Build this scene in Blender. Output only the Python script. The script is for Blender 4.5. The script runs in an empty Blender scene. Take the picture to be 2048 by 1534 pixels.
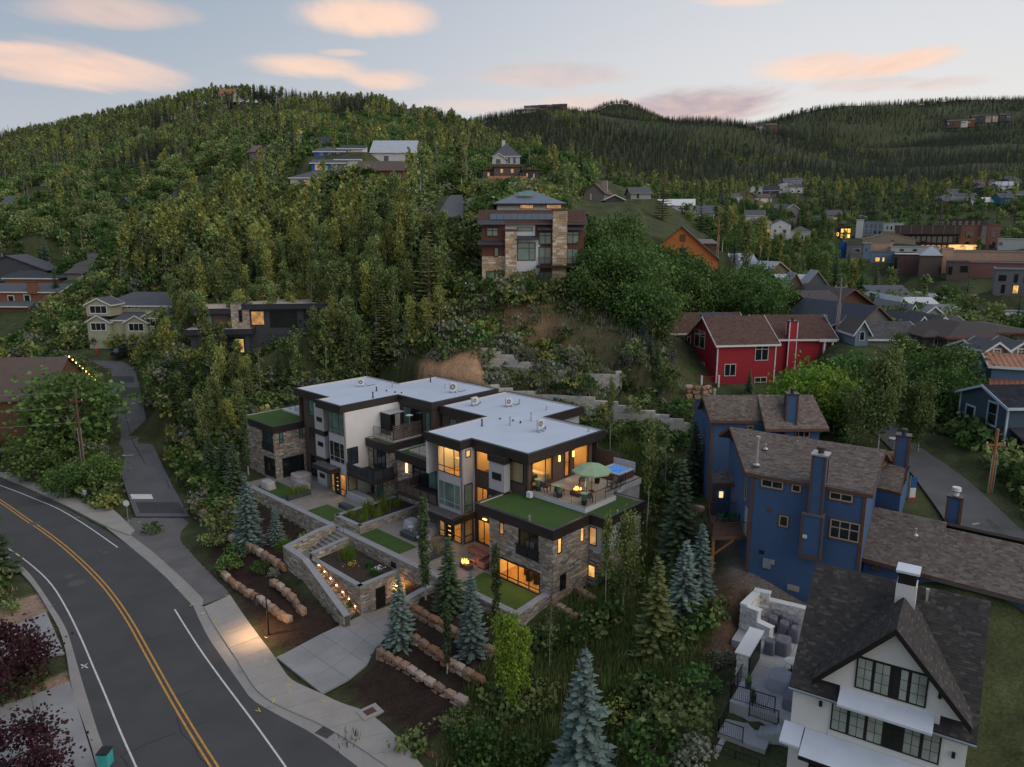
import bpy,math,random
import numpy as np
from mathutils import Matrix,Vector
R=math.radians
random.seed(7); rng=np.random.default_rng(7)
S=bpy.context.scene
COL=S.collection
# ------------------------------------------------------------------ camera, sky, light, exposure
FPX,PITCH,CAMZ=1470.,R(11.7),32.0
cam=bpy.data.cameras.new('camera'); camo=bpy.data.objects.new('camera',cam); COL.objects.link(camo)
camo.location=(0,0,CAMZ); camo.rotation_euler=(R(90) - PITCH,0,0)
cam.sensor_width=36; cam.lens=36 * FPX / 2048; cam.clip_end=60000; cam.clip_start=.5
S.camera=camo
S.view_settings.view_transform='Standard'; S.view_settings.look='None'
S.view_settings.exposure=0.22; S.view_settings.gamma=1
S.cycles.use_denoising=True; S.cycles.max_bounces=5; S.cycles.diffuse_bounces=2; S.cycles.glossy_bounces=2
S.cycles.transmission_bounces=2; S.cycles.transparent_max_bounces=6; S.cycles.caustics_reflective=False; S.cycles.caustics_refractive=False
S.cycles.sample_clamp_indirect=4
def ray(px,py):
    x=(px - 1024) / FPX; y=(py - 767) / FPX
    c,s=math.cos(PITCH),math.sin(PITCH)
    return np.array([x,c - y * s,-s - y * c])
def P(px,py,Z):
    d=ray(px,py); t=(Z - CAMZ) / d[2]; return (d[0] * t,d[1] * t,Z)
def D(px,py,Y):
    d=ray(px,py); t=Y / d[1]; return (d[0] * t,Y,CAMZ + d[2] * t)
def azel(px,py):
    d=ray(px,py); d=d / np.linalg.norm(d)
    return math.atan2(d[0],d[1]),math.asin(d[2])
W=bpy.data.worlds.new('World'); S.world=W; W.use_nodes=True
def build_world():
    nt=W.node_tree; nt.nodes.clear(); N=nt.nodes; L=nt.links
    def nd(t,**k):
        n=N.new(t)
        for a,b in k.items(): setattr(n,a,b)
        return n
    def setin(n,i,v):
        if hasattr(v,'is_linked') or hasattr(v,'links'): L.new(v,n.inputs[i])
        else: n.inputs[i].default_value=v
    def m(op,a,b=0.,c=None,clamp=False):
        n=nd('ShaderNodeMath',operation=op,use_clamp=clamp); setin(n,0,a); setin(n,1,b)
        if c is not None: setin(n,2,c)
        return n.outputs[0]
    def ss(v,lo,hi):
        n=nd('ShaderNodeMapRange',interpolation_type='SMOOTHSTEP'); setin(n,0,v); n.inputs[1].default_value=lo; n.inputs[2].default_value=hi
        return n.outputs[0]
    def ramp(v,stops):
        n=nd('ShaderNodeValToRGB'); setin(n,0,v); e=n.color_ramp.elements
        while len(e) < len(stops): e.new(.5)
        for el,(p,c) in zip(e,stops): el.position=p; el.color=(*c,1)
        return n.outputs[0]
    def mix(f,a,b):
        n=nd('ShaderNodeMix',data_type='RGBA'); setin(n,0,f); setin(n,6,a); setin(n,7,b); return n.outputs[2]
    tc=nd('ShaderNodeTexCoord'); sp=nd('ShaderNodeSeparateXYZ'); L.new(tc.outputs['Generated'],sp.inputs[0])
    x,y,z=sp.outputs
    left=ramp(z,[(0,(.66,.58,.55)),(.10,(.46,.48,.53)),(.20,(.35,.41,.49)),(.29,(.275,.35,.45)),(1,(.20,.28,.44))])
    right=ramp(z,[(0,(.82,.71,.60)),(.10,(.77,.72,.67)),(.20,(.70,.69,.70)),(.29,(.62,.64,.68)),(1,(.26,.33,.47))])
    grad=mix(ss(x,-.65,.45),left,right)
    sky=nd('ShaderNodeTexSky',sky_type='NISHITA'); sky.sun_disc=False; sky.sun_elevation=R(5); sky.sun_rotation=R(70); sky.altitude=2100
    sk=nd('ShaderNodeMix',data_type='RGBA',blend_type='MULTIPLY'); sk.inputs[0].default_value=1
    L.new(sky.outputs[0],sk.inputs[6]); sk.inputs[7].default_value=(.12,.12,.12,1)
    base=mix(.12,grad,sk.outputs[2])
    col=base
    bg=nd('ShaderNodeBackground'); L.new(col,bg.inputs[0]); bg.inputs[1].default_value=1.0
    out=nd('ShaderNodeOutputWorld'); L.new(bg.outputs[0],out.inputs[0])
build_world(); W.cycles.sampling_method='MANUAL'; W.cycles.sample_map_resolution=256
sun=bpy.data.lights.new('sun','SUN'); suno=bpy.data.objects.new('sun',sun); COL.objects.link(suno)
sun.energy=1.5; sun.angle=R(70); sun.color=(1,.93,.86)
suno.rotation_euler=(R(52),0,R(62)); suno.location=(80,0,120)
# ------------------------------------------------------------------ materials
MATS={}
def newmat(name):
    m=bpy.data.materials.new(name); m.use_nodes=True; nt=m.node_tree
    b=nt.nodes['Principled BSDF']; return m,nt,b
def M(name,col=(.5,.5,.5),rough=.75,var=.12,scale=1.5,bump=0.,bscale=20.,attr=False,spec=.3,metal=0.,lines=None,fine=0.,transl=0.,emit=None,dirt=0.):
    if name in MATS: return MATS[name]
    m,nt,b=newmat(name); N=nt.nodes; L=nt.links
    b.inputs['Roughness'].default_value=rough; b.inputs['Specular IOR Level'].default_value=spec; b.inputs['Metallic'].default_value=metal
    tc=N.new('ShaderNodeTexCoord'); vec=tc.outputs['Object']
    col_out=None
    if attr:
        a=N.new('ShaderNodeAttribute'); a.attribute_name='Col'; col_out=a.outputs['Color']
    n=N.new('ShaderNodeTexNoise'); n.inputs['Scale'].default_value=scale; n.inputs['Detail'].default_value=6; n.inputs['Roughness'].default_value=.6
    L.new(vec,n.inputs['Vector'])
    mr=N.new('ShaderNodeMapRange'); mr.inputs[1].default_value=.25; mr.inputs[2].default_value=.75; mr.inputs[3].default_value=1 - var; mr.inputs[4].default_value=1 + var
    L.new(n.outputs[0],mr.inputs[0])
    fac=mr.outputs[0]
    def mul(a,c):
        q=N.new('ShaderNodeMath'); q.operation='MULTIPLY'; L.new(a,q.inputs[0]); L.new(c,q.inputs[1]); return q.outputs[0]
    if fine:
        n2=N.new('ShaderNodeTexNoise'); n2.inputs['Scale'].default_value=bscale; n2.inputs['Detail'].default_value=3; L.new(vec,n2.inputs['Vector'])
        m2=N.new('ShaderNodeMapRange'); m2.inputs[1].default_value=.3; m2.inputs[2].default_value=.7; m2.inputs[3].default_value=1 - fine; m2.inputs[4].default_value=1 + fine
        L.new(n2.outputs[0],m2.inputs[0]); fac=mul(fac,m2.outputs[0])
    hgt=None
    if lines:
        axis,pitch,dk=lines
        sp=N.new('ShaderNodeSeparateXYZ'); L.new(vec,sp.inputs[0])
        if axis == 'z': v=sp.outputs[2]
        else:
            ad=N.new('ShaderNodeMath'); ad.operation='ADD'; L.new(sp.outputs[0],ad.inputs[0]); L.new(sp.outputs[1],ad.inputs[1]); v=ad.outputs[0]
        dv=N.new('ShaderNodeMath'); dv.operation='DIVIDE'; L.new(v,dv.inputs[0]); dv.inputs[1].default_value=pitch
        fr=N.new('ShaderNodeMath'); fr.operation='FRACT'; L.new(dv.outputs[0],fr.inputs[0])
        mr3=N.new('ShaderNodeMapRange'); mr3.inputs[1].default_value=0.; mr3.inputs[2].default_value=.22; mr3.inputs[3].default_value=dk; mr3.inputs[4].default_value=1.
        L.new(fr.outputs[0],mr3.inputs[0]); fac=mul(fac,mr3.outputs[0])
        hgt=fr.outputs[0]
    mx=N.new('ShaderNodeVectorMath'); mx.operation='SCALE'
    if col_out is None: mx.inputs[0].default_value=col
    else: L.new(col_out,mx.inputs[0])
    L.new(fac,mx.inputs['Scale']); L.new(mx.outputs[0],b.inputs['Base Color'])
    if bump or hgt is not None:
        bp=N.new('ShaderNodeBump'); bp.inputs['Strength'].default_value=bump or .5; bp.inputs['Distance'].default_value=.03
        if hgt is not None: L.new(hgt,bp.inputs['Height'])
        else:
            nb=N.new('ShaderNodeTexNoise'); nb.inputs['Scale'].default_value=bscale; nb.inputs['Detail'].default_value=4; L.new(vec,nb.inputs['Vector']); L.new(nb.outputs[0],bp.inputs['Height'])
        L.new(bp.outputs[0],b.inputs['Normal'])
    if transl:
        tr=N.new('ShaderNodeBsdfTranslucent'); L.new(mx.outputs[0],tr.inputs[0]); ms=N.new('ShaderNodeMixShader'); ms.inputs[0].default_value=transl
        L.new(b.outputs[0],ms.inputs[1]); L.new(tr.outputs[0],ms.inputs[2]); L.new(ms.outputs[0],N['Material Output'].inputs[0])
    if emit: b.inputs['Emission Color'].default_value=(*emit[0],1); b.inputs['Emission Strength'].default_value=emit[1]
    MATS[name]=m; return m
def leafmat(name,col,tvar=.35,transl=.3):
    if name in MATS: return MATS[name]
    m,nt,b=newmat(name); N=nt.nodes; L=nt.links
    b.inputs['Roughness'].default_value=.65; b.inputs['Specular IOR Level'].default_value=.2
    at=N.new('ShaderNodeAttribute'); at.attribute_name='Col'
    oi=N.new('ShaderNodeObjectInfo')
    mr=N.new('ShaderNodeMapRange'); mr.inputs[3].default_value=1 - tvar; mr.inputs[4].default_value=1 + tvar; L.new(oi.outputs['Random'],mr.inputs[0])
    hs=N.new('ShaderNodeHueSaturation'); hs.inputs['Color'].default_value=(col[0] * 1.45,col[1] * 1.45,col[2] * 1.4,1)
    mh=N.new('ShaderNodeMapRange'); mh.inputs[3].default_value=.485; mh.inputs[4].default_value=.515
    sn=N.new('ShaderNodeMath'); sn.operation='FRACT'; q=N.new('ShaderNodeMath'); q.operation='MULTIPLY'; q.inputs[1].default_value=17.3
    L.new(oi.outputs['Random'],q.inputs[0]); L.new(q.outputs[0],sn.inputs[0]); L.new(sn.outputs[0],mh.inputs[0]); L.new(mh.outputs[0],hs.inputs['Hue'])
    L.new(mr.outputs[0],hs.inputs['Value'])
    mu=N.new('ShaderNodeMix'); mu.data_type='RGBA'; mu.blend_type='MULTIPLY'; mu.inputs[0].default_value=1
    L.new(hs.outputs[0],mu.inputs[6]); L.new(at.outputs['Color'],mu.inputs[7])
    L.new(mu.outputs[2],b.inputs['Base Color'])
    tr=N.new('ShaderNodeBsdfTranslucent'); L.new(mu.outputs[2],tr.inputs[0]); ms=N.new('ShaderNodeMixShader'); ms.inputs[0].default_value=transl
    L.new(b.outputs[0],ms.inputs[1]); L.new(tr.outputs[0],ms.inputs[2]); L.new(ms.outputs[0],N['Material Output'].inputs[0])
    MATS[name]=m; return m
def glassmat(name,tint=(.02,.025,.03),rough=.03,spec=.9,var=.3):
    if name in MATS: return MATS[name]
    m,nt,b=newmat(name); N=nt.nodes; L=nt.links
    b.inputs['Roughness'].default_value=rough; b.inputs['Specular IOR Level'].default_value=spec
    tc=N.new('ShaderNodeTexCoord'); n=N.new('ShaderNodeTexNoise'); n.inputs['Scale'].default_value=.9; L.new(tc.outputs['Object'],n.inputs['Vector'])
    mr=N.new('ShaderNodeMapRange'); mr.inputs[1].default_value=.3; mr.inputs[2].default_value=.7; mr.inputs[3].default_value=1 - var; mr.inputs[4].default_value=1 + var; L.new(n.outputs[0],mr.inputs[0])
    mx=N.new('ShaderNodeVectorMath'); mx.operation='SCALE'; mx.inputs[0].default_value=tint; L.new(mr.outputs[0],mx.inputs['Scale']); L.new(mx.outputs[0],b.inputs['Base Color'])
    MATS[name]=m; return m
def clearmat(name,tint=(.55,.62,.62),refl=.12):
    if name in MATS: return MATS[name]
    m,nt,b=newmat(name); N=nt.nodes; L=nt.links
    t=N.new('ShaderNodeBsdfTransparent'); t.inputs[0].default_value=(*tint,1); g=N.new('ShaderNodeBsdfGlossy'); g.inputs['Roughness'].default_value=.03
    fr=N.new('ShaderNodeLayerWeight'); fr.inputs[0].default_value=.25
    pw=N.new('ShaderNodeMath'); pw.operation='POWER'; pw.inputs[1].default_value=3.; L.new(fr.outputs['Facing'],pw.inputs[0])
    ad=N.new('ShaderNodeMath'); ad.operation='MULTIPLY_ADD'; ad.inputs[1].default_value=.55; ad.inputs[2].default_value=refl * .5; L.new(pw.outputs[0],ad.inputs[0])
    ms=N.new('ShaderNodeMixShader'); L.new(ad.outputs[0],ms.inputs[0]); L.new(t.outputs[0],ms.inputs[1]); L.new(g.outputs[0],ms.inputs[2]); L.new(ms.outputs[0],N['Material Output'].inputs[0])
    MATS[name]=m; return m
def litmat(name,col=(1.,.62,.2),strength=1.2,var=.6,scale=1.2):
    if name in MATS: return MATS[name]
    m,nt,b=newmat(name); N=nt.nodes; L=nt.links
    b.inputs['Base Color'].default_value=(.05,.04,.03,1); b.inputs['Roughness'].default_value=.05
    tc=N.new('ShaderNodeTexCoord'); n=N.new('ShaderNodeTexNoise'); n.inputs['Scale'].default_value=scale; n.inputs['Detail'].default_value=3; L.new(tc.outputs['Object'],n.inputs['Vector'])
    mr=N.new('ShaderNodeMapRange'); mr.inputs[1].default_value=.3; mr.inputs[2].default_value=.7; mr.inputs[3].default_value=strength * (1 - var); mr.inputs[4].default_value=strength * (1 + var * .6); L.new(n.outputs[0],mr.inputs[0])
    b.inputs['Emission Color'].default_value=(*col,1); L.new(mr.outputs[0],b.inputs['Emission Strength'])
    MATS[name]=m; return m
def emitmat(name,col,strength):
    if name in MATS: return MATS[name]
    m,nt,b=newmat(name); b.inputs['Base Color'].default_value=(*col,1)
    b.inputs['Emission Color'].default_value=(*col,1); b.inputs['Emission Strength'].default_value=strength
    MATS[name]=m; return m
# ------------------------------------------------------------------ geometry helpers
class Fr:
    def __init__(s,ox=0.,oy=0.,yaw=0.):
        s.o=(ox,oy); s.yaw=yaw; s.c,s.s=math.cos(yaw),math.sin(yaw)
    def w(s,x,y,z=0.): return (s.o[0] + x * s.c - y * s.s,s.o[1] + x * s.s + y * s.c,z)
    def l(s,X,Y):
        X -= s.o[0]; Y -= s.o[1]; return (X * s.c + Y * s.s,-X * s.s + Y * s.c)
    @staticmethod
    def wall(p0,p1):
        f=Fr(p0[0],p0[1],math.atan2(p1[1] - p0[1],p1[0] - p0[0])); f.L=math.hypot(p1[0] - p0[0],p1[1] - p0[1]); return f
ID=Fr()
class MB:
    def __init__(s,fr=ID): s.v=[]; s.f=[]; s.c=[]; s.fr=fr
    def pts(s,ps):
        n=len(s.v); s.v += [s.fr.w(*p) for p in ps]; return n
    def face(s,ps,col=None):
        n=s.pts(ps); s.f.append(tuple(range(n,n + len(ps)))); s.c.append(col)
    def box(s,x0,x1,y0,y1,z0,z1,col=None):
        n=s.pts([(x0,y0,z0),(x1,y0,z0),(x1,y1,z0),(x0,y1,z0),(x0,y0,z1),(x1,y0,z1),(x1,y1,z1),(x0,y1,z1)])
        for q in ((0,3,2,1),(4,5,6,7),(0,1,5,4),(1,2,6,5),(2,3,7,6),(3,0,4,7)): s.f.append(tuple(n + i for i in q)); s.c.append(col)
        return s
    def prism(s,poly,z0,z1,col=None,cap=True):
        k=len(poly); zz0=z0 if hasattr(z0,'__len__') else [z0] * k; zz1=z1 if hasattr(z1,'__len__') else [z1] * k
        n=s.pts([(p[0],p[1],zz0[i]) for i,p in enumerate(poly)] + [(p[0],p[1],zz1[i]) for i,p in enumerate(poly)])
        if cap: s.f.append(tuple(n + i for i in range(k - 1,-1,-1))); s.f.append(tuple(n + k + i for i in range(k))); s.c += [col,col]
        for i in range(k):
            j=(i + 1) % k; s.f.append((n + i,n + j,n + k + j,n + k + i)); s.c.append(col)
        return s
    def slab(s,quad,t,col=None):
        k=len(quad); n=s.pts([(p[0],p[1],p[2]) for p in quad] + [(p[0],p[1],p[2] - t) for p in quad])
        s.f.append(tuple(n + i for i in range(k))); s.f.append(tuple(n + k + i for i in range(k - 1,-1,-1))); s.c += [col,col]
        for i in range(k):
            j=(i + 1) % k; s.f.append((n + i,n + k + i,n + k + j,n + j)); s.c.append(col)
        return s
    def tube(s,p,q,r0,r1=None,n=8,caps=True,col=None):
        r1=r0 if r1 is None else r1
        p=Vector(s.fr.w(*p)); q=Vector(s.fr.w(*q)); d=(q - p)
        if d.length < 1e-6: return s
        d.normalize(); u=d.orthogonal().normalized(); w=d.cross(u)
        b=len(s.v)
        for c,r in ((p,r0),(q,r1)):
            for i in range(n):
                t=2 * math.pi * i / n; s.v.append(tuple(c + u * (r * math.cos(t)) + w * (r * math.sin(t))))
        for i in range(n):
            j=(i + 1) % n; s.f.append((b + i,b + j,b + n + j,b + n + i)); s.c.append(col)
        if caps: s.f.append(tuple(b + i for i in range(n - 1,-1,-1))); s.f.append(tuple(b + n + i for i in range(n))); s.c += [col,col]
        return s
    def path(s,ps,rs,n=7,col=None):
        for i in range(len(ps) - 1): s.tube(ps[i],ps[i + 1],rs[i],rs[i + 1],n,caps=(i in (0,len(ps) - 2)),col=col)
        return s
    def lathe(s,c,prof,n=14,col=None):
        b=len(s.v); k=len(prof)
        for r,z in prof:
            for i in range(n):
                t=2 * math.pi * i / n; s.v.append(s.fr.w(c[0] + r * math.cos(t),c[1] + r * math.sin(t),c[2] + z))
        for a in range(k - 1):
            for i in range(n):
                j=(i + 1) % n; s.f.append((b + a * n + i,b + a * n + j,b + (a + 1) * n + j,b + (a + 1) * n + i)); s.c.append(col)
        s.f.append(tuple(b + i for i in range(n - 1,-1,-1))); s.f.append(tuple(b + (k - 1) * n + i for i in range(n))); s.c += [col,col]
        return s
    def mesh(s,name,mat,smooth=False):
        me=bpy.data.meshes.new(name); me.from_pydata(s.v,[],s.f)
        if any(c is not None for c in s.c):
            at=me.color_attributes.new('Col','FLOAT_COLOR','CORNER'); arr=np.empty((len(me.loops),4),np.float32); k=0
            for f,c in zip(s.f,s.c):
                arr[k:k + len(f)]=(*(c or (1,1,1)),1); k += len(f)
            at.data.foreach_set('color',arr.ravel())
        if mat: me.materials.append(mat)
        if smooth: me.polygons.foreach_set('use_smooth',[True] * len(me.polygons))
        return me
    def build(s,name,mat,parent=None,smooth=False,kind=None):
        return put(name,s.mesh(name,mat,smooth),parent,kind)
def put(name,me,parent=None,kind=None):
    o=bpy.data.objects.new(name,me); COL.objects.link(o)
    if parent is not None:
        o.parent=parent
        if parent.get('_w'): o.matrix_parent_inverse=Matrix.Translation(-Vector(parent['_w']))
        elif parent.parent is not None and parent.parent.get('_w'): o.matrix_parent_inverse=Matrix.Identity(4) @ Matrix.Identity(4)
    if kind: o['kind']=kind
    return o
def tag(o,label,cat,group=None):
    o['label']=label; o['category']=cat
    if group: o['group']=group
    return o
def thing(name,label,cat,loc=(0,0,0),group=None):
    o=bpy.data.objects.new(name,None); COL.objects.link(o); o.location=loc; o.empty_display_size=.3
    o['_w']=[float(a) for a in loc]
    return tag(o,label,cat,group)
def proto(name):
    return {'name': name,'parts': []}
def place(pr,label,cat,loc,rz=0.,sc=1.,group=None,tilt=(0,0)):
    o=bpy.data.objects.new(pr['name'],None); COL.objects.link(o); o.location=loc; o.rotation_euler=(tilt[0],tilt[1],rz)
    o.scale=sc if hasattr(sc,'__len__') else (sc,sc,sc); o.empty_display_size=.3
    tag(o,label,cat,group)
    def rec(parts,par):
        for nm,me,sub in parts:
            c=bpy.data.objects.new(nm,me); COL.objects.link(c); c.parent=par; rec(sub,c)
    rec(pr['parts'],o)
    return o
def gable_pts(): pass
# ------------------------------------------------------------------ terrain
CT=[]
def cz(px,py,Z): x,y,z=P(px,py,Z); CT.append((x / y,math.log(y),(z - CAMZ) / y))
def cy(px,py,Y): x,y,z=D(px,py,Y); CT.append((x / y,math.log(y),(z - CAMZ) / y))
def cw(x,y,z): y=max(y,12.); CT.append((x / y,math.log(y),(z - CAMZ) / y))
for a in [(100,1500,0),(430,1500,0),(250,1200,0),(60,1060,0),(700,1500,0),(0,1300,.3),(0,1500,.2),(900,1500,.6),(960,1420,1.0),(1150,1300,2.5),(1300,1300,4),
          (1400,1220,5.8),(1300,1500,3.4),(1150,1480,1.9),(1440,1480,4.6),(1110,1215,3.0),(1230,1180,4),(1300,1050,5.6),(1330,980,7),(1390,885,9),(1493,1131,7.8),(1600,1205,6.3),(1700,1300,5.8),(1450,1350,5.3),(1600,1500,4.4),(1950,1500,5),
          (1933,1040,11),(1790,880,12),(2040,1080,10.6),(1391,905,9.5),(1436,795,11.6),(1700,720,12.5),(1990,900,11.2),(1880,800,11.5),(2040,1000,9.5),
          (330,1040,.2),(0,960,.4),(160,960,.8),(60,880,2),(20,830,2),(120,780,5),(480,960,3.0),(420,900,4.5),(400,1060,1.),(560,1180,.6),(640,1260,.3),(800,770,12),(600,740,10.5)]: cz(*a)
for a in [(427,718,107),(260,700,135),(100,690,145),(0,690,150),(100,610,158),(40,560,175),(180,560,175),(1065,578,103),(1200,590,106),(880,580,108),(700,600,117),(560,630,124),(350,600,140),(600,560,136),(400,520,158),(600,450,165),(750,470,150),(600,400,185),(750,380,172),(300,560,150),
          (1100,690,92),(900,700,96),(1250,690,93),(1000,760,88),(1180,775,86),(800,700,100),(960,620,101),(1150,640,98),(1290,640,101),(60,480,205),(200,400,280),(0,420,300),(100,330,420),(0,305,560),(0,292,640),(300,300,420),(300,245,560),(300,226,650),(150,262,640),(470,196,660),(470,260,480),(600,230,570),(650,208,680),(560,196,670),(800,222,660),(740,212,670),(880,245,610),
          (520,320,262),(690,350,205),(770,370,180),(420,330,300),(620,300,290),(800,280,400),(900,310,340),(950,340,270),(1010,300,255),(1010,350,200),(1040,395,150),(880,462,128),(905,400,160),(1130,430,160),(1250,425,215),(1150,350,330),
          (1375,520,150),(1300,570,120),(1450,690,105),(1330,640,108),(1530,605,150),(1600,545,220),(1650,495,330),(1500,420,420),(1400,440,300),(1900,600,190),(2040,650,150),(1950,525,260),(1950,440,400),(2040,385,520),(1800,470,360),(1720,560,230),(1780,660,150),
          (1250,400,620),(1250,330,950),(1250,262,1350),(1250,240,1560),(950,245,1500),(1060,228,1600),(1150,226,1600),(1000,300,900),(1100,300,1000),(1400,244,1560),(1500,254,1540),(1400,330,950),(1560,268,1480),(1600,330,1000),(1700,400,560),(1640,300,1350),(1700,330,1250),
          (1600,232,2600),(1660,218,2700),(1800,210,2800),(1920,203,2850),(2048,200,2900),(1750,300,1900),(1850,290,1700),(1650,285,2000),(1950,250,2300),(2048,262,1900),(2000,300,1400),(1900,340,1000),(2048,330,1000),(1900,385,640),(1800,360,800)]: cy(*a)
for a in [(260,697,135),(44,621,168),(62,603,178),(17,625,163),(16,578,190),(36,585,180),(154,595,172),(172,583,181),(535,321,262),(656,346,206),(696,341,208),(622,395,192),(768,377,176),(705,355,178),(785,328,225),(645,299,280),(590,290,285),(1012,331,250),(998,331,246),(1188,405,215),(1282,401,240),(1229,407,200),(1362,555,148),(1414,503,155),(1528,559,175),(1489,533,200),(1856,508,300),(1962,508,292),(1930,503,285),(1922,455,380),(1982,525,235),(2009,555,212),(1864,559,215),(1897,523,216),(1918,563,206),(1817,553,228),(1831,506,255),(1764,503,262),(1779,490,285),(2031,591,165),(2039,495,272),(1687,516,262),(1710,518,258),(1766,528,240),(1734,521,256),(1677,478,335),(1692,480,330),(1721,481,325),(1748,473,330),(1788,467,335),(1543,529,300),(1601,487,350),(1556,521,305),(453,197,655),(490,220,610),(574,212,650),(658,216,655),(824,239,640),(850,242,632),(386,240,560),(24,422,300),(96,377,330),(249,429,262),(364,415,268),(102,429,270),(977,363,205),(1014,355,200),(1014,381,178),(1027,387,150),(1092,399,146),(1106,393,156),(1061,375,192),(970,403,165),(1555,595,158),(1603,621,140),(1700,653,122),(1659,653,119),(1749,693,105),(1803,643,125),(1848,639,128),(1826,653,118),(1885,651,119),(1867,639,116),(1845,675,104),(1895,671,106),(1789,609,135)]: cy(*a)
for a in [(-25,12,-1),(25,12,0),(-80,30,0),(60,20,6),(-120,60,1),(90,50,11),(0,30,.3)]: cw(*a)
for px,Y,e in [(0,900,.10),(300,950,.11),(600,1000,.09),(850,900,.09),(200,1500,.03),(600,1700,.05),(-600,700,.08),(-600,1500,.02),(1000,2300,.09),(1400,2200,.09),(1230,3400,.166),(1150,3400,.14),(1330,3400,.135),(1700,4200,.10),(2048,4400,.10),(2500,3000,.14),(2500,900,.07),(2600,200,.0),(1024,6500,.02),(2500,6500,.02),(-600,6500,.01),(0,3000,.02)]:
    CT.append(((px - 1024) / FPX * .98,math.log(Y),e))
CT=np.array(CT); KU=2.2
def _phi(r2): return .5 * r2 * np.log(r2 + 1e-9)
def _fit():
    A=np.c_[CT[:,0] * KU,CT[:,1]]; n=len(A)
    K=_phi(((A[:,None] - A[None]) ** 2).sum(2)) + np.eye(n) * 4e-3; Pm=np.c_[np.ones(n),A]
    M_=np.block([[K,Pm],[Pm.T,np.zeros((3,3))]])
    return A,np.linalg.solve(M_,np.r_[CT[:,2],0,0,0])
_A,_C=_fit()
def base_h(x,y):
    x=np.atleast_1d(np.asarray(x,float)); y=np.atleast_1d(np.asarray(y,float)); yy=np.maximum(y,14.)
    q=np.c_[np.clip(x / yy,-1.3,1.3) * KU,np.log(yy)]; out=np.empty(len(q))
    for i in range(0,len(q),20000):
        b=q[i:i + 20000]; K=_phi(((b[:,None] - _A[None]) ** 2).sum(2))
        out[i:i + 20000]=K @ _C[:-3] + _C[-3] + b @ _C[-2:]
    return CAMZ + out * yy
PADS=[]
def pad(poly,z,fall): PADS.append((np.array([p[:2] for p in poly],float),z,fall))
def _segd(x,y,a,b):
    d=b - a; t=np.clip(((x - a[0]) * d[0] + (y - a[1]) * d[1]) / max(d @ d,1e-9),0,1)
    return np.hypot(x - a[0] - t * d[0],y - a[1] - t * d[1]),t
def _inside(x,y,p):
    c=np.zeros(len(x),bool); n=len(p)
    for i in range(n):
        a,b=p[i],p[(i + 1) % n]
        k=((a[1] > y) != (b[1] > y)) & (x < (b[0] - a[0]) * (y - a[1]) / (b[1] - a[1] + 1e-12) + a[0]); c ^= k
    return c
LINES=[]
def ground(x,y):
    x=np.atleast_1d(np.asarray(x,float)); y=np.atleast_1d(np.asarray(y,float)); z=base_h(x,y)
    for pl,hw,fall in LINES:
        best=np.full(len(x),1e9); bz=np.zeros(len(x))
        for i in range(len(pl) - 1):
            a,b=pl[i],pl[i + 1]; d,t=_segd(x,y,a[:2],b[:2]); k=d < best
            best[k]=d[k]; bz[k]=(a[2] + t * (b[2] - a[2]))[k]
        w=np.clip((best - hw) / fall,0,1); w=w * w * (3 - 2 * w); z=bz * (1 - w) + z * w
    for pg,pz,fall in PADS:
        lo=pg.min(0) - fall; hi=pg.max(0) + fall
        k=np.where((x > lo[0]) & (x < hi[0]) & (y > lo[1]) & (y < hi[1]))[0]
        if not len(k): continue
        xs,ys=x[k],y[k]; d=np.full(len(k),1e9)
        for i in range(len(pg)): d=np.minimum(d,_segd(xs,ys,pg[i],pg[(i + 1) % len(pg)])[0])
        d[_inside(xs,ys,pg)]=0
        w=np.clip(d / fall,0,1); w=w * w * (3 - 2 * w)
        t=pz(xs,ys) if callable(pz) else pz
        z[k]=t * (1 - w) + z[k] * w
    return z
def gz(x,y): return float(ground(x,y)[0])
def gp(px,py):
    d=ray(px,py); lo=None
    ts=np.r_[np.linspace(25,260,236),np.geomspace(262,5000,220)] / d[1]
    xs,ys,zs=d[0] * ts,d[1] * ts,CAMZ + d[2] * ts; g=ground(xs,ys); k=np.where(zs <= g)[0]
    i=k[0] if len(k) else len(ts) - 1
    if i == 0 or not len(k): return (xs[i],ys[i],g[i])
    f=(zs[i - 1] - g[i - 1]) / ((zs[i - 1] - g[i - 1]) - (zs[i] - g[i]) + 1e-9); t=ts[i - 1] + f * (ts[i] - ts[i - 1])
    return (d[0] * t,d[1] * t,gz(d[0] * t,d[1] * t))
def zz(ox,oy,s): return lambda x,y: (ox + x / s,oy + y / s)
z3,z4,z5,z6,z7,z8,y1,y2=zz(1348,1010,2.926),zz(0,500,2.926),zz(480,720,3.933),zz(860,740,3.933),zz(1300,560,2.738),zz(0,1000,2.873),zz(560,960,3.933),zz(860,940,3.933)
y4,h5,v1,v2,v3,v4,v7,v8=zz(680,1010,2.926),zz(800,360,3.933),zz(1640,440,5.0123),zz(1700,620,5.877),zz(1480,480,6.391),zz(1640,820,5.0123),zz(0,470,6.0147),zz(340,570,6.0147)
h7,v5,v6,w6=zz(440,250,3.933),zz(1330,960,6.606),zz(1400,1180,6.817),zz(380,1130,6.39)
HF=Fr(1.4,60.,R(46.5))
def hw(a,b,z=0.): return HF.w(a,b,z)
MAIN=[P(*z8(-520,-250),0),P(*z8(-60,20),0),P(*z8(330,200),0),P(*z8(560,430),0),P(*z8(760,770),0),P(*z8(950,1100),0),P(*z8(1200,1480),0),(-3,24,0),(6,12,0),(20,-6,0)]
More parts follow.
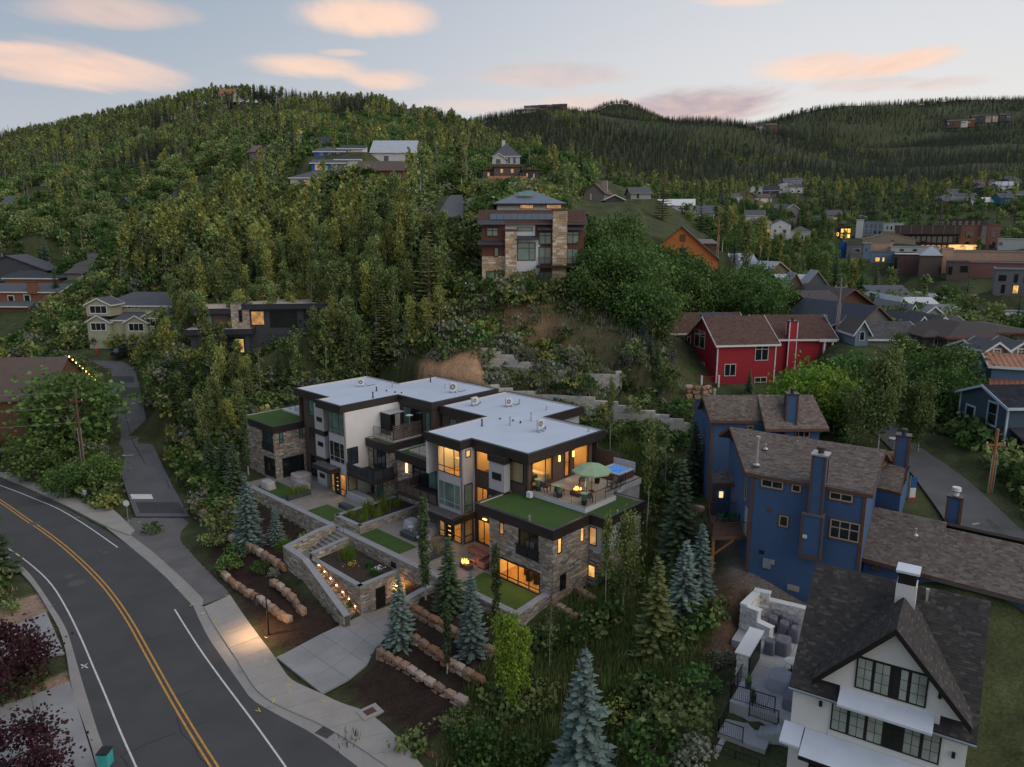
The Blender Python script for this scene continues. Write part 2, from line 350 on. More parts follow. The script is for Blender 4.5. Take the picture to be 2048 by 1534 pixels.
SIDE_L=[(z4(795,1560),.15),(z4(735,1400),.9),(z4(690,1250),1.8),(z4(655,1120),2.9),(z4(637,1000),4.2),(z4(622,880),5.8),(z4(600,770),7.3),(z4(560,700),8.5),(z4(470,655),9.4),(z4(340,625),10.0),(z4(150,605),10.2),(z4(-200,580),10.4)]
SIDE_R=[(z4(1110,1560),.15),(z4(1020,1400),.9),(z4(945,1250),1.8),(z4(890,1120),2.9),(z4(858,1000),4.2),(z4(832,880),5.8),(z4(808,770),7.3),(z4(790,700),8.5),(z4(705,642),9.4),(z4(560,606),10.0),(z4(380,590),10.2),(z4(-200,556),10.4)]
SL=[P(*a,z) for a,z in SIDE_L]; SR=[P(*a,z) for a,z in SIDE_R]
SIDE=[tuple((np.array(a) + np.array(b)) / 2) for a,b in zip(SL,SR)]
UPR_L=[P(*v4(1290,1170),11.),P(*v4(1190,1010),11.1),P(*v4(1060,830),11.3),P(*v4(930,650),11.6),P(*v4(760,440),12.),P(*v4(590,270),12.3),P(*v4(420,130),12.5)]
UPR_R=[P(*v4(2250,1400),10.8),P(*v4(1990,1180),10.9),P(*v4(1700,900),11.2),P(*v4(1500,720),11.5),P(*v4(1200,480),12.),P(*v4(900,250),12.3),P(*v4(620,80),12.5)]
UPR=[tuple((np.array(a) + np.array(b)) / 2) for a,b in zip(UPR_L,UPR_R)]
HILLRD_L=[D(*h5(235,385),124),D(*h5(300,270),138),D(*h5(370,150),158),D(*h5(400,120),166)]
HILLRD_R=[D(*h5(490,385),124),D(*h5(500,270),138),D(*h5(495,150),158),D(*h5(490,120),166)]
HILLRD=[tuple((np.array(a) + np.array(b)) / 2) for a,b in zip(HILLRD_L,HILLRD_R)]
def ln(p,hw_,fall): LINES.append((np.array(p,float),hw_,fall))
ln(HILLRD,4,8); ln([(a[0],a[1],a[2] - .12) for a in SIDE],3.8,6); ln([(a[0],a[1],a[2] - .12) for a in UPR],4.,6); ln([(a[0],a[1],a[2] - .12) for a in MAIN],6.5,7)
# ------------------------------------------------------------------ pads cut into the terrain
def hp(*ab): return [hw(a,b) for a,b in ab]
pad(hp((-6.2,-4.8),(-6.2,35),(-3.4,36),(-3.4,44.3),(15.5,44),(15.5,20),(16.5,8),(6,-6.2),(.8,-6.4),(-3.4,-5.2)),3.15,1.15)
def HFb(x,y): return -(x - HF.o[0]) * HF.s + (y - HF.o[1]) * HF.c
pad(hp((-12.,8.6),(-12.,14.6),(-8,16),(-7.4,16),(-7.4,8.6)),1.2,.7)
pad(hp((-13.6,8.2),(-12.2,8.2),(-11.9,16.8),(-7.5,16.8),(-7.5,18.9),(-12.9,18.9)),lambda x,y: np.clip((HFb(x,y) - 9.5) * .3 - .5,-.4,1.3),.5)
def hl_a(x,y): return (x - HF.o[0]) * HF.c + (y - HF.o[1]) * HF.s
DRV=[hw(-7.6,8.0),hw(-7.6,4.3),P(*y1(785,1240),.15),P(*z8(2090,985),.1),P(*z8(1850,1112),.1),P(*z8(1590,905),.1),P(*z8(1980,690),.15),hw(-11.8,8.4)]
pad(DRV,lambda x,y: -.12 - .35 * np.clip((hl_a(x,y) + 16) / 6.5,0,1),1.3)
BEDS=[([y4(235,800),y4(420,700),y4(480,760),y4(640,880),y4(810,985),y4(720,1110),y4(500,960),y4(330,850)],1.05),
        ([y4(390,650),y4(480,680),y4(600,745),y4(720,800),y4(860,860),y4(810,960),y4(640,860),y4(480,745)],1.75),
        ([y4(430,520),y4(520,480),y4(700,590),y4(1040,760),y4(880,800),y4(700,690),y4(540,590)],2.35)]
for pl,z in BEDS: pad([P(*a,z) for a in pl],z - .05,1.0)
pad([D(*h5(640,850),104),D(*h5(1560,850),104),D(*h5(1600,700),114),D(*h5(600,700),114)],24.2,6)
UW=[(-4.2,94),(-2,94),(-.2,93.5),(1.5,93),(5.2,92),(9,91.5),(13,91),(14.5,91.2)]; LW=[(-2.6,86.5),(1.8,87),(5.4,86.6),(7.3,86),(12,85),(15.6,84),(20.8,83)]
def sh(l,d): return [(x,y + d) for x,y in l]
pad(sh(UW,1.35) + [(15,95),(5,98),(-4,99)],lambda x,y: np.where(x < 3,16.7 - .42 * (x + 3),14.2) + .4 * (y - 94.2),1.0)
pad(sh(LW,1.35) + [(22,87)] + sh(UW,.5)[::-1],lambda x,y: 13.1 - .14 * x,.45)
pad(sh(LW,.5) + [(21,79),(14,76),(9,78),(2,85),(-1,84),(-4,84.5)],lambda x,y: 10.2 - .1 * x,.45)
PARK=[P(*v1(740,655),15.3),P(*v1(1180,790),15.3),P(*v1(1430,870),15.3),P(*v1(1840,950),15.3),P(*v1(2300,960),15.3),P(*v1(2300,800),15.3),P(*v1(1500,640),15.3),P(*v1(1300,570),15.3),P(*v1(760,570),15.3)]
pad(PARK,14.0,8)
WHF=Fr(*P(*z3(680,1030),10.)[:2],R(-32.6))
pad([WHF.w(-6,8),WHF.w(-5.5,-.5),WHF.w(1,-2),WHF.w(9,-2),WHF.w(9,9),WHF.w(0,10)],4.35,2.0)
pad([WHF.w(-5.3,14.2),WHF.w(-5.6,11.4),WHF.w(-4.3,3.4),WHF.w(0,3.4),WHF.w(0,14.4)],4.9,.8)
def npmesh(name,V,Fq,mats,col=None,vcol=None,smooth=False,midx=None):
    V=np.asarray(V,np.float32); Fq=np.asarray(Fq,np.int32); k=Fq.shape[1]
    me=bpy.data.meshes.new(name); me.vertices.add(len(V)); me.vertices.foreach_set('co',V.ravel())
    me.loops.add(Fq.size); me.loops.foreach_set('vertex_index',Fq.ravel()); me.polygons.add(len(Fq))
    me.polygons.foreach_set('loop_start',np.arange(0,Fq.size,k,dtype=np.int32))
    if midx is not None: me.polygons.foreach_set('material_index',np.asarray(midx,np.int32))
    if smooth: me.polygons.foreach_set('use_smooth',np.ones(len(Fq),bool))
    if col is not None:
        at=me.color_attributes.new('Col','FLOAT_COLOR','CORNER'); c=np.ones((len(Fq),k,4),np.float32); c[...,:3]=np.asarray(col)[:,None,:]; at.data.foreach_set('color',c.ravel())
    if vcol is not None:
        at=me.color_attributes.new('Col','FLOAT_COLOR','POINT'); c=np.ones((len(V),4),np.float32); c[:,:3]=vcol; at.data.foreach_set('color',c.ravel())
    me.update(calc_edges=True); me.validate()
    for m_ in (mats if isinstance(mats,(list,tuple)) else [mats]): me.materials.append(m_)
    return me
# ------------------------------------------------------------------ roads, kerbs, pavements
ASPH=M('asphalt',(.066,.064,.064),.85,.16,.35,.25,60.,fine=.16)
ASPH2=M('asphalt_old',(.10,.10,.103),.85,.2,.3,.25,60.,fine=.15)
ASPHP=M('asphalt_patch',(.05,.05,.051),.85,.15,.6,.2,60.,fine=.12)
CONC=M('concrete',(.27,.25,.232),.85,.14,.5,.15,30.,fine=.08)
CONC2=M('concrete_walk',(.30,.272,.245),.85,.12,.7,.15,30.,fine=.08)
CONCD=M('concrete_drive',(.255,.25,.247),.8,.2,.35,.12,30.,fine=.06)
YEL=M('yellow_paint',(.50,.25,.045),.7,.3,3.,fine=.3)
WHP=M('white_paint',(.55,.54,.52),.7,.25,3.,fine=.2)
CRK=M('tar',(.022,.022,.023),.6,.1)
def poly(name,pts,mat,parent=None,kind=None):
    b=MB(); b.face([tuple(p) for p in pts]); return b.build(name,mat,parent,kind=kind)
def P8(x,y,z=0.): return P(*z8(x,y),z)
def resample(pl,step):
    pl=np.array(pl,float); d=np.r_[0,np.cumsum(np.linalg.norm(np.diff(pl,axis=0),axis=1))]
    n=max(2,int(round(d[-1] / step)) + 1); t=np.linspace(0,d[-1],n)
    return np.stack([np.interp(t,d,pl[:,i]) for i in range(3)],1)
def smooth_pl(pl,it=2):
    pl=np.array(pl,float)
    for _ in range(it):
        q=[pl[0]]
        for a,b in zip(pl[:-1],pl[1:]): q += [.75 * a + .25 * b,.25 * a + .75 * b]
        q.append(pl[-1]); pl=np.array(q)
    return pl
def ribbon(name,pl,w,mat,parent=None,dz=0.,dash=None):
    pl=np.array(pl,float); t=np.gradient(pl,axis=0)[:,:2]; t /= np.linalg.norm(t,axis=1)[:,None] + 1e-9
    nrm=np.c_[-t[:,1],t[:,0],np.zeros(len(t))]; A=pl + nrm * w / 2; B=pl - nrm * w / 2; A[:,2] += dz; B[:,2] += dz
    n=len(pl); V=np.r_[A,B]; F=[(n + i,n + i + 1,i + 1,i) for i in range(n - 1)]
    return put(name,npmesh(name,V,F,mat),parent)
RE=[(-600,-420),(-250,-250),(0,-140),(150,-75),(295,0),(420,70),(560,150),(720,245),(860,360),(960,450),(1040,535),(1110,610),(1150,700),(1200,800),(1270,900),(1340,1000),(1400,1085),(1440,1145),(1530,1200),(1640,1260),(1760,1320),(1880,1400),(2011,1500),(2300,1720)]
LE=[(-600,80),(-200,180),(0,290),(150,395),(235,510),(300,610),(385,740),(425,880),(462,1010),(502,1140),(560,1330),(605,1450),(640,1560),(720,1800)]
road=poly('main_road',list(smooth_pl([P8(*p,.0) for p in LE])) + [(-8,26,0),(-4,-10,0),(14,-10,0),(8,26,0)] + list(smooth_pl([P8(*p,.0) for p in RE]))[::-1],ASPH,kind='structure')
yl=smooth_pl([P8(*p) for p in [(-350,-180),(-100,-60),(60,45),(140,105),(250,175),(380,275),(500,385),(600,490),(680,595),(760,720),(820,830),(900,975),(980,1120),(1080,1290),(1160,1420),(1240,1545),(1340,1700)]])
def offset(pl,o):
    t=np.gradient(pl,axis=0)[:,:2]; t /= np.linalg.norm(t,axis=1)[:,None]; q=pl.copy(); q[:,0] -= t[:,1] * o; q[:,1] += t[:,0] * o; return q
ribbon('yellow_line',offset(yl,.17),.13,YEL,road,.006); ribbon('yellow_line',offset(yl,-.17),.13,YEL,road,.006)
ribbon('white_line',smooth_pl([P8(*p) for p in [(-330,-260),(-90,-120),(0,-84),(120,-40),(215,0),(330,45),(480,135),(600,218),(677,273)]]),.12,WHP,road,.006)
ribbon('white_line',smooth_pl([P8(*p) for p in [(1003,627),(1060,720),(1150,860),(1250,1000),(1340,1120),(1450,1265),(1540,1390),(1650,1545),(1750,1700)]]),.12,WHP,road,.006)
ribbon('white_line',smooth_pl([P8(*p) for p in [(-60,215),(60,285),(160,355),(290,470),(380,615),(470,800),(540,970),(610,1130),(690,1330),(790,1550),(850,1700)]]),.12,WHP,road,.006)
for a,b in [((465,945),(505,965)),((468,968),(502,940))]: ribbon('paint_cross',[P8(*a),P8(*b)],.1,WHP,road,.007)
for pl in [[(580,600),(660,580),(740,555),(830,530)],[(640,885),(720,860),(800,825),(870,800),(985,775)],[(820,770),(870,800)],[(690,1470),(780,1430),(900,1380),(1010,1340)],[(1010,1245),(1040,1340),(1100,1400),(1140,1460),(1190,1540)],[(1050,1300),(1180,1275)],
           [(200,160),(330,130),(480,85)],[(380,280),(440,262)],[(690,1470),(720,1510),(760,1550)],[(985,1140),(1120,1090)]]:
    p=resample([P8(*a) for a in pl],.5); p[1:-1,:2] += rng.normal(0,.07,(len(p) - 2,2)); ribbon('sealed_crack',p,.05,CRK,road,.005)
COVER=M('iron_cover',(.085,.08,.078),.6,.2,4.,.3,25.)
def cover(par,x,y,z,r=.35,ring=0,rmat=None):
    b=MB(); b.lathe((x,y,z),[(r * .2,.012),(r * .98,.012),(r,.004)],18); o=b.build('manhole_cover',COVER,par)
    if ring: MB().lathe((x,y,z),[(r * 1.02,.007),(ring * .97,.007),(ring,.002)],22).build('concrete_collar',rmat or CONC2,par)
for p,r,g in [((195,135),.38,.6),((440,476),.5,.72),((400,437),.32,.45),((605,300),.3,0),((578,292),.22,0)]: cover(road,*P8(*p,.0),r,g,COVER)
sl=smooth_pl(SL); sr=smooth_pl(SR); n=len(sl)
side=put('side_street',npmesh('side_street',np.r_[sl,sr],[(n + i,n + i + 1,i + 1,i) for i in range(n - 1)],ASPH2),None,'structure')
apron=poly('street_apron',[P8(*p,-.004) for p in [(720,245),(600,150),(700,130),(800,90),(830,60),(1080,60),(1140,200),(1215,330),(1250,440),(1320,545),(1180,600),(1110,610),(1040,535),(960,450),(860,360)]],M('asphalt_worn',(.13,.12,.117),.85,.2,.5,.2,50.,fine=.15),kind='structure')
def onside(f,s,dz=.012):
    i=f * (n - 1); k=int(min(i,n - 2)); t=i - k; a=sl[k] + t * (sl[k + 1] - sl[k]); b=sr[k] + t * (sr[k + 1] - sr[k]); p=a + s * (b - a); p[2] += dz; return p
def sidequad(f0,f1,s0,s1,mat,name,dz):
    b=MB(); m_=5
    for i in range(m_):
        u,v=f0 + (f1 - f0) * i / m_,f0 + (f1 - f0) * (i + 1) / m_
        b.face([tuple(onside(u,s0,dz)),tuple(onside(u,s1,dz)),tuple(onside(v,s1,dz)),tuple(onside(v,s0,dz))])
    return b.build(name,mat,side)
sidequad(.47,.515,.32,.98,ASPHP,'asphalt_patch',.01); sidequad(.54,.58,.12,.9,ASPHP,'asphalt_patch',.01); sidequad(.03,.075,.1,.95,ASPHP,'asphalt_patch',.01); sidequad(.62,.66,.2,.5,ASPHP,'asphalt_patch',.01)
sidequad(.085,.1,.05,.48,WHP,'stop_line',.014)
for f,s,r,g in [(.235,.3,.36,.78),(.44,.62,.3,.45),(.43,.05,.3,.5),(.64,.96,.42,.62)]: cover(side,*onside(f,s,.006),r,g)
for pl in [[(.2,.62),(.3,.5),(.4,.47),(.52,.5)],[(.31,.03),(.3,.5),(.315,1)],[(.245,.9),(.25,.3),(.24,.0)],[(.44,.02),(.45,.6),(.44,1)],[(.15,.93),(.12,.9),(.12,1)]]:
    p=resample([onside(*a) for a in pl],.6); p[1:-1,:2] += rng.normal(0,.06,(len(p) - 2,2)); ribbon('sealed_crack',p,.07,CRK,side,.004)
def strip(name,A,B,mat,dz=0.):
    a,b=smooth_pl(A),smooth_pl(B); a[:,2] += dz; b[:,2] += dz; k=len(a)
    return put(name,npmesh(name,np.r_[a,b],[(k + i,k + i + 1,i + 1,i) for i in range(k - 1)],mat),None,'structure')
upr=strip('upper_road',UPR_L,UPR_R,M('asphalt_mid',(.085,.083,.083),.85,.2,.4,.25,50.,fine=.15),.02)
cover(upr,*P(*v4(1470,1105),11.0),.42,.85,CONC2)
for pl in [[(1480,850),(1590,840),(1600,825)],[(1500,860),(1560,910),(1620,985)],[(1580,1130),(1680,1160),(1800,1165),(1980,1180)],[(1690,1090),(1740,1140),(1880,1260)]]:
    p=resample([P(*v4(*a),11.1) for a in pl],.5); ribbon('sealed_crack',p,.07,CRK,upr,.02)
hillrd=strip('hill_lane',HILLRD_L,HILLRD_R,ASPH2,.08)
gut=poly('valley_gutter',[P8(*p,.008) for p in [(600,150),(740,195),(870,290),(960,370),(1070,470),(1130,530),(1168,570),(1165,605),(1120,620),(1040,535),(960,450),(860,360),(720,245)]],CONC,kind='structure')
def lane(name,A,B,z,h,mat,seg,gap=.012,kid='slab',jitter=.004):
    root=bpy.data.objects.new(name,None); COL.objects.link(root); root['kind']='structure'; root['_w']=[0.,0.,0.]
    a,b=resample(A,.25),None
    L_=np.linalg.norm(np.diff(np.array(A,float),axis=0),axis=1).sum(); k=max(1,int(round(L_ / seg)))
    fa=resample(smooth_pl(A),L_ / 200); fb=resample(smooth_pl(B),np.linalg.norm(np.diff(np.array(B,float),axis=0),axis=1).sum() / 200)
    at=lambda pl,t: np.array([np.interp(t * (len(pl) - 1),range(len(pl)),pl[:,i]) for i in range(3)])
    for i in range(k):
        g=gap / L_ * .5; ts=np.linspace(i / k + g,(i + 1) / k - g,4); q=[at(fa,t) for t in ts] + [at(fb,t) for t in ts[::-1]]
        zj=z + random.uniform(-jitter,jitter)
        m_=MB(); m_.prism([p[:2] for p in q][::-1],zj - h,zj); m_.build(kid,mat,root)
    return root
SWC=[(1172,612),(1212,692),(1290,810),(1370,930),(1440,1050),(1500,1120),(1600,1182),(1740,1242),(1850,1290),(2011,1385),(2250,1545)]
SWO=[(1322,545),(1400,660),(1482,775),(1552,862),(1612,952),(1665,1030),(1760,1075),(1850,1112),(2011,1185),(2150,1260),(2440,1465)]
swo2=SWO[:8] + [(2015,1182)]
lane('gutter',[P8(*p,.0) for p in RE[11:]],[P8(*p,.0) for p in SWC],.03,.2,CONC,3.2,.01,'gutter_piece')
walk=lane('sidewalk',[P8(*p,.1) for p in SWC],[P8(*p,.1) for p in SWO[:7]] + [P8(1850,1112,.1),P(*y4(0,1158),.1),P(*y4(160,1205),.1),P(*y4(320,1335),.1),P(*y4(500,1545),.1)],.11,.2,CONC2,2.0,.03)
wl2=lane('sidewalk',[P(*z4(*a),.1) for a in [(-300,1190),(0,1325),(200,1405),(430,1515),(611,1615),(760,1668)]],[P(*z4(*a),.1) for a in [(-300,1150),(0,1262),(110,1292),(250,1325),(400,1372),(560,1440),(680,1530),(790,1640)]],.11,.2,CONC2,2.0,.03)
lane('gutter',[P8(*p) for p in LE[1:]],[P8(*p) for p in [(-230,175),(-40,275),(95,390),(205,510),(270,620),(342,742),(380,870),(397,1000),(422,1130),(482,1290),(530,1430),(560,1560),(640,1800)]],.05,.2,CONC,3.2,.01,'gutter_piece')
lane('driveway',[P8(-80,820,.1),P8(110,705,.1),P8(265,640,.1)],[P8(-60,1010,.1),P8(200,905,.1),P8(372,880,.1)],.09,.15,CONCD,3.0,.02)
lane('driveway',[P8(-60,1200,.1),P8(140,1140,.1),P8(400,1040,.1)],[P8(-60,1640,.1),P8(250,1600,.1),P8(560,1560,.1)],.09,.15,CONCD,3.0,.02)
def drive():
    root=bpy.data.objects.new('driveway',None); COL.objects.link(root); root['kind']='structure'; root['_w']=[0.,0.,0.]
    L_=np.array([P8(1590,905,.12),P(*z8(1985,695),.12),hw(-11.8,8.6,.15),hw(-7.5,8.3,.15)]); R_=np.array([P8(1850,1112,.12),P(*z8(2090,985),.12),P(*y1(785,1240),.15),hw(-7.5,4.0,.15)])
    la,ra=resample(L_,.5),resample(R_,.5); at=lambda pl,t: np.array([np.interp(t * (len(pl) - 1),range(len(pl)),pl[:,i]) for i in range(3)])
    for i in range(6):
        for j in range(3):
            q=[at(la,u) * (1 - v) + at(ra,u) * v for u,v in ((i / 6 + .001,j / 3 + .002),((i + 1) / 6 - .001,j / 3 + .002),((i + 1) / 6 - .001,(j + 1) / 3 - .002),(i / 6 + .001,(j + 1) / 3 - .002))]
            zs=[.13 - .35 * min(max((hl_a(p[0],p[1]) + 16) / 6.5,0),1) + random.uniform(-.002,.002) for p in q][::-1]; MB().prism([p[:2] for p in q][::-1],[z - .15 for z in zs],zs).build('slab',CONCD,root)
drive()
def marks():
    yp=M('yellow_spray',(.62,.50,.03),.8,.3); bp=M('blue_spray',(.08,.25,.42),.8,.3); op=M('orange_spray',(.6,.2,.1),.8,.3)
    for (x,y),m_ in [((1240,700),yp),((1320,762),yp),((1425,843),yp),((1525,935),yp),((1520,800),yp),((1610,905),yp),((1670,1070),yp),((1660,1115),yp),((1850,1165),yp),((1855,1098),yp),((1310,555),yp),((660,160),yp),((810,130),yp),((605,125),yp),((450,105),yp),((1165,660),yp),((1090,612),yp),((1020,513),yp),((1490,1215),yp),((1570,1165),yp),((1380,995),bp),((1410,1022),bp),((1560,1190),bp),((1300,710),op),((1390,968),op),((310,612),bp)]:
        b=MB(); x0,y0,_=P8(x,y); z=.128 if m_ is not None else .1
        for k in range(random.randint(1,2)):
            a=random.uniform(0,3.14); f=Fr(x0 + random.uniform(-.15,.15),y0 + random.uniform(-.15,.15),a); l=random.uniform(.12,.28)
            bb=MB(f); bb.face([(-l,-.03,z),(l,-.025,z),(l,.03,z),(-l,.025,z)]); b.v += bb.v; b.f += [tuple(i + len(b.v) - 4 for i in (0,1,2,3))]; b.c.append(None)
        b.build('paint_mark',m_,walk if x > 1100 else wl2)
    g=MB(); x0,y0,_=P8(1870,1337)
    f=Fr(x0,y0,R(-30)); g=MB(f); g.box(-.55,.55,-.42,.42,.02,.045); gr=g.build('storm_grate',COVER,walk)
    for i in range(6): MB(f).box(-.5 + i * .17,-.44 + i * .17,-.38,.38,.045,.06).build('grate_bar',M('grate_bar',(.03,.028,.027),.6),gr)
    x0,y0,_=P(*y4(175,1213),.1); f=Fr(x0,y0,R(40)); MB(f).box(-.75,.75,-.6,.6,.0,.17).build('utility_pad',CONC2,walk); MB(f).box(-.38,.38,-.3,.3,.17,.185).build('utility_lid',M('rusty_lid',(.10,.045,.03),.8,.3,5.),walk)
    x0,y0,_=P(*y4(545,1440),.3); MB().lathe((x0,y0,gz(x0,y0)),[(.2,.03),(.45,.03),(.46,0)],20).build('manhole_cover',MATS['rusty_lid'],walk)
marks()
# ------------------------------------------------------------------ clouds: thin sheets high over the valley
def cloudmat():
    m,nt,b=newmat('cloud'); N=nt.nodes; L=nt.links; N.remove(b)
    def mt(op,a,c,clamp=False):
        q=N.new('ShaderNodeMath'); q.operation=op; q.use_clamp=clamp
        for i,v in enumerate((a,c)):
            if hasattr(v,'links'): L.new(v,q.inputs[i])
            else: q.inputs[i].default_value=v
        return q.outputs[0]
    def ss(v,lo,hi):
        q=N.new('ShaderNodeMapRange'); q.interpolation_type='SMOOTHSTEP'; L.new(v,q.inputs[0]); q.inputs[1].default_value=lo; q.inputs[2].default_value=hi; return q.outputs[0]
    tc=N.new('ShaderNodeTexCoord'); sp=N.new('ShaderNodeSeparateXYZ'); L.new(tc.outputs['Generated'],sp.inputs[0])
    dx=mt('SUBTRACT',mt('MULTIPLY',sp.outputs[0],2.),1.); dy=mt('SUBTRACT',mt('MULTIPLY',sp.outputs[1],2.),1.)
    rr=mt('ADD',mt('MULTIPLY',dx,dx),mt('MULTIPLY',dy,dy)); k=mt('SUBTRACT',1.,rr,True)
    oi=N.new('ShaderNodeObjectInfo'); geo=N.new('ShaderNodeNewGeometry')
    def noise(sc,det,dist):
        mp=N.new('ShaderNodeMapping'); mp.inputs['Scale'].default_value=(sc,sc * .42,sc); L.new(geo.outputs['Position'],mp.inputs[0])
        q=N.new('ShaderNodeTexNoise'); q.inputs['Scale'].default_value=1; q.inputs['Detail'].default_value=det; q.inputs['Roughness'].default_value=.6; q.inputs['Distortion'].default_value=dist; L.new(mp.outputs[0],q.inputs[0]); return q.outputs[0]
    n1=noise(.00085,7,.6); n2=noise(.0022,5,.3)
    nn=mt('ADD',mt('MULTIPLY',n1,.72),mt('MULTIPLY',n2,.28))
    sc=N.new('ShaderNodeSeparateColor'); L.new(oi.outputs['Color'],sc.inputs[0])
    dens=ss(mt('ADD',mt('MULTIPLY',k,.5),nn),.60,1.0)
    dens=mt('MULTIPLY',mt('MULTIPLY',dens,ss(k,0.,.45)),sc.outputs[0],True)
    dk=mt('ADD',sc.outputs[1],mt('ADD',mt('MULTIPLY',mt('SUBTRACT',n2,.5),1.1),mt('MULTIPLY',dy,-.14)),True)
    mx=N.new('ShaderNodeMix'); mx.data_type='RGBA'; L.new(dk,mx.inputs[0]); mx.inputs[6].default_value=(.90,.63,.49,1); mx.inputs[7].default_value=(.44,.375,.41,1)
    em=N.new('ShaderNodeEmission'); L.new(mx.outputs[2],em.inputs[0]); tr=N.new('ShaderNodeBsdfTransparent'); ms=N.new('ShaderNodeMixShader')
    L.new(dens,ms.inputs[0]); L.new(tr.outputs[0],ms.inputs[1]); L.new(em.outputs[0],ms.inputs[2]); L.new(ms.outputs[0],N['Material Output'].inputs[0])
    m.cycles.emission_sampling='NONE'; return m
CLM=cloudmat()
for i,(px,py,wx,wy,dens,dark) in enumerate([(120,118,290,78,.95,.16),(200,18,230,52,.7,.4),(715,28,190,58,.95,.0),(625,130,150,40,.85,.1),(770,158,120,30,.85,.08),(1110,148,230,34,.5,.6),
        (1390,205,200,62,1.1,.8),(1660,130,210,40,.8,.05),(1810,118,110,40,.9,.15),(1900,165,90,24,.45,.55),(1180,206,130,28,.55,.25),(40,95,130,22,.8,.05),(690,105,70,12,.5,.05),(1480,2,130,16,.6,.05),(1740,168,150,22,.4,.5),(950,212,170,20,.35,.05)]):
    H=1500 + 14 * i
    c=P(px,py,CAMZ + H); e0=P(px,py - wy,CAMZ + H); e1=P(px,min(py + wy,300),CAMZ + H)
    hx=wx / FPX * c[1] * .97; cyy=(e0[1] + e1[1]) / 2; hy=(e1[1] - e0[1]) / 2; cx=c[0] * cyy / c[1]
    me=bpy.data.meshes.new('cloud'); k=24
    V=[(cx + hx * math.cos(t * 6.2832 / k),cyy + hy * math.sin(t * 6.2832 / k),CAMZ + H) for t in range(k)]; me.from_pydata(V,[],[tuple(range(k))]); me.materials.append(CLM)
    o=put('cloud',me,None,'structure'); o.color=(dens,dark,0,1)
# ------------------------------------------------------------------ building kit
BRONZE=M('bronze_fascia',(.030,.023,.021),.5,.15,.8,spec=.4)
CAPM=M('metal_cap',(.035,.034,.038),.4,.1,1.,spec=.5)
MEMB=M('roof_membrane',(.48,.52,.60),.7,.07,.35,fine=.02)
UPST=M('membrane_upstand',(.50,.47,.45),.75,.12,1.)
STUC=M('grey_stucco',(.43,.415,.42),.85,.07,.8,.15,40.)
STUW=M('pale_stucco',(.60,.57,.55),.85,.07,.6,.15,40.)
BRNP=M('brown_panel',(.085,.058,.050),.65,.12,1.)
BRNS=M('brown_siding',(.115,.075,.06),.7,.18,1.5,.6,lines=('z',.2,.55))
DKF=M('dark_frame',(.018,.016,.016),.45,.1)
GLD=glassmat('dark_glass',(.014,.018,.02))
GLG=glassmat('green_blind_glass',(.10,.18,.155),.06,.7,.25)
GLB=glassmat('blue_grey_glass',(.03,.045,.055))
CLR=clearmat('clear_glass',(.88,.9,.88))
SMK=clearmat('smoked_glass',(.66,.71,.72))
LIT=litmat('lit_pane',(1.,.56,.16),1.0)
LITD=litmat('dim_lit_pane',(1.,.5,.18),.42)
ROOMW=M('warm_plaster',(.62,.46,.26),.9,.15,.8)
ROOMF=M('timber_floor',(.32,.17,.07),.6,.2,2.)
ROOML=emitmat('room_light',(1.,.60,.2),9.)
TURF=M('artificial_turf',(.045,.088,.018),.95,.16,.8,.5,60.,fine=.25)
STONE_PAL=[(.33,.27,.205),(.25,.21,.175),(.40,.34,.265),(.20,.17,.15),(.36,.25,.155),(.46,.42,.355),(.29,.24,.20),(.31,.285,.26)]
STONE=M('ledge_stone',attr=True,rough=.9,var=.22,scale=5.,bump=.5,bscale=18.,fine=.15)
MORT=M('mortar',(.10,.088,.076),.95,.2,3.)
CAPST=M('coping_stone',(.265,.265,.275),.8,.12,1.2,.1,20.,fine=.06)
def inset(poly,d):
    n=len(poly); out=[]
    for i in range(n):
        a,b,c=np.array(poly[i - 1][:2],float),np.array(poly[i][:2],float),np.array(poly[(i + 1) % n][:2],float)
        u,v=(b - a) / np.linalg.norm(b - a),(c - b) / np.linalg.norm(c - b)
        n1,n2=np.array([-u[1],u[0]]),np.array([-v[1],v[0]]); p,q=a + n1 * d,c + n2 * d
        M_=np.array([u,-v]).T
        if abs(np.linalg.det(M_)) < 1e-6: out.append(tuple(b + n1 * d)); continue
        t=np.linalg.solve(M_,q - p); out.append(tuple(p + u * t[0]))
    return out
def flat_roof(par,poly,zt,hf,fr=ID,memb=MEMB,fasc=BRONZE,rim=.28,drop=.16,cap=CAPM,upm=None,name='roof'):
    k=len(poly); ins=inset(poly,rim)
    b=MB(fr); b.prism(poly,zt - hf,zt - drop - .01); ro=b.build(name,fasc,par)
    b=MB(fr)
    for i in range(k):
        j=(i + 1) % k
        b.face([(*poly[i],zt - drop - .02),(*poly[j],zt - drop - .02),(*poly[j],zt - .05),(*poly[i],zt - .05)])
    b.build('fascia',fasc,ro)
    o2=inset(poly,-.03); b=MB(fr)
    for i in range(k):
        j=(i + 1) % k
        b.face([(*o2[i],zt),(*o2[j],zt),(*ins[j],zt),(*ins[i],zt)]); b.face([(*o2[i],zt - .07),(*o2[j],zt - .07),(*o2[j],zt),(*o2[i],zt)])
    b.build('roof_edge_cap',cap,ro)
    b=MB(fr)
    for i in range(k):
        j=(i + 1) % k
        b.face([(*ins[j],zt - drop),(*ins[i],zt - drop),(*ins[i],zt),(*ins[j],zt)])
    b.build('upstand',upm or UPST,ro)
    b=MB(fr); b.face([(*p,zt - drop + .004) for p in ins]); b.build('roof_sheet',memb,ro)
    return ro
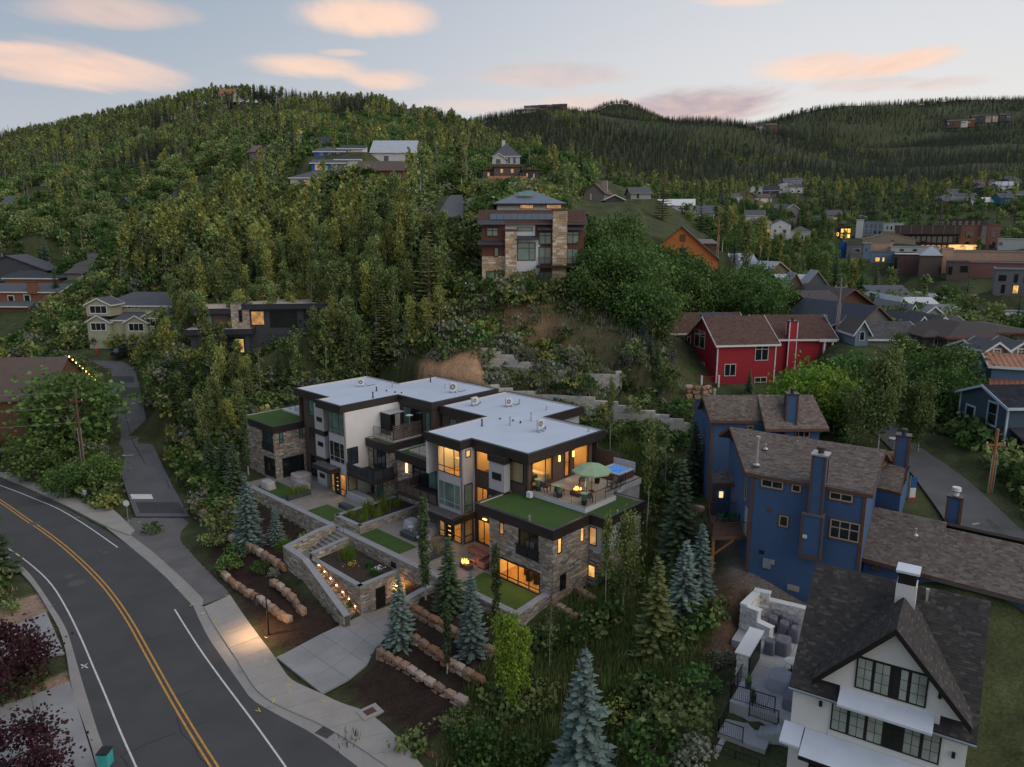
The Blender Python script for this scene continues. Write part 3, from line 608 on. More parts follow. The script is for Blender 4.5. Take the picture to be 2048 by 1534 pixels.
def cells(x0,x1,z0,z1,holes):
    xs=sorted({x0,x1,*[min(max(v,x0),x1) for h in holes for v in h[:2]]}); zs=sorted({z0,z1,*[min(max(v,z0),z1) for h in holes for v in h[2:4]]})
    for xa,xb in zip(xs[:-1],xs[1:]):
        for za,zb in zip(zs[:-1],zs[1:]):
            cx,cz_=(xa + xb) / 2,(za + zb) / 2
            if xb - xa > 1e-4 and zb - za > 1e-4 and not any(h[0] < cx < h[1] and h[2] < cz_ < h[3] for h in holes): yield xa,xb,za,zb
def wall(par,fr,x0,x1,z0,z1,mat,holes=(),t=.22,name='wall'):
    b=MB(fr)
    for xa,xb,za,zb in cells(x0,x1,z0,z1,holes):
        b.face([(xa,0,za),(xb,0,za),(xb,0,zb),(xa,0,zb)]); b.face([(xb,t,za),(xa,t,za),(xa,t,zb),(xb,t,zb)])
    for h in [*holes,(x0,x1,z0,z1)]:
        xa,xb,za,zb=max(h[0],x0),min(h[1],x1),max(h[2],z0),min(h[3],z1)
        b.face([(xa,0,za),(xa,t,za),(xa,t,zb),(xa,0,zb)]); b.face([(xb,0,zb),(xb,t,zb),(xb,t,za),(xb,0,za)])
        b.face([(xa,0,zb),(xa,t,zb),(xb,t,zb),(xb,0,zb)]); b.face([(xb,0,za),(xb,t,za),(xa,t,za),(xa,0,za)])
    return b.build(name,mat,par)
def stones(par,fr,x0,x1,z0,z1,holes=(),pal=STONE_PAL,hs=(.09,.2),ls=(.22,.75),name='stone_cladding',mat=None,zf=None):
    b=MB(fr); z=z0
    while z < z1 - .03:
        h=min(random.uniform(*hs),z1 - z); x=x0 - random.uniform(0,.3)
        while x < x1:
            l=random.uniform(*ls); xa,xb=max(x,x0),min(x + l,x1); x += l
            if xb - xa < .05: continue
            top=zf((xa + xb) / 2) if zf else 1e9
            if z + h * .5 > top: continue
            if any(xb > q[0] + .01 and xa < q[1] - .01 and z + h > q[2] + .02 and z < q[3] - .02 for q in holes):
                for q in holes:
                    if xb > q[0] + .01 and xa < q[1] - .01 and z + h > q[2] + .02 and z < q[3] - .02:
                        if xa < q[0]: xb=q[0]
                        elif xb > q[1]: xa=q[1]
                        else: xb=xa
                if xb - xa < .05: continue
            d=random.uniform(.03,.085); g=.008; c=random.choice(pal); k=random.uniform(.8,1.2); c=tuple(v * k for v in c)
            n=b.pts([(xa + g,0,z + g),(xb - g,0,z + g),(xb - g,0,z + h - g),(xa + g,0,z + h - g),(xa + g,-d,z + g),(xb - g,-d * random.uniform(.8,1.1),z + g),(xb - g,-d,z + h - g),(xa + g,-d * random.uniform(.8,1.1),z + h - g)])
            for q in ((4,5,6,7),(0,1,5,4),(1,2,6,5),(2,3,7,6),(3,0,4,7)): b.f.append(tuple(n + i for i in q)); b.c.append(c)
        z += h
    return b.build(name,mat or STONE,par,kind='stuff')
def win(par,fr,x0,x1,z0,z1,glass=None,xs=(),zs=(),fm=None,fw=.07,proud=.05,y=0.,sill=None,name='window',trim=None,tw=.12):
    fm=fm or DKF; glass=glass or GLD; b=MB(fr)
    b.box(x0,x0 + fw,y - proud,y + .02,z0,z1); b.box(x1 - fw,x1,y - proud,y + .02,z0,z1)
    b.box(x0 + fw,x1 - fw,y - proud,y + .02,z0,z0 + fw); b.box(x0 + fw,x1 - fw,y - proud,y + .02,z1 - fw,z1)
    X=[x0 + fw,*sorted(xs),x1 - fw]; Z=[z0 + fw,*sorted(zs),z1 - fw]
    for x in X[1:-1]: b.box(x - fw * .45,x + fw * .45,y - proud * .9,y + .015,z0 + fw,z1 - fw)
    for z in Z[1:-1]: b.box(x0 + fw,x1 - fw,y - proud * .8,y + .012,z - fw * .45,z + fw * .45)
    o=b.build(name,fm,par)
    for i in range(len(X) - 1):
        for j in range(len(Z) - 1):
            p=MB(fr); e=.0
            p.face([(X[i],y - .012,Z[j]),(X[i + 1],y - .012,Z[j]),(X[i + 1],y - .012,Z[j + 1]),(X[i],y - .012,Z[j + 1])]); g=glass[j % len(glass)] if isinstance(glass,(list,tuple)) else glass
            p.build('pane',g,o)
    if trim is not None:
        t=MB(fr); yy=y - proud * .6
        t.box(x0 - tw,x0,yy,y + .01,z0 - tw,z1 + tw); t.box(x1,x1 + tw,yy,y + .01,z0 - tw,z1 + tw); t.box(x0,x1,yy,y + .01,z1,z1 + tw); t.box(x0 - .02,x1 + .02,yy - .03,y + .01,z0 - tw,z0)
        t.build('trim',trim,o)
    return o
def room(par,fr,x0,x1,z0,z1,dep,y=.24,furn=(),lamp=.55,wallm=None):
    b=MB(fr)
    b.face([(x0,y + dep,z0),(x1,y + dep,z0),(x1,y + dep,z1),(x0,y + dep,z1)]); b.face([(x0,y,z0),(x0,y + dep,z0),(x0,y + dep,z1),(x0,y,z1)])
    b.face([(x1,y,z0),(x1,y,z1),(x1,y + dep,z1),(x1,y + dep,z0)]); b.face([(x0,y,z1),(x0,y + dep,z1),(x1,y + dep,z1),(x1,y,z1)])
    o=b.build('room',wallm or ROOMW,par)
    f=MB(fr); f.face([(x0,y,z0 + .002),(x1,y,z0 + .002),(x1,y + dep,z0 + .002),(x0,y + dep,z0 + .002)]); f.build('room_floor',ROOMF,o)
    w=(x1 - x0) * lamp / 2; d=dep * lamp / 2; cx=(x0 + x1) / 2; cy_=y + dep * .5
    l=MB(fr); l.face([(cx - w,cy_ - d,z1 - .03),(cx - w,cy_ + d,z1 - .03),(cx + w,cy_ + d,z1 - .03),(cx + w,cy_ - d,z1 - .03)]); l.build('ceiling_light',ROOML,o)
    fmats=[M('furn_dark',(.045,.03,.022),.7,.2),M('furn_white',(.55,.5,.42),.7,.1)]
    for (xa,xb,ya,yb,h,k) in furn:
        q=MB(fr); q.box(x0 + (x1 - x0) * xa,x0 + (x1 - x0) * xb,y + dep * ya,y + dep * yb,z0 + .003,z0 + h); q.build('furniture',fmats[k],o)
    return o
def rail(par,fr,pts,z,h=1.05,sp=1.4,glass=None,post=None,infill='glass',ends=True,name='railing'):
    b=MB(fr); gl=[]
    for (xa,ya),(xb,yb) in zip(pts[:-1],pts[1:]):
        L_=math.hypot(xb - xa,yb - ya); k=max(1,round(L_ / sp)); ux,uy=(xb - xa) / L_,(yb - ya) / L_
        for i in range(k + 1):
            x,y=xa + ux * L_ * i / k,ya + uy * L_ * i / k; b.tube((x,y,z),(x,y,z + h),.028,n=4)
            if i < k:
                x2,y2=xa + ux * L_ * (i + 1) / k,ya + uy * L_ * (i + 1) / k; gl.append(((x + ux * .06,y + uy * .06),(x2 - ux * .06,y2 - uy * .06)))
        b.tube((xa,ya,z + h),(xb,yb,z + h),.03,n=4)
        if infill == 'bars':
            b.tube((xa,ya,z + .1),(xb,yb,z + .1),.018,n=4); m_=int(L_ / .11)
            for i in range(m_): b.tube((xa + ux * L_ * (i + .5) / m_,ya + uy * L_ * (i + .5) / m_,z + .1),(xa + ux * L_ * (i + .5) / m_,ya + uy * L_ * (i + .5) / m_,z + h),.009,n=4,caps=False)
    o=b.build(name,post or DKF,par)
    if infill in ('glass','solid'):
        for (a,c) in gl:
            if infill == 'glass':
                p=MB(fr); p.face([(*a,z + .08),(*c,z + .08),(*c,z + h - .05),(*a,z + h - .05)]); p.build('glass_panel',glass or SMK,o); continue
            p=MB(fr); d=.012 if infill == 'glass' else .03; dx,dy=c[0] - a[0],c[1] - a[1]; L_=math.hypot(dx,dy); nx_,ny_=-dy / L_ * d / 2,dx / L_ * d / 2
            p.prism([(a[0] - nx_,a[1] - ny_),(c[0] - nx_,c[1] - ny_),(c[0] + nx_,c[1] + ny_),(a[0] + nx_,a[1] + ny_)],z + .08,z + h - .05); p.build('glass_panel' if infill == 'glass' else 'infill_panel',glass or SMK,o)
    return o
def wf(a0,b0,a1,b1): return Fr.wall(hw(a0,b0),hw(a1,b1))
# ------------------------------------------------------------------ the pair of flat-roofed houses
def right_unit():
    T=thing('modern_house','flat-roofed modern stone and grey stucco house with warmly lit windows and umbrella deck','house',hw(3,3,3.4),'pair of modern townhouses')
    flat_roof(T,[(0,0),(11,0),(11,7.45),(17.1,7.45),(17.1,19.05),(6.6,19.05),(6.6,12.15),(-1.4,12.15),(-1.4,7.05),(0,7.05)],13.4,.85,HF)
    f=wf(.5,.6,9.7,.6)
    H=[(.6,3.4,10.05,12.25),(5.05,5.9,9.85,12.3),(6.35,8.65,10.4,12.32)]
    wall(T,f,0,9.2,9.3,12.6,BRNS,H)
    win(T,f,*H[0],CLR,xs=(2.4,)); win(T,f,*H[1],CLR,name='door'); win(T,f,*H[2],CLR)
    room(T,f,.3,3.6,9.8,12.5,4.2,furn=[(.1,.75,.25,.8,.6,0),(.15,.4,.85,.97,1.2,0),(.75,.95,.1,.5,.7,1)])
    room(T,f,4.7,9.,9.8,12.5,3.4,furn=[(.45,.95,.9,.94,1.0,0)])
    f=wf(.5,3.1,.5,.6); Hc=[(.15,2.1,10.3,12.25)]
    wall(T,f,0,2.5,6.3,12.6,BRNP,Hc); win(T,f,*Hc[0],CLR)
    fin_z=[(9.45,12.05),(6.5,8.85)]
    for za,zb in fin_z:
        MB(HF).box(-.45,.3,2.45,4.35,za,zb).build('stucco_fin',STUC,T); MB(HF).box(-.55,.3,2.35,4.45,zb,zb + .58).build('dark_band',BRONZE,T)
    f=wf(-.45,4.35,-.45,2.45); win(T,f,.45,1.55,10.45,11.1,GLD)
    f=wf(.3,6.95,.3,4.25); Hr=[(.1,2.55,10.45,12.35),(.1,1.7,7.0,8.9)]
    wall(T,f,0,2.7,6.3,12.6,BRNP,Hr); win(T,f,*Hr[0],CLR,xs=(2.1,)); win(T,f,*Hr[1],CLR,xs=(1.05,))
    room(T,f,0.,2.7,9.8,12.5,2.6,furn=[(.25,.5,.1,.35,.5,0)]); room(T,f,0.,2.7,6.45,9.2,2.6,wallm=M('tan_plaster',(.5,.33,.17),.9,.1))
    f=wf(-1.3,10.4,-1.3,6.95); Ht=[(.12,3.2,10.0,12.5),(.12,3.2,6.68,9.15),(.15,.95,3.5,5.7),(2.05,3.25,3.5,5.7)]
    wall(T,f,0,3.45,3.4,12.6,STUC,Ht)
    win(T,f,*Ht[0],CLR,xs=(1.0,2.4),zs=(10.6,)); win(T,f,*Ht[1],[GLG,GLG],xs=(.95,2.4),zs=(7.25,),fm=M('light_frame',(.36,.35,.35),.5))
    win(T,f,*Ht[2],CLR,zs=(4.1,)); win(T,f,*Ht[3],CLR,xs=(2.25,),zs=(4.1,))
    room(T,f,.05,3.4,9.8,12.55,2.4,furn=[(.05,.95,.75,.98,.95,1),(.2,.3,.96,.985,2.0,0),(.7,.8,.96,.985,2.0,0)],lamp=.8)
    room(T,f,.05,3.4,3.42,6.1,3.2,furn=[(.55,.95,.3,.75,.75,1)])
    d=MB(f); d.box(1.02,1.98,-.03,.05,3.42,5.75); dr=d.build('door',DKF,T)
    for i in range(4): MB(f).box(1.45,1.8,-.045,-.03,3.85 + i * .45,3.97 + i * .45).build('door_light',LIT,dr)
    MB(f).box(1.1,1.14,-.09,-.03,4.1,5.1).build('door_handle',M('steel',(.5,.5,.5),.3,metal=1),dr)
    f=wf(-1.3,6.95,.3,6.95); Hs=[(.45,1.05,11.8,12.5),(.2,1.25,6.45,9.25),(.15,1.3,3.5,5.75)]
    wall(T,f,0,1.6,3.4,12.6,STUC,Hs); win(T,f,*Hs[0],LIT); win(T,f,*Hs[1],GLG,zs=(7.15,)); win(T,f,*Hs[2],CLR,zs=(4.2,))
    wall(T,wf(-1.3,10.4,1.3,10.4),0,2.6,3.4,12.6,STUC,t=-.2)
    c=MB(HF); c.prism([(-2.75,11.9),(-2.75,6.6),(.35,6.6),(.35,6.9),(-1.25,6.9),(-1.25,11.9)][::-1],5.85,6.35); c.build('entry_canopy',BRONZE,T)
    MB(HF).box(-2.7,-1.3,7.,11.8,6.352,6.37).build('canopy_top',M('canopy_metal',(.10,.085,.085),.5,.25,2.),T)
    f=wf(.2,6.9,.2,2.6); Hd=[(.3,2.2,3.45,5.75)]
    wall(T,f,0,4.3,3.4,6.4,BRNP,Hd); win(T,f,*Hd[0],CLR,xs=(1.25,),name='door'); room(T,f,.1,2.6,3.42,6.2,3.4)
    lm=MB(HF); lm.box(.05,.2,5.3,5.75,5.92,6.0); lm.build('door_lamp',emitmat('lamp_warm',(1,.52,.16),4),T)
    f=wf(-3.6,1.1,-3.6,-5.8); Hb=[(1.2,1.7,7.4,8.45),(3.35,5.5,6.45,8.5),(1.0,5.7,3.45,5.3)]
    wall(T,f,0,6.9,3.2,8.7,MORT,Hb); stones(T,f,0,6.9,3.2,8.65,Hb)
    win(T,f,*Hb[0],LITD); win(T,f,*Hb[1],CLR,xs=(4.5,),name='balcony_door'); win(T,f,*Hb[2],CLR,xs=(2.1,3.3,4.5),zs=(3.85,),fw=.09)
    room(T,f,.6,6.2,3.42,5.9,4.4,furn=[(.3,.8,.35,.6,.75,0),(.45,.52,.2,.3,1.,0),(.6,.67,.2,.3,1.,0),(.35,.42,.65,.75,1.,0),(.75,.82,.2,.3,1.,0)],lamp=.65); room(T,f,3.,6.,6.42,8.6,3.2,lamp=.18,furn=[(.1,.4,.2,.5,.7,1),(.5,.95,.4,.9,.6,0)])
    rail(T,f,[(3.15,-.12),(5.6,-.12)],6.2,1.0,1.22,M('black_mesh',(.02,.02,.022),.5),infill='solid',name='balcony_rail')
    f=wf(-3.6,-5.8,1.0,-5.8); Hb=[(.6,1.1,7.15,8.45),(3.45,3.95,7.2,8.45),(.9,1.7,3.85,5.2)]
    wall(T,f,0,4.6,3.0,8.7,MORT,Hb); stones(T,f,0,4.6,2.9,8.65,Hb); win(T,f,*Hb[0],LIT); win(T,f,*Hb[1],LIT); win(T,f,*Hb[2],GLD)
    f=wf(1.0,-5.8,1.0,-7.3); Hb=[(.1,.85,6.75,8.35),(.05,.8,3.9,5.0)]
    wall(T,f,0,1.5,3.,8.7,STUC,Hb); stones(T,f,0,1.5,3.,6.3,Hb); win(T,f,*Hb[0],LITD); win(T,f,*Hb[1],LIT)
    f=wf(1.0,-7.3,6.4,-7.3); wall(T,f,0,5.4,3.4,8.7,STUC); stones(T,f,0,5.4,3.2,6.3); wall(T,wf(6.4,-7.3,6.4,.6),0,7.9,4,8.7,STUC)
    wall(T,wf(6.4,-4.3,10.6,-4.3),0,4.2,5,9.2,STUC)
    flat_roof(T,[(-3.75,2.75),(-3.75,-6.0),(.88,-6.0),(.88,-7.55),(6.65,-7.55),(6.65,-5.3),(6.65,.6),(1.3,.6),(1.3,2.75)],9.4,.85,HF,memb=TURF,drop=.1,name='turf_roof')
    dk=[(.95,.58),(.95,-5.45),(5.25,-5.45),(5.25,-4.4),(10.7,-4.4),(10.7,.58)]
    MB(HF).prism(dk,9.15,9.68).build('deck_curb',M('white_curb',(.52,.52,.53),.7,.1,1.),T)
    base=MB(HF).prism(inset(dk,.06),9.5,9.7).build('deck',MORT,T); pv=M('porcelain_paver',(.40,.33,.275),.75,.1,1.5,fine=.05)
    for i in range(16):
        for j in range(10):
            a,b_=1.02 + i * .605,-5.38 + j * .595
            if a > 4.7 and b_ < -4.4: continue
            if a + .6 > 10.7: continue
            MB(HF).box(a,a + .597,b_,b_ + .587,9.7,9.74 + random.uniform(-.002,.002)).build('paver',pv,base)
    rail(T,HF,[(1.05,.5),(1.05,-5.35),(5.2,-5.35)],9.72,1.05,1.3); rail(T,HF,[(5.2,-5.35),(8.2,-4.35)],9.72,1.05,1.4)
    pr=MB(HF)
    for i in range(9): pr.box(10.6,10.66,-2.2,.55,9.75 + i * .2,9.92 + i * .2)
    for y in (-2.2,-.8,.5): pr.box(10.66,10.74,y - .05,y + .05,9.5,11.6)
    pr.build('privacy_screen',BRNS,T)
    MB(HF).box(.12,.5,-.1,.35,9.45,9.95).build('equipment_box',M('white_box',(.62,.62,.62),.5),T)
    for a in (6.75,4.75): MB(HF).box(a,a + .12,.5,.6,11.55,12.1).build('sconce',MATS['lamp_warm'],T)
    f=wf(1.3,19.9,1.3,10.4); Hl=[(2.6,5.0,6.5,8.7),(5.1,7.6,6.5,8.7),(7.7,9.3,6.5,8.7)]
    wall(T,f,0,9.5,3.2,9.0,MORT); stones(T,f,0,2.5,3.2,8.6); stones(T,f,2.5,9.5,3.2,6.3,[(3.4,4.2,3.3,5.4),(8.2,9.5,3.3,5.5)])
    win(T,f,*Hl[0],GLD,xs=(3.8,),y=-.06,name='sliding_door'); win(T,f,*Hl[1],GLG,xs=(6.3,),y=-.06); win(T,f,*Hl[2],GLG,y=-.06); win(T,f,3.4,4.1,3.5,5.4,GLB,y=-.06); win(T,f,8.3,9.3,3.4,5.4,DKF,y=-.06,name='door')
    MB(f).box(1.6,1.75,-.22,-.08,7.3,8.3).build('sconce',MATS['lamp_warm'],T)
    flat_roof(T,[(1.0,10.4),(6.6,10.4),(6.6,19.95),(1.0,19.95)][::1],9.4,.95,HF,memb=TURF,drop=.12,name='turf_roof')
    MB(HF).box(1.9,6.5,12.2,18.6,9.3,9.55).build('deck',pv,T); rail(T,HF,[(1.95,18.6),(1.95,10.5)],9.55,1.05,1.6)
    bl=MB(HF); bl.box(-1.45,1.25,10.45,16.4,6.1,6.4); bl.build('balcony',BRONZE,T); rail(T,HF,[(1.2,16.35),(-1.4,16.35),(-1.4,10.5)],6.4,1.0,1.3,BRNP,infill='solid',name='balcony_rail')
    wall(T,wf(6.2,12.0,-1.3,12.0),0,7.5,9.3,12.6,STUW); f=wf(6.9,19.,6.9,12.); wall(T,f,0,7,6,12.6,BRNP); win(T,f,1.2,2.4,9.9,12.2,GLG); win(T,f,3.5,5.5,9.9,12.2,GLD,xs=(4.5,))
    wall(T,wf(10.7,.6,10.7,7.8),0,7.2,5,12.6,BRNP); wall(T,wf(10.7,7.8,16.8,7.8),0,6.1,6,12.6,STUC)
    return T
def left_unit():
    T=thing('modern_house','flat-roofed modern stone and pale stucco house with dark windows and black pergola cube','house',hw(3,32,3.4),'pair of modern townhouses')
    flat_roof(T,[(-.45,37.2),(-.45,30.1),(-2.0,30.1),(-2.0,25.25),(5.7,25.25),(5.7,19.3),(16.0,19.3),(16.0,30.55),(10.1,30.55),(10.1,37.2)],13.8,.88,HF)
    f=wf(-.05,35.9,-.05,29.9); Hs=[(1.2,2.55,10.9,12.8),(1.1,2.6,7.9,9.4),(1.,2.7,3.5,6.0)]
    wall(T,f,0,6.,3.2,13,BRNP,[]); win(T,f,*Hs[0],GLG,zs=(11.3,),y=-.02); win(T,f,*Hs[1],GLD,xs=(1.9,),y=-.02); win(T,f,*Hs[2],GLD,y=-.02,name='door')
    for za,zb in [(9.95,12.9),(6.75,9.4),(3.4,6.2)]:
        MB(HF).box(-1.1,.0,30.,31.9,za,zb).build('stucco_fin',STUC,T)
        if za > 4: MB(HF).box(-1.22,.0,29.9,32.,za - .55,za).build('dark_band',BRONZE,T)
    f=wf(-1.1,31.9,-1.1,30.)
    for z in (10.95,8.05,4.3): win(T,f,.5,1.55,z,z + .52,GLD)
    wall(T,wf(-.6,30.,-.6,28.2),0,1.8,3.3,13,BRNP)
    f=wf(-1.6,28.3,-1.6,25.2); Ht=[(.1,2.95,10.4,12.85),(.1,2.95,7.15,9.5),(.12,.75,3.5,6.0),(1.75,3.0,3.5,6.0)]
    wall(T,f,0,3.1,3.4,13,STUC,Ht); win(T,f,*Ht[0],GLG,xs=(.85,2.1),zs=(11.0,),fm=BRNP); win(T,f,*Ht[1],GLD,xs=(.9,2.1),zs=(7.75,),fm=MATS['light_frame'])
    win(T,f,*Ht[2],CLR,zs=(4.2,)); win(T,f,*Ht[3],CLR,zs=(4.2,)); room(T,f,.05,3.05,3.42,6.3,3.0,furn=[(.5,.95,.3,.75,.75,1),(.75,.85,.96,.985,1.9,0)])
    d=MB(f); d.box(.82,1.68,-.03,.05,3.42,6.0); dr=d.build('door',DKF,T)
    for i in range(4): MB(f).box(1.2,1.5,-.045,-.03,3.95 + i * .45,4.05 + i * .45).build('door_light',MATS['dim_lit_pane'] if i != 1 else LIT,dr)
    c=MB(HF); c.box(-2.9,-1.55,26.3,30.0,6.15,6.65); c.build('entry_canopy',BRONZE,T); MB(HF).box(-2.85,-1.6,26.35,29.9,6.652,6.67).build('canopy_top',MATS['canopy_metal'],T)
    f=wf(-1.6,25.2,5.9,25.2); Hw=[(0.15,1.3,3.5,6.0),(.2,1.6,7.1,9.0)]
    wall(T,f,0,7.5,3.4,13,STUW,[Hw[0]]); win(T,f,*Hw[0],CLR,zs=(4.2,)); win(T,f,*Hw[1],GLB,xs=(.7,))
    f=wf(1.3,25.1,1.3,21.2); wall(T,f,0,3.9,3.2,9.0,MORT); stones(T,f,0,.9,6.4,8.7); stones(T,f,3.3,3.9,3.2,8.7); stones(T,f,0,3.3,3.2,6.2,[(1.5,2.6,3.2,5.6),(.35,.9,3.5,5.5)])
    win(T,f,1.,3.2,6.7,8.75,GLB,xs=(1.7,2.45),y=-.04,name='sliding_door'); win(T,f,1.55,2.55,3.4,5.6,GLG,xs=(2.0,),y=-.05,name='door'); win(T,f,.4,.85,3.6,5.4,GLD,y=-.05)
    f=wf(1.3,21.2,5.9,21.2); wall(T,f,0,4.6,3.2,9.,MORT); stones(T,f,0,4.6,3.2,8.7,[(1.6,3.2,7.5,8.2)]); win(T,f,1.6,3.2,7.5,8.2,GLD,y=-.06)
    flat_roof(T,[(1.0,25.15),(1.0,21.0),(5.9,21.0),(5.9,25.15)],9.75,.9,HF,memb=TURF,drop=.14,name='turf_roof')
    MB(HF).box(2.0,5.9,21.4,25.1,9.6,9.86).build('deck',MATS['porcelain_paver'],T); rail(T,HF,[(2.05,25.),(2.05,21.5)],9.86,1.05,1.2)
    p=MB(HF); p.box(3.1,5.0,24.95,25.08,9.9,12.2); p.box(3.1,3.2,23.4,25.,9.9,12.2); p.box(4.95,5.05,23.4,23.5,9.9,12.2); p.box(3.05,5.1,23.35,25.05,12.2,12.3); p.build('pergola_cube',M('black_metal',(.012,.011,.012),.5),T)
    MB(HF).box(3.02,5.13,23.3,25.1,12.3,12.33).build('pergola_top',M('grey_top',(.33,.33,.35),.6),T)
    s=MB(HF)
    for i in range(8): s.box(2.1,7.4,21.42,21.46,9.95 + i * .2,10.08 + i * .2)
    sc=s.build('slatted_screen',BRNP,T)
    for a in (2.1,3.4,4.7,6.0,7.4): MB(HF).box(a - .04,a + .04,21.46,21.53,9.8,11.6).build('screen_post',BRNP,sc)
    f=wf(5.95,25.2,5.95,19.4); wall(T,f,0,5.8,9.5,13,BRNP); win(T,f,.5,2.0,10.1,12.6,GLG,name='sliding_door'); win(T,f,2.1,4.0,10.1,12.6,GLD); win(T,f,4.5,5.3,10.1,12.6,GLG)
    MB(HF).box(-1.55,1.3,20.4,25.7,6.05,6.4).build('balcony',BRONZE,T); rail(T,HF,[(-1.5,25.6),(-1.5,20.45),(1.2,20.45)],6.4,1.05,1.1,M('navy_panel',(.035,.04,.05),.4),infill='solid',name='balcony_rail')
    f=wf(-3.7,43.9,-3.7,36.6); Hb=[(4.7,7.1,6.7,9.0),(4.7,7.2,3.5,5.75)]
    wall(T,f,0,7.3,3.,9.2,MORT); stones(T,f,0,7.3,3.,9.1,Hb); win(T,f,4.7,7.1,6.7,9.05,GLB,xs=(5.9,),y=-.06,name='balcony_door'); win(T,f,*Hb[1],GLD,xs=(5.5,6.4),zs=(3.9,),y=-.06)
    rail(T,f,[(4.6,-.16),(7.2,-.16)],6.55,1.0,1.3,MATS['black_mesh'],infill='solid',name='balcony_rail')
    f=wf(-3.7,36.6,.5,36.6); Hb=[(.6,1.1,7.6,9.2),(3.2,3.7,7.7,9.2),(.8,3.65,3.4,5.75)]
    wall(T,f,0,4.2,3.,9.2,MORT); stones(T,f,0,4.2,3.,9.1,Hb); win(T,f,*Hb[0],GLG,y=-.05,zs=(8.1,)); win(T,f,*Hb[1],GLG,y=-.05,zs=(8.1,)); win(T,f,*Hb[2],GLD,xs=(1.5,2.2,2.95),y=-.05,name='folding_door')
    flat_roof(T,[(-3.85,44.4),(-3.85,36.45),(1.2,36.45),(1.2,35.9),(5.5,35.9),(5.5,44.4)],9.8,.85,HF,memb=TURF,drop=.1,name='turf_roof')
    MB(HF).box(1.3,9.8,37.3,43.5,9.6,9.95).build('deck',MATS['white_curb'],T); rail(T,HF,[(1.5,37.6),(1.5,43.3),(6.5,43.3)],9.95,1.05,1.4)
    f=wf(9.9,37.0,-.1,37.); wall(T,wf(-.05,36.95,9.9,36.95),0,9.9,9.5,13,BRNP,t=-.2)
    MB(HF).box(2.6,4.6,38.5,41.5,9.95,10.9).build('covered_sofa',M('cover_dark',(.05,.052,.058),.8,.15,1.),T)
    wall(T,wf(5.9,19.5,15.8,19.5),0,9.9,6,13,BRNP)
    return T
RU=right_unit(); LU=left_unit()
# ------------------------------------------------------------------ patio, walls, stairs
PAV=M('patio_concrete',(.235,.205,.18),.8,.16,.6,.1,30.,fine=.06)
def patio():
    root=bpy.data.objects.new('patio',None); COL.objects.link(root); root['kind']='structure'; root['_w']=[0.,0.,0.]
    b=-5.1
    while b < 36:
        for a in (-6.85,-4.75,-2.65,-.55):
            MB(HF).box(a,a + 2.09,b,b + 2.38,3.2,3.4 + random.uniform(-.003,.003)).build('slab',PAV,root)
        b += 2.4
    for x0,x1,y0,y1_ in [(-6.6,-4.15,20.9,25.2),(-6.5,-4.45,9.8,16.0),(-6.7,-3.75,-5.1,1.6),(-6.6,-4.1,30.2,35.9)]:
        MB(HF).box(x0,x1,y0,y1_,3.39,3.425).build('turf_mat',TURF,root)
patio()
def capped(par,p0,p1,z0a,z1a,z0b,z1b,w=.5,seg=1.2,both=True,capw=.06,caph=.09,stn=True):
    f=Fr.wall(hw(*p0),hw(*p1)); L_=f.L; zt=lambda x: z1a + (z1b - z1a) * x / L_; zb=lambda x: z0a + (z0b - z0a) * x / L_
    MB(f).prism([(0,0),(L_,0),(L_,w),(0,w)],[z0a,z0b,z0b,z0a],[zt(0) - caph,zt(L_) - caph,zt(L_) - caph,zt(0) - caph]).build('wall_core',MORT,par)
    if stn:
        stones(par,f,0,L_,min(z0a,z0b),max(z1a,z1b) - caph,zf=lambda x: zt(x) - caph)
        if both: stones(par,Fr.wall(f.w(L_,w),f.w(0,w)),0,L_,min(z0a,z0b),max(z1a,z1b) - caph,zf=lambda x: zt(L_ - x) - caph)
    n=max(1,round(L_ / seg))
    for i in range(n):
        a,c=L_ * i / n + .004,L_ * (i + 1) / n - .004
        MB(f).slab([(a,-capw,zt(a)),(c,-capw,zt(c)),(c,w + capw,zt(c)),(a,w + capw,zt(a))],caph).build('coping',CAPST,par)
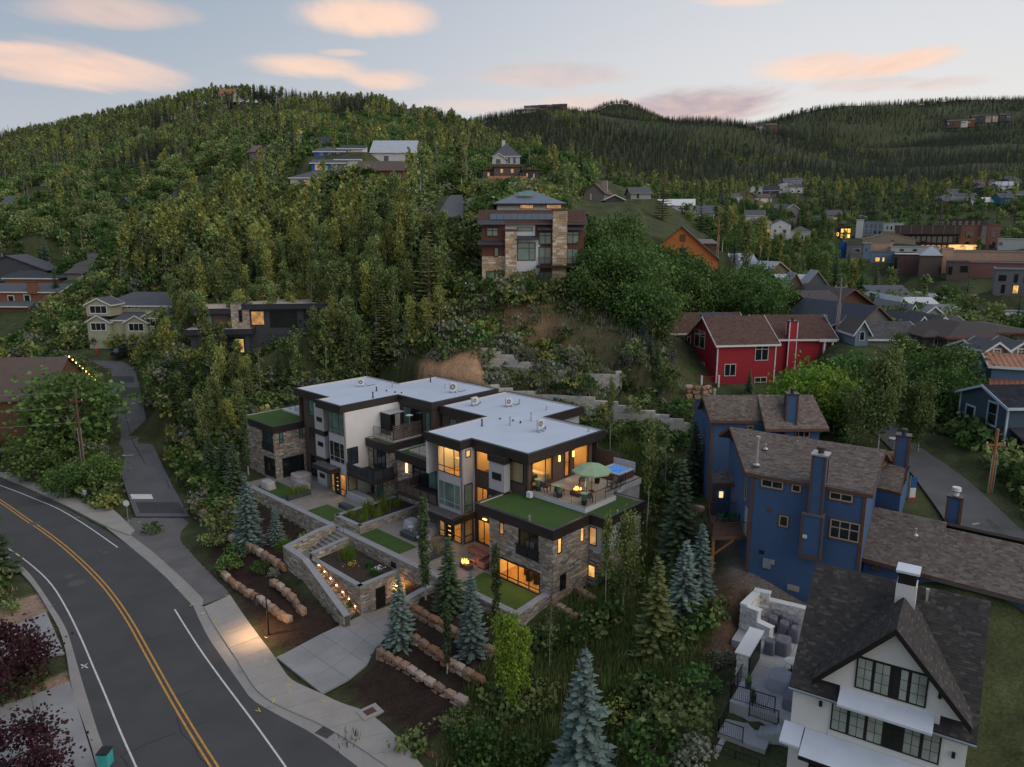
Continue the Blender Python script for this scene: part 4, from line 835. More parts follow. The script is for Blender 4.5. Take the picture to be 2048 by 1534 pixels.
def site_walls():
    T=thing('stone_terrace_wall','long stone wall with grey coping holding up the patios','wall',hw(-7.2,15,1))
    capped(T,(-7.35,36.2),(-7.35,19.7),1.0,3.55,.6,3.55,both=False); capped(T,(-7.35,18.6),(-7.35,-5.6),.3,3.55,.9,3.55,both=False)
    capped(T,(-7.35,-5.62),(-3.65,-5.62),1.6,3.62,2.6,3.95,both=False)
    MB(HF).box(-7.44,-7.36,4.1,7.9,-.5,2.0).build('garage_door',M('garage_dark',(.02,.02,.022),.5),T)
    MB(HF).box(-7.55,-7.4,9.2,9.75,2.55,3.0).build('meter_box',DKF,T)
    capped(T,(-11.2,3.75),(-7.4,3.75),-.6,2.6,-.5,2.9,both=False)
    S_=thing('stair_walls','stepped stone parapets round the outside stairs and flower planter','wall',hw(-12,12,0))
    capped(S_,(-13.45,7.7),(-12.95,15.2),-.3,1.0,.6,3.25,w=-.0 + .46) if False else None
    capped(S_,(-12.75,19.1),(-13.0,15.3),.6,3.3,.4,3.25,w=.46); capped(S_,(-13.0,15.3),(-13.85,7.8),.3,3.25,-.4,1.0,w=.46)
    capped(S_,(-7.4,19.15),(-9.2,19.15),.6,3.95,.6,3.9,w=.46); capped(S_,(-9.2,19.15),(-12.8,19.15),.6,3.9,.5,3.3,w=.46)
    capped(S_,(-11.6,16.3),(-11.75,8.6),.0,2.55,-.6,2.55,w=.4);
    capped(S_,(-11.75,8.6),(-7.4,8.6),-.6,2.55,-.6,2.55,w=.4,both=True)
    capped(S_,(-11.5,16.35),(-7.4,16.35),1.2,3.0,1.5,3.35,w=.36)
    f=wf(-11.75,8.6,-7.4,8.6); MB(f).box(1.6,2.6,-.1,.03,-.45,1.75).build('door',M('planter_door',(.015,.013,.013),.4),S_)
    MB(f).box(3.7,3.85,-.2,-.08,.9,1.4).build('sconce',emitmat('lamp_amber',(1,.5,.1),14),S_)
    pt=bpy.data.lights.new('sconce_light','POINT'); pt.energy=22; pt.color=(1,.5,.15); pt.shadow_soft_size=.1; po=bpy.data.objects.new('sconce_light',pt); COL.objects.link(po); po.location=f.w(3.78,-.35,1.3)
    so=MB(HF).prism([(-11.3,9.),(-7.5,9.),(-7.5,16.3),(-11.1,16.3)],1.9,[2.25,2.35,2.5,2.35]).build('planter_soil',M('planter_soil',(.045,.03,.024),.95,.4,3.,.8,20.,fine=.4),S_)
    st=thing('outdoor_stairs','stone-sided concrete stairs with warm step lights climbing to the patio','stairs',hw(-12.5,9,0))
    TR=M('tread_stone',(.20,.185,.165),.85,.15,1.5)
    n=14
    for i in range(n):
        b0=9.0 + i * .46; z=.02 + i * .163; a0=-13.35 + (b0 - 8) * .07; MB(HF).box(a0,-11.72,b0,b0 + .50,z - .3,z + .12).build('tread',TR,st)
    MB(HF).box(-12.6,-10.4,15.3,18.9,1.7,2.3).build('landing',TR,st)
    for i in range(7): MB(HF).box(-10.5 + i * .44,-10.0 + i * .44,16.75,19.05,1.8,2.3 + (i + 1) * .157).build('tread',TR,st)
    lm=emitmat('step_lamp',(1,.55,.2),18)
    for i in range(0,n,2):
        b0=9.15 + i * .46; z=.02 + i * .163
        MB(HF).box(-11.84,-11.8,b0 + .05,b0 + .13,z + .5,z + .58).build('step_light',lm,st)
        l=bpy.data.lights.new('step_glow','POINT'); l.energy=3.2; l.color=(1,.52,.2); l.shadow_soft_size=.05; o=bpy.data.objects.new('step_glow',l); COL.objects.link(o); o.location=hw(-11.95,b0 + .1,z + .45)
    hr=MB(HF); hr.path([(-11.9,8.9,1.0),(-11.85,15.2,3.15),(-11.7,16.0,3.3)],[.022] * 3,5)
    for i in range(5): b0=9. + i * 1.5; hr.tube((-11.9,b0,.1 + (b0 - 9) * .35),(-11.9,b0,1.05 + (b0 - 9) * .345),.018,n=5)
    hr.path([(-10.4,17.0,3.3),(-7.6,17.0,4.35)],[.02,.02],5); hr.tube((-10.4,17,2.3),(-10.4,17,3.3),.018,n=5); hr.tube((-7.6,17,3.4),(-7.6,17,4.35),.018,n=5); hr.build('handrail',DKF,st)
    pl=thing('raised_planter','stone-walled raised bed of ornamental grasses between the two patios','planter',hw(-3,18,3.4))
    for p,q in [((-6.3,20.5),(-6.3,16.3)),((-6.3,16.3),(1.2,16.3)),((1.2,20.5),(-6.3,20.5))]: capped(pl,p,q,3.38,4.15,3.38,4.15,w=.35,both=False)
    MB(HF).box(-5.95,1.2,16.65,20.15,3.6,4.0).build('planter_soil',MATS['planter_soil'],pl)
site_walls()
def lumpy(fr,x0,x1,y0,y1,z0,h,mat,name,label,cat,group=None,taper=.12,sag=.06,rnd=.18,top=None):
    T=fr.w((x0 + x1) / 2,(y0 + y1) / 2,z0); n=20; b=MB(fr); rings=[]
    cx,cy_,rx,ry=(x0 + x1) / 2,(y0 + y1) / 2,(x1 - x0) / 2,(y1 - y0) / 2
    for zf,s in [(0,1.03),(.35,1.0),(.8,1 - taper * .7),(.95,1 - taper),(1.,1 - taper * 1.6),(.97,.5),(1.0 - sag,.12)]:
        ring=[]
        for i in range(n):
            t=2 * math.pi * i / n; c,s_=math.cos(t),math.sin(t); e=5.
            k=(abs(c) ** e + abs(s_) ** e) ** (-1 / e); w=1 + random.uniform(-.02,.02) * (1 + 2 * zf)
            zz_=z0 + h * zf * (1 + (top(c) if top else 0)) + random.uniform(-.02,.02) * zf
            ring.append((cx + rx * c * k * s * w,cy_ + ry * s_ * k * s * w,zz_))
        rings.append(b.pts(ring))
    for a,c in zip(rings[:-1],rings[1:]):
        for i in range(n): b.f.append((a + i,a + (i + 1) % n,c + (i + 1) % n,c + i)); b.c.append(None)
    b.f.append(tuple(rings[-1] + i for i in range(n))); b.c.append(None)
    return tag(b.build(name,mat,None,smooth=True),label,cat,group)
CVW=M('cover_pale',(.40,.355,.335),.85,.1,1.2); CVG=M('cover_grey',(.34,.33,.335),.85,.1,1.); CVB=M('slate_box',(.055,.065,.075),.6,.1,1.)
lumpy(HF,-2.9,-.9,33.0,35.3,3.4,.85,CVW,'covered_sofa','beige covered sofa against the folding glass doors of the far stone wing','sofa',taper=.05)
lumpy(HF,-3.6,-2.7,30.6,33.2,3.4,.75,CVW,'covered_sofa','beige covered bench seat beside the small round table','sofa',taper=.05)
lumpy(HF,-6.4,-5.3,33.6,35.6,3.4,.8,CVW,'covered_sofa','beige covered seat on the turf beside the terrace wall','sofa',taper=.08)
lumpy(HF,-1.7,-.5,21.4,26.0,3.4,.8,CVG,'covered_table','long outdoor table under a draped pale cover','table',taper=.12,sag=.12)
lumpy(HF,-2.6,-1.2,13.1,14.5,3.4,.85,CVG,'covered_chair','round pale covered lounge chair beside the raised planter','chair',taper=.2)
lumpy(HF,-2.4,-.7,10.6,12.4,3.4,.8,CVG,'covered_chair','large pale covered sofa seat near the poplar','chair',taper=.12)
lumpy(HF,-4.,-3.1,9.2,10.2,3.4,.75,CVG,'covered_chair','small white covered stool beside the slate fire table','chair',taper=.12)
def slatebox(a0,a1,b0,b1,h,label,z=3.4):
    T=thing('slate_fire_table',label,'fire table',hw((a0 + a1) / 2,(b0 + b1) / 2,z)); MB(HF).box(a0 + .04,a1 - .04,b0 + .04,b1 - .04,z,z + h * .85).build('body',CVB,T); MB(HF).box(a0,a1,b0,b1,z + h * .85,z + h).build('lid',CVB,T)
slatebox(-3.9,-3.2,21.5,23.6,.5,'slate-grey covered fire table beside the turf strip of the left patio'); slatebox(-4.0,-3.3,10.9,13.0,.5,'slate-grey covered fire table beside the turf strip of the right patio')
for a,b_,lab in [(-2.6,32.6,'small white round table between the beige covered seats'),(-2.6,13.0,'small white round table beside the round covered chair'),(-3.6,10.5,'small white round table beside the covered stool')]:
    T=thing('side_table',lab,'table',hw(a,b_,3.4)); MB(HF).lathe((a,b_,3.4),[(.08,0),(.08,.5)],10).build('leg',M('white_gloss',(.6,.6,.6),.4),T); MB(HF).lathe((a,b_,3.4),[(.3,.5),(.3,.54)],16).build('top',MATS['white_gloss'],T)
T=thing('trough_planter','long slate trough planter with tall grasses on the left patio','planter',hw(-5,29.4,3.4)); MB(HF).box(-6.5,-3.7,29.1,29.75,3.4,3.95).build('trough',CVB,T)
T=thing('trough_planter','dark trough planter with a grass clump beside the flaming fire bowl','planter',hw(-5.5,8,3.4)); MB(HF).box(-5.6,-3.6,6.7,7.2,3.4,3.9).build('trough',CVB,T)
FLAME=None
def flame(T,c,r,h):
    m,nt,b=newmat('flame') if 'flame' not in MATS else (MATS['flame'],None,None)
    if nt:
        b.inputs['Emission Color'].default_value=(1,.42,.06,1); b.inputs['Emission Strength'].default_value=4.5; b.inputs['Base Color'].default_value=(1,.5,.1,1); MATS['flame']=m
    for i in range(9):
        x,y=c[0] + random.uniform(-r,r),c[1] + random.uniform(-r * .4,r * .4); k=random.uniform(.4,1.) * h
        b=MB(); b.lathe((x,y,c[2]),[(.02,0),(.07,k * .25),(.045,k * .6),(.005,k)],6); b.build('flame',m,T)
    l=bpy.data.lights.new('fire_glow','POINT'); l.energy=30; l.color=(1,.45,.12); l.shadow_soft_size=.2; o=bpy.data.objects.new('fire_glow',l); COL.objects.link(o); o.location=(c[0],c[1],c[2] + .45)
def firebowl(x,y,z,label,w=1.1,d=.6):
    T=thing('fire_bowl',label,'fire pit',(x,y,z)); f=Fr(x,y,R(46.5)); MB(f).box(-d / 2,d / 2,-w / 2,w / 2,z,z + .42).build('bowl',M('fire_base',(.12,.06,.05),.7),T); MB(f).box(-d / 2 + .08,d / 2 - .08,-w / 2 + .08,w / 2 - .08,z + .42,z + .44).build('burner',M('lava_rock',(.03,.025,.025),.9),T); flame(T,(x,y,z + .44),w * .32,.5)
x,y,z=P(*y1(1465,650),3.9); firebowl(x,y,3.4,'flaming fire bowl in front of the terracotta sofa')
def sofa(fr,w,d,label,mat,z):
    T=thing('outdoor_sofa',label,'sofa',fr.w(0,0,z)); MB(fr).box(-w / 2,w / 2,0,d,z + .12,z + .36).build('base',mat,T); MB(fr).box(-w / 2,w / 2,d - .2,d,z + .36,z + .8).build('backrest',mat,T)
    for s in (-1,1): MB(fr).box(min(s * w / 2,s * (w / 2 - .16)),max(s * w / 2,s * (w / 2 - .16)),0,d - .2,z + .36,z + .6).build('armrest',mat,T)
    for i in range(2): MB(fr).box(-w / 2 + .18 + i * (w / 2 - .17),-.01 + i * (w / 2 - .16),.02,d - .22,z + .36,z + .5).build('cushion',mat,T)
    for x_ in (-w / 2 + .1,w / 2 - .1):
        for y_ in (.1,d - .1): MB(fr).box(x_ - .04,x_ + .04,y_ - .04,y_ + .04,z,z + .12).build('leg',DKF,T)
TERRA=M('terracotta_fabric',(.34,.16,.115),.85,.12,1.5)
sofa(Fr(*hw(-2.1,4.2)[:2],R(46.5 - 90)),2.6,.9,'terracotta outdoor sofa by the lit patio doors',TERRA,3.4)
sofa(Fr(*hw(-3.0,1.9)[:2],R(46.5)),1.1,.85,'terracotta armchair beside the stone wall corner',TERRA,3.4)
T=thing('coffee_table','low terracotta table in front of the sofa','table',hw(-2.9,3.2,3.4)); MB(HF).box(-3.4,-2.4,2.7,3.9,3.68,3.76).build('top',TERRA,T)
for a,b_ in ((-3.3,2.8),(-2.5,2.8),(-3.3,3.8),(-2.5,3.8)): MB(HF).box(a - .04,a + .04,b_ - .04,b_ + .04,3.4,3.68).build('leg',DKF,T)
# ------------------------------------------------------------------ on the deck
DZ=9.74
def umbrella(x,y,z,h,r,label,closed=False):
    T=thing('patio_umbrella',label,'umbrella',(x,y,z)); MB().lathe((x,y,z),[(.25,0),(.25,.06),(.03,.08),(.025,h)],10).build('pole',DKF,T); g=M('sage_canvas',(.30,.42,.27),.85,.08,1.,transl=.15)
    if closed: MB().lathe((x,y,z),[(.14,.75),(.17,1.0),(.12,1.7),(.03,h + .05)],8).build('folded_canopy',g,T)
    else:
        n=8
        for i in range(n):
            a,c=2 * math.pi * i / n,2 * math.pi * (i + 1) / n; b=MB()
            p0,p1=(x + r * math.cos(a),y + r * math.sin(a)),(x + r * math.cos(c),y + r * math.sin(c)); m1,m2=[(x + .55 * (q[0] - x),y + .55 * (q[1] - y),z + h - .12 * r) for q in (p0,p1)]
            b.face([(x,y,z + h + .08),m1,m2]); b.face([m1,(*p0,z + h - .36 * r),(*p1,z + h - .36 * r),m2]); b.face([(*p0,z + h - .36 * r),(*p0,z + h - .36 * r - .12),(*p1,z + h - .36 * r - .12),(*p1,z + h - .36 * r)]); b.build('canopy_panel',g,T)
        rb=MB()
        for i in range(n): a=2 * math.pi * i / n; rb.tube((x,y,z + h),(x + r * math.cos(a),y + r * math.sin(a),z + h - .38 * r),.012,n=4)
        rb.build('ribs',DKF,T)
x,y,_=hw(4.6,-3.3); umbrella(x,y,DZ,2.55,1.75,'open sage-green patio umbrella over the deck chairs')
x,y,_=hw(3.5,-3.6); umbrella(x,y,DZ,2.0,1.2,'folded sage-green umbrella beside the deck fire bowl',True)
x,y,_=hw(3.0,-3.0); firebowl(x,y,DZ,'square fire bowl burning on the umbrella deck',.9,.9)
def chair(fr,z,label,mat,frame=DKF,name='deck_chair',group=None):
    T=thing(name,label,'chair',fr.w(0,0,z),group); MB(fr).box(-.3,.3,-.02,.55,z + .36,z + .46).build('seat',mat,T)
    b=MB(fr); b.slab([(-.3,.5,z + .46),(.3,.5,z + .46),(.3,.68,z + .98),(-.3,.68,z + .98)],.08); b.build('backrest',mat,T)
    for s in (-1,1):
        MB(fr).box(s * .36 - .03,s * .36 + .03,-.03,.6,z + .58,z + .63).build('armrest',frame,T)
        for y_ in (0,.55): MB(fr).box(s * .36 - .03,s * .36 + .03,y_ - .03,y_ + .03,z,z + .6).build('leg',frame,T)
GC=M('grey_cushion',(.16,.155,.155),.85,.12)
for (a,b_,yw,lab) in [(5.2,-1.9,46.5 - 60,'grey-cushioned armchair under the green umbrella facing the fire'),(6.4,-3.9,46.5 - 110,'grey-cushioned armchair between the umbrella and the glass rail'),(2.1,-.3,46.5 + 100,'dark-framed chair beside the bedroom window'),(2.0,-1.9,46.5 + 110,'dark-framed chair along the glass rail facing the fire'),(2.4,-4.4,46.5 + 150,'low dark lounge chair in the glass rail corner')]:
    chair(Fr(*hw(a,b_)[:2],R(yw)),DZ,lab,GC)
def hot_tub():
    T=thing('hot_tub','square hot tub glowing blue at the end of the deck','hot tub',hw(9.2,-2.6,DZ)); MB(HF).prism([(8.0,-3.8),(10.3,-3.8),(10.3,-1.5),(8.0,-1.5)],DZ - .05,DZ + .72).build('cabinet',BRNS,T)
    k=MB(HF); o=[(7.95,-3.85),(10.35,-3.85),(10.35,-1.45),(7.95,-1.45)]; ii=inset(o,.28)
    for i in range(4):
        j=(i + 1) % 4; k.face([(*o[i],DZ + .8),(*o[j],DZ + .8),(*ii[j],DZ + .8),(*ii[i],DZ + .8)]); k.face([(*o[i],DZ + .7),(*o[j],DZ + .7),(*o[j],DZ + .8),(*o[i],DZ + .8)]); k.face([(*ii[j],DZ + .66),(*ii[i],DZ + .66),(*ii[i],DZ + .8),(*ii[j],DZ + .8)])
    k.build('rim',M('tub_shell',(.5,.52,.54),.3),T); MB(HF).face([(*p,DZ + .72) for p in ii]) if False else None
    w=MB(HF); w.face([(*p,DZ + .73) for p in ii]); wm=M('tub_water',(.06,.22,.5),.05,.5,3.,.6,4.,spec=.8,emit=((.05,.25,.8),.35)); w.build('water',wm,T)
    c=MB(HF); c.slab([(10.45,-3.8,DZ + 1.35),(10.55,-3.8,DZ + 1.35),(10.55,-1.4,DZ + 1.35),(10.45,-1.4,DZ + 1.35)],.95); c.build('folded_cover',M('tub_cover',(.42,.43,.45),.6),T)
hot_tub()
def pot(x,y,z,label,mat,kind='taper',col=(.10,.2,.06),n=40,h=.6,r=.2):
    T=thing('planter_pot',label,'planter',(x,y,z)); MB().lathe((x,y,z),[(r * .8,0),(r,.45),(r * .88,.45),(r * .85,.4)],12).build('pot',mat,T); b=MB()
    for i in range(n):
        a=random.uniform(0,6.28); l=random.uniform(.5,1) * h; o=random.uniform(.1,.5) * h; px_,py_=x + .6 * r * random.uniform(-1,1),y + .6 * r * random.uniform(-1,1); c=random.uniform(.7,1.3)
        b.face([(px_ - .02,py_,z + .42),(px_ + .02,py_,z + .42),(px_ + o * math.cos(a),py_ + o * math.sin(a),z + .42 + l)],(c,c,c))
    b.build('plant',leafmat('potplant%d' % len(MATS),col),T)
SAGE=MATS['sage_canvas']
for a,b_,lab in [(1.5,.2,'dark pot draped in green beside the bedroom corner'),(1.5,-2.2,'dark pot draped in green midway along the glass rail'),(1.5,-4.9,'dark pot draped in green in the glass rail corner')]:
    x,y,_=hw(a,b_); T=thing('draped_planter',lab,'planter',(x,y,DZ)); MB().lathe((x,y,DZ),[(.2,0),(.26,.42),(.2,.42)],10).build('pot',CVB,T); MB().lathe((x,y,DZ),[(.16,.3),(.2,.6),(.33,1.05),(.02,.98)],9).build('drape',SAGE,T)
x,y,_=hw(6.6,-2.4); T=thing('topiary_ball','round clipped topiary ball in a black pot by the hot tub','plant',(x,y,DZ)); MB().lathe((x,y,DZ),[(.2,0),(.26,.4),(.2,.4)],10).build('pot',DKF,T); MB().lathe((x,y,DZ),[(.1,.4),(.3,.55),(.36,.75),(.3,.98),(.1,1.08)],12).build('foliage',M('topiary',(.03,.09,.02),.9,.4,12.,.8,30.),T)
# ------------------------------------------------------------------ on the flat roofs
ACW=M('ac_white',(.58,.57,.55),.5,.06); ACG=M('ac_grille',(.16,.17,.175),.5)
def ac(px,py,Z,label,w=.78,d=.32,h=.72,yaw=46.5,stand=.25):
    x,y,_=P(px,py,Z); f=Fr(x,y,R(yaw)); T=thing('air_conditioner',label,'air conditioner',(x,y,Z)); MB(f).box(-w / 2,w / 2,0,d,Z + stand,Z + stand + h).build('casing',ACW,T)
    b=MB(f); b.lathe((0,0,0),[(.0,0)],3); g=MB(f)
    n=20; c=(-w * .12,-.012,Z + stand + h / 2); r=h * .36; pts=[(c[0] + r * math.cos(2 * math.pi * i / n),c[1],c[2] + r * math.sin(2 * math.pi * i / n)) for i in range(n)]; g.face(pts); fa=g.build('fan_grille',ACG,T)
    hb=MB(f); r2=h * .1; hb.face([(c[0] + r2 * math.cos(2 * math.pi * i / 10),c[1] - .006,c[2] + r2 * math.sin(2 * math.pi * i / 10)) for i in range(10)]); hb.build('fan_hub',ACW,fa)
    s=MB(f)
    for i in range(8): s.box(w / 2 + .001,w / 2 + .012,.03,d - .03,Z + stand + .08 + i * h * .11,Z + stand + .13 + i * h * .11)
    s.build('coil_grille',ACG,T)
    for x_ in (-w * .4,w * .4):
        MB(f).box(x_ - .03,x_ + .03,-.1,d + .1,Z,Z + .05).build('foot',M('galv',(.4,.4,.4),.5,metal=.6),T)
        for y_ in (.05,d - .05): MB(f).box(x_ - .025,x_ + .025,y_ - .025,y_ + .025,Z + .05,Z + stand).build('leg',MATS['galv'],T)
    h_=MB(); h_.path([f.w(w / 2,d / 2,Z + stand + .2),f.w(w / 2 + .3,d / 2,Z + .1),f.w(w / 2 + .9,d / 2 + .4,Z + .03),f.w(w / 2 + 1.4,d / 2 + .9,Z + .03)],[.03] * 4,5); h_.build('hose',M('hose',(.05,.05,.05),.6),T)
ac(723,774,13.65,'air conditioner with dark coil on the far end of the left roof',yaw=20); ac(907,786,13.65,'tall air conditioner at the inner edge of the left roof',h=.95,yaw=20); ac(951,812,13.25,'air conditioner facing the camera near the back corner of the right roof'); ac(1019,814,13.25,'air conditioner in the middle of the right roof',yaw=30); ac(1083,864,13.25,'large air conditioner on white legs on the near part of the right roof',h=.8,stand=.42)
PIPE=M('vent_pipe',(.42,.42,.42),.4,metal=.5); BLK=M('black_vent',(.015,.015,.016),.5)
for px,py,Z,h,m_ in [(746,796,13.65,.7,BLK),(753,782,13.65,.5,BLK),(785,774,13.65,.7,PIPE),(861,764,13.65,.9,BLK),(890,776,13.65,.5,PIPE),(773,782,13.65,.15,BLK),(790,785,13.65,.15,BLK),(964,852,13.25,.7,BLK),(1020,851,13.25,.9,PIPE),(1062,842,13.25,.9,PIPE),(1039,809,13.25,.6,PIPE),(1093,820,13.25,.4,PIPE),(1177,863,13.25,.3,PIPE),(1041,846,13.25,.2,BLK),(1026,842,13.25,.15,BLK),(1000,838,13.25,.12,BLK),(1059,1042,9.3,.45,PIPE),(803,786,13.65,.12,BLK)]:
    x,y,_=P(px,py,Z); MB().lathe((x,y,Z),[(.14,0),(.08,.04),(.06,h * .8),(.09,h * .82),(.09,h)],10).build('roof_vent',m_,LU if Z == 13.65 else RU)
x,y,_=P(*q2_(0,0),9.9) if False else hw(5.2,22.6); T=thing('patio_heater','mushroom patio heater behind the slatted screen','heater',(x,y,9.86)); MB().lathe((x,y,9.86),[(.22,0),(.22,.7),(.04,.75),(.04,1.9),(.12,1.95),(.12,2.1)],10).build('body',PIPE,T); MB().lathe((x,y,9.86),[(.45,2.12),(.05,2.25)],14).build('hood',ACW,T)
# ------------------------------------------------------------------ boulder walls, block walls
def rockmesh(name,seed,n=2):
    r=np.random.default_rng(seed); import bmesh
    bm=bmesh.new(); bmesh.ops.create_icosphere(bm,subdivisions=1,radius=.5)
    for v in bm.verts:
        c=np.array(v.co); c=np.sign(c) * np.abs(c) ** .38 * .56; c *= 1 + r.normal(0,.10,3); v.co=c
    me=bpy.data.meshes.new(name); bm.to_mesh(me); bm.free(); return me
ROCKS={}
def rock_set(key,cols):
    out=[]
    for i,c in enumerate(cols):
        me=rockmesh('boulder',10 * len(ROCKS) + i); me.materials.append(M('rock_%s_%d' % (key,i),c,.95,.35,2.2,.8,8.,fine=.25)); out.append(me)
    ROCKS[key]=out; return out
SAND=rock_set('sand',[(.29,.18,.115),(.33,.225,.15),(.24,.155,.105),(.40,.30,.235),(.26,.135,.075)]); GREY=rock_set('grey',[(.26,.24,.22),(.36,.33,.30),(.30,.25,.21),(.42,.40,.37)])
def one_rock(name,me,loc,size,rz,par,tilt=0.):
    o=bpy.data.objects.new(name,me); COL.objects.link(o); o.parent=par
    o.matrix_parent_inverse=Matrix.Translation(-Vector(par['_w'])) if par is not None and par.get('_w') else Matrix()
    o.location=loc; o.scale=size; o.rotation_euler=(tilt,0,rz); return o
def boulder_wall(pl,h,label,sets=SAND,l=(.7,1.3),courses=1,thick=.7,sink=.25):
    pl=resample(pl,.3); T=thing('boulder_wall',label,'retaining wall',tuple(pl[0])); d=np.r_[0,np.cumsum(np.linalg.norm(np.diff(pl[:,:2],axis=0),axis=1))]
    for c in range(courses):
        s=random.uniform(-.3,0); hc=h / courses
        while s < d[-1]:
            w=random.uniform(*l); t=min(max(s + w / 2,0),d[-1]); p=[np.interp(t,d,pl[:,i]) for i in range(3)]; i=min(int(np.searchsorted(d,t)),len(pl) - 1); q0,q1=pl[max(i - 1,0)],pl[min(i + 1,len(pl) - 1)]
            yaw=math.atan2(q1[1] - q0[1],q1[0] - q0[0]); hh=(hc + (sink if c == 0 else .06)) * random.uniform(.92,1.1)
            one_rock('stone',random.choice(sets),(p[0],p[1],p[2] + c * hc + hc - hh / 2),(w * 1.12,thick * random.uniform(.85,1.15),hh),yaw + random.uniform(-.06,.06),T,random.uniform(-.05,.05)); s += w
    return T
def PB_(lst,z): return [P(*a,z if not hasattr(z,'__len__') else z[i]) for i,a in enumerate(lst)]
boulder_wall(PB_([y4(228,900),y4(300,945),y4(400,1005),y4(500,1075),y4(610,1140),y4(715,1200)],[.2,.25,.3,.35,.45,.55]),1.05,'lowest sandstone terrace wall beside the concrete driveway',courses=2)
boulder_wall(PB_([y4(365,790),y4(440,815),y4(560,895),y4(640,955),y4(720,1000),y4(810,1055)],1.05),.85,'middle sandstone terrace wall above the driveway',courses=2)
boulder_wall(PB_([y4(400,610),y4(470,655),y4(590,725),y4(700,790),y4(790,840),y4(880,880)],1.75),.8,'upper sandstone terrace wall just below the patio wall',courses=2)
boulder_wall(PB_([w6(430,130),w6(560,260),w6(750,370),w6(900,460),w6(1040,560),w6(1150,650),w6(1250,705)],.25),.55,'low sandstone edging beside the gravel strip and street lamp')
boulder_wall(PB_([w6(1060,240),w6(1150,300),w6(1250,380),w6(1320,450),w6(1400,570),w6(1460,640)],[.9,.8,.7,.6,.45,.3]),.6,'broken sandstone edging below the stair parapet')
boulder_wall(PB_([z8(1330,230),z8(1450,290),z8(1560,350),z8(1625,395)],1.3),.7,'sandstone edging under the silver spruce')
boulder_wall(PB_([z8(1108,40),z8(1165,90),z8(1230,150)],1.0),.9,'sandstone wall end beside the side street verge',courses=2); boulder_wall(PB_([z4(1210,1400),z4(1270,1430),z4(1340,1470)],1.6),.8,'sandstone edging near the far stone wing')
boulder_wall([gp(*y2(1135,945)),gp(*y2(1200,985)),gp(*y2(1290,1035))],.55,'short pale ledge of rocks at the foot of the stone house corner',l=(.5,.9)); boulder_wall([gp(*y2(970,1075)),gp(*y2(1060,1120)),gp(*y2(1150,1175))],.6,'pale ledge of rocks below the end of the patio wall',l=(.5,.9))
boulder_wall([gp(1310,1020),gp(1345,1015),gp(1400,1022)],.6,'row of tan boulders between the spruces and the blue house',l=(.6,1.1)); boulder_wall([gp(*z7(200,640)),gp(*z7(290,650)),gp(*z7(320,640))],1.6,'stacked sandstone rocks under the red deck',courses=3,l=(.6,1.3))
BLOCK=[M('wall_block_%d' % i,c,.9,.14,2.,.3,12.,fine=.08) for i,c in enumerate([(.42,.40,.375),(.47,.45,.42),(.38,.36,.34),(.45,.40,.34)])]
def block_wall(pl,hts,label,ch=.42,bl=1.1):
    pl=resample(smooth_pl(pl),.2); T=thing('block_retaining_wall',label,'retaining wall',tuple(pl[0])); d=np.r_[0,np.cumsum(np.linalg.norm(np.diff(pl[:,:2],axis=0),axis=1))]; cache={}
    lev=range(int(math.floor((pl[:,2].min() - hts * ch) / ch)),int(math.ceil(pl[:,2].max() / ch)) + 1)
    for k in lev:
        s=-(k % 2) * bl / 2
        while s < d[-1]:
            a,b=max(s,0),min(s + bl,d[-1]); s += bl
            if b - a < .2: continue
            t=(a + b) / 2; p=[np.interp(t,d,pl[:,i]) for i in range(3)]; zt=(k + 1) * ch
            if zt > p[2] + .12 or zt < p[2] - hts * ch: continue
            pa=[np.interp(a,d,pl[:,i]) for i in range(2)]; pb=[np.interp(b,d,pl[:,i]) for i in range(2)]
            yaw=math.atan2(pb[1] - pa[1],pb[0] - pa[0]); key=(round(b - a,1),random.randint(0,3)); back=(p[2] - zt) / ch * .04
            if key not in cache:
                m_=MB(); L_=key[0] - .015; m_.box(-L_ / 2,L_ / 2,0,.5,.008,ch - .008); g=.02; m_.box(-L_ / 2 + .03,L_ / 2 - .03,-g,0,.03,ch - .03); cache[key]=m_.mesh('block',BLOCK[key[1]])
            o=bpy.data.objects.new('block',cache[key]); COL.objects.link(o); o.parent=T; o.matrix_parent_inverse=Matrix.Translation(-Vector(T['_w'])); n_x,n_y=math.sin(yaw),-math.cos(yaw)
            o.location=(p[0] + n_x * back,p[1] + n_y * back,zt - ch); o.rotation_euler=(0,0,yaw)
    return T
block_wall([(-2.6,86.5,14.2),(1.8,87,12.95),(5.4,86.6,12.75),(7.3,86,12.8),(12,85,12.3),(15.6,84,11.4),(20.8,83,10.2)],7,'lower grey concrete block wall right behind the flat roofs')
block_wall([(-4.2,94,17.35),(-2,94,17.1),(-.2,93.5,16.2),(1.5,93,15.4),(5.2,92,14.75),(9,91.5,14.5),(13,91,14.4),(13.9,91.2,14.9)],6,'upper grey concrete block wall below the grassy knoll')
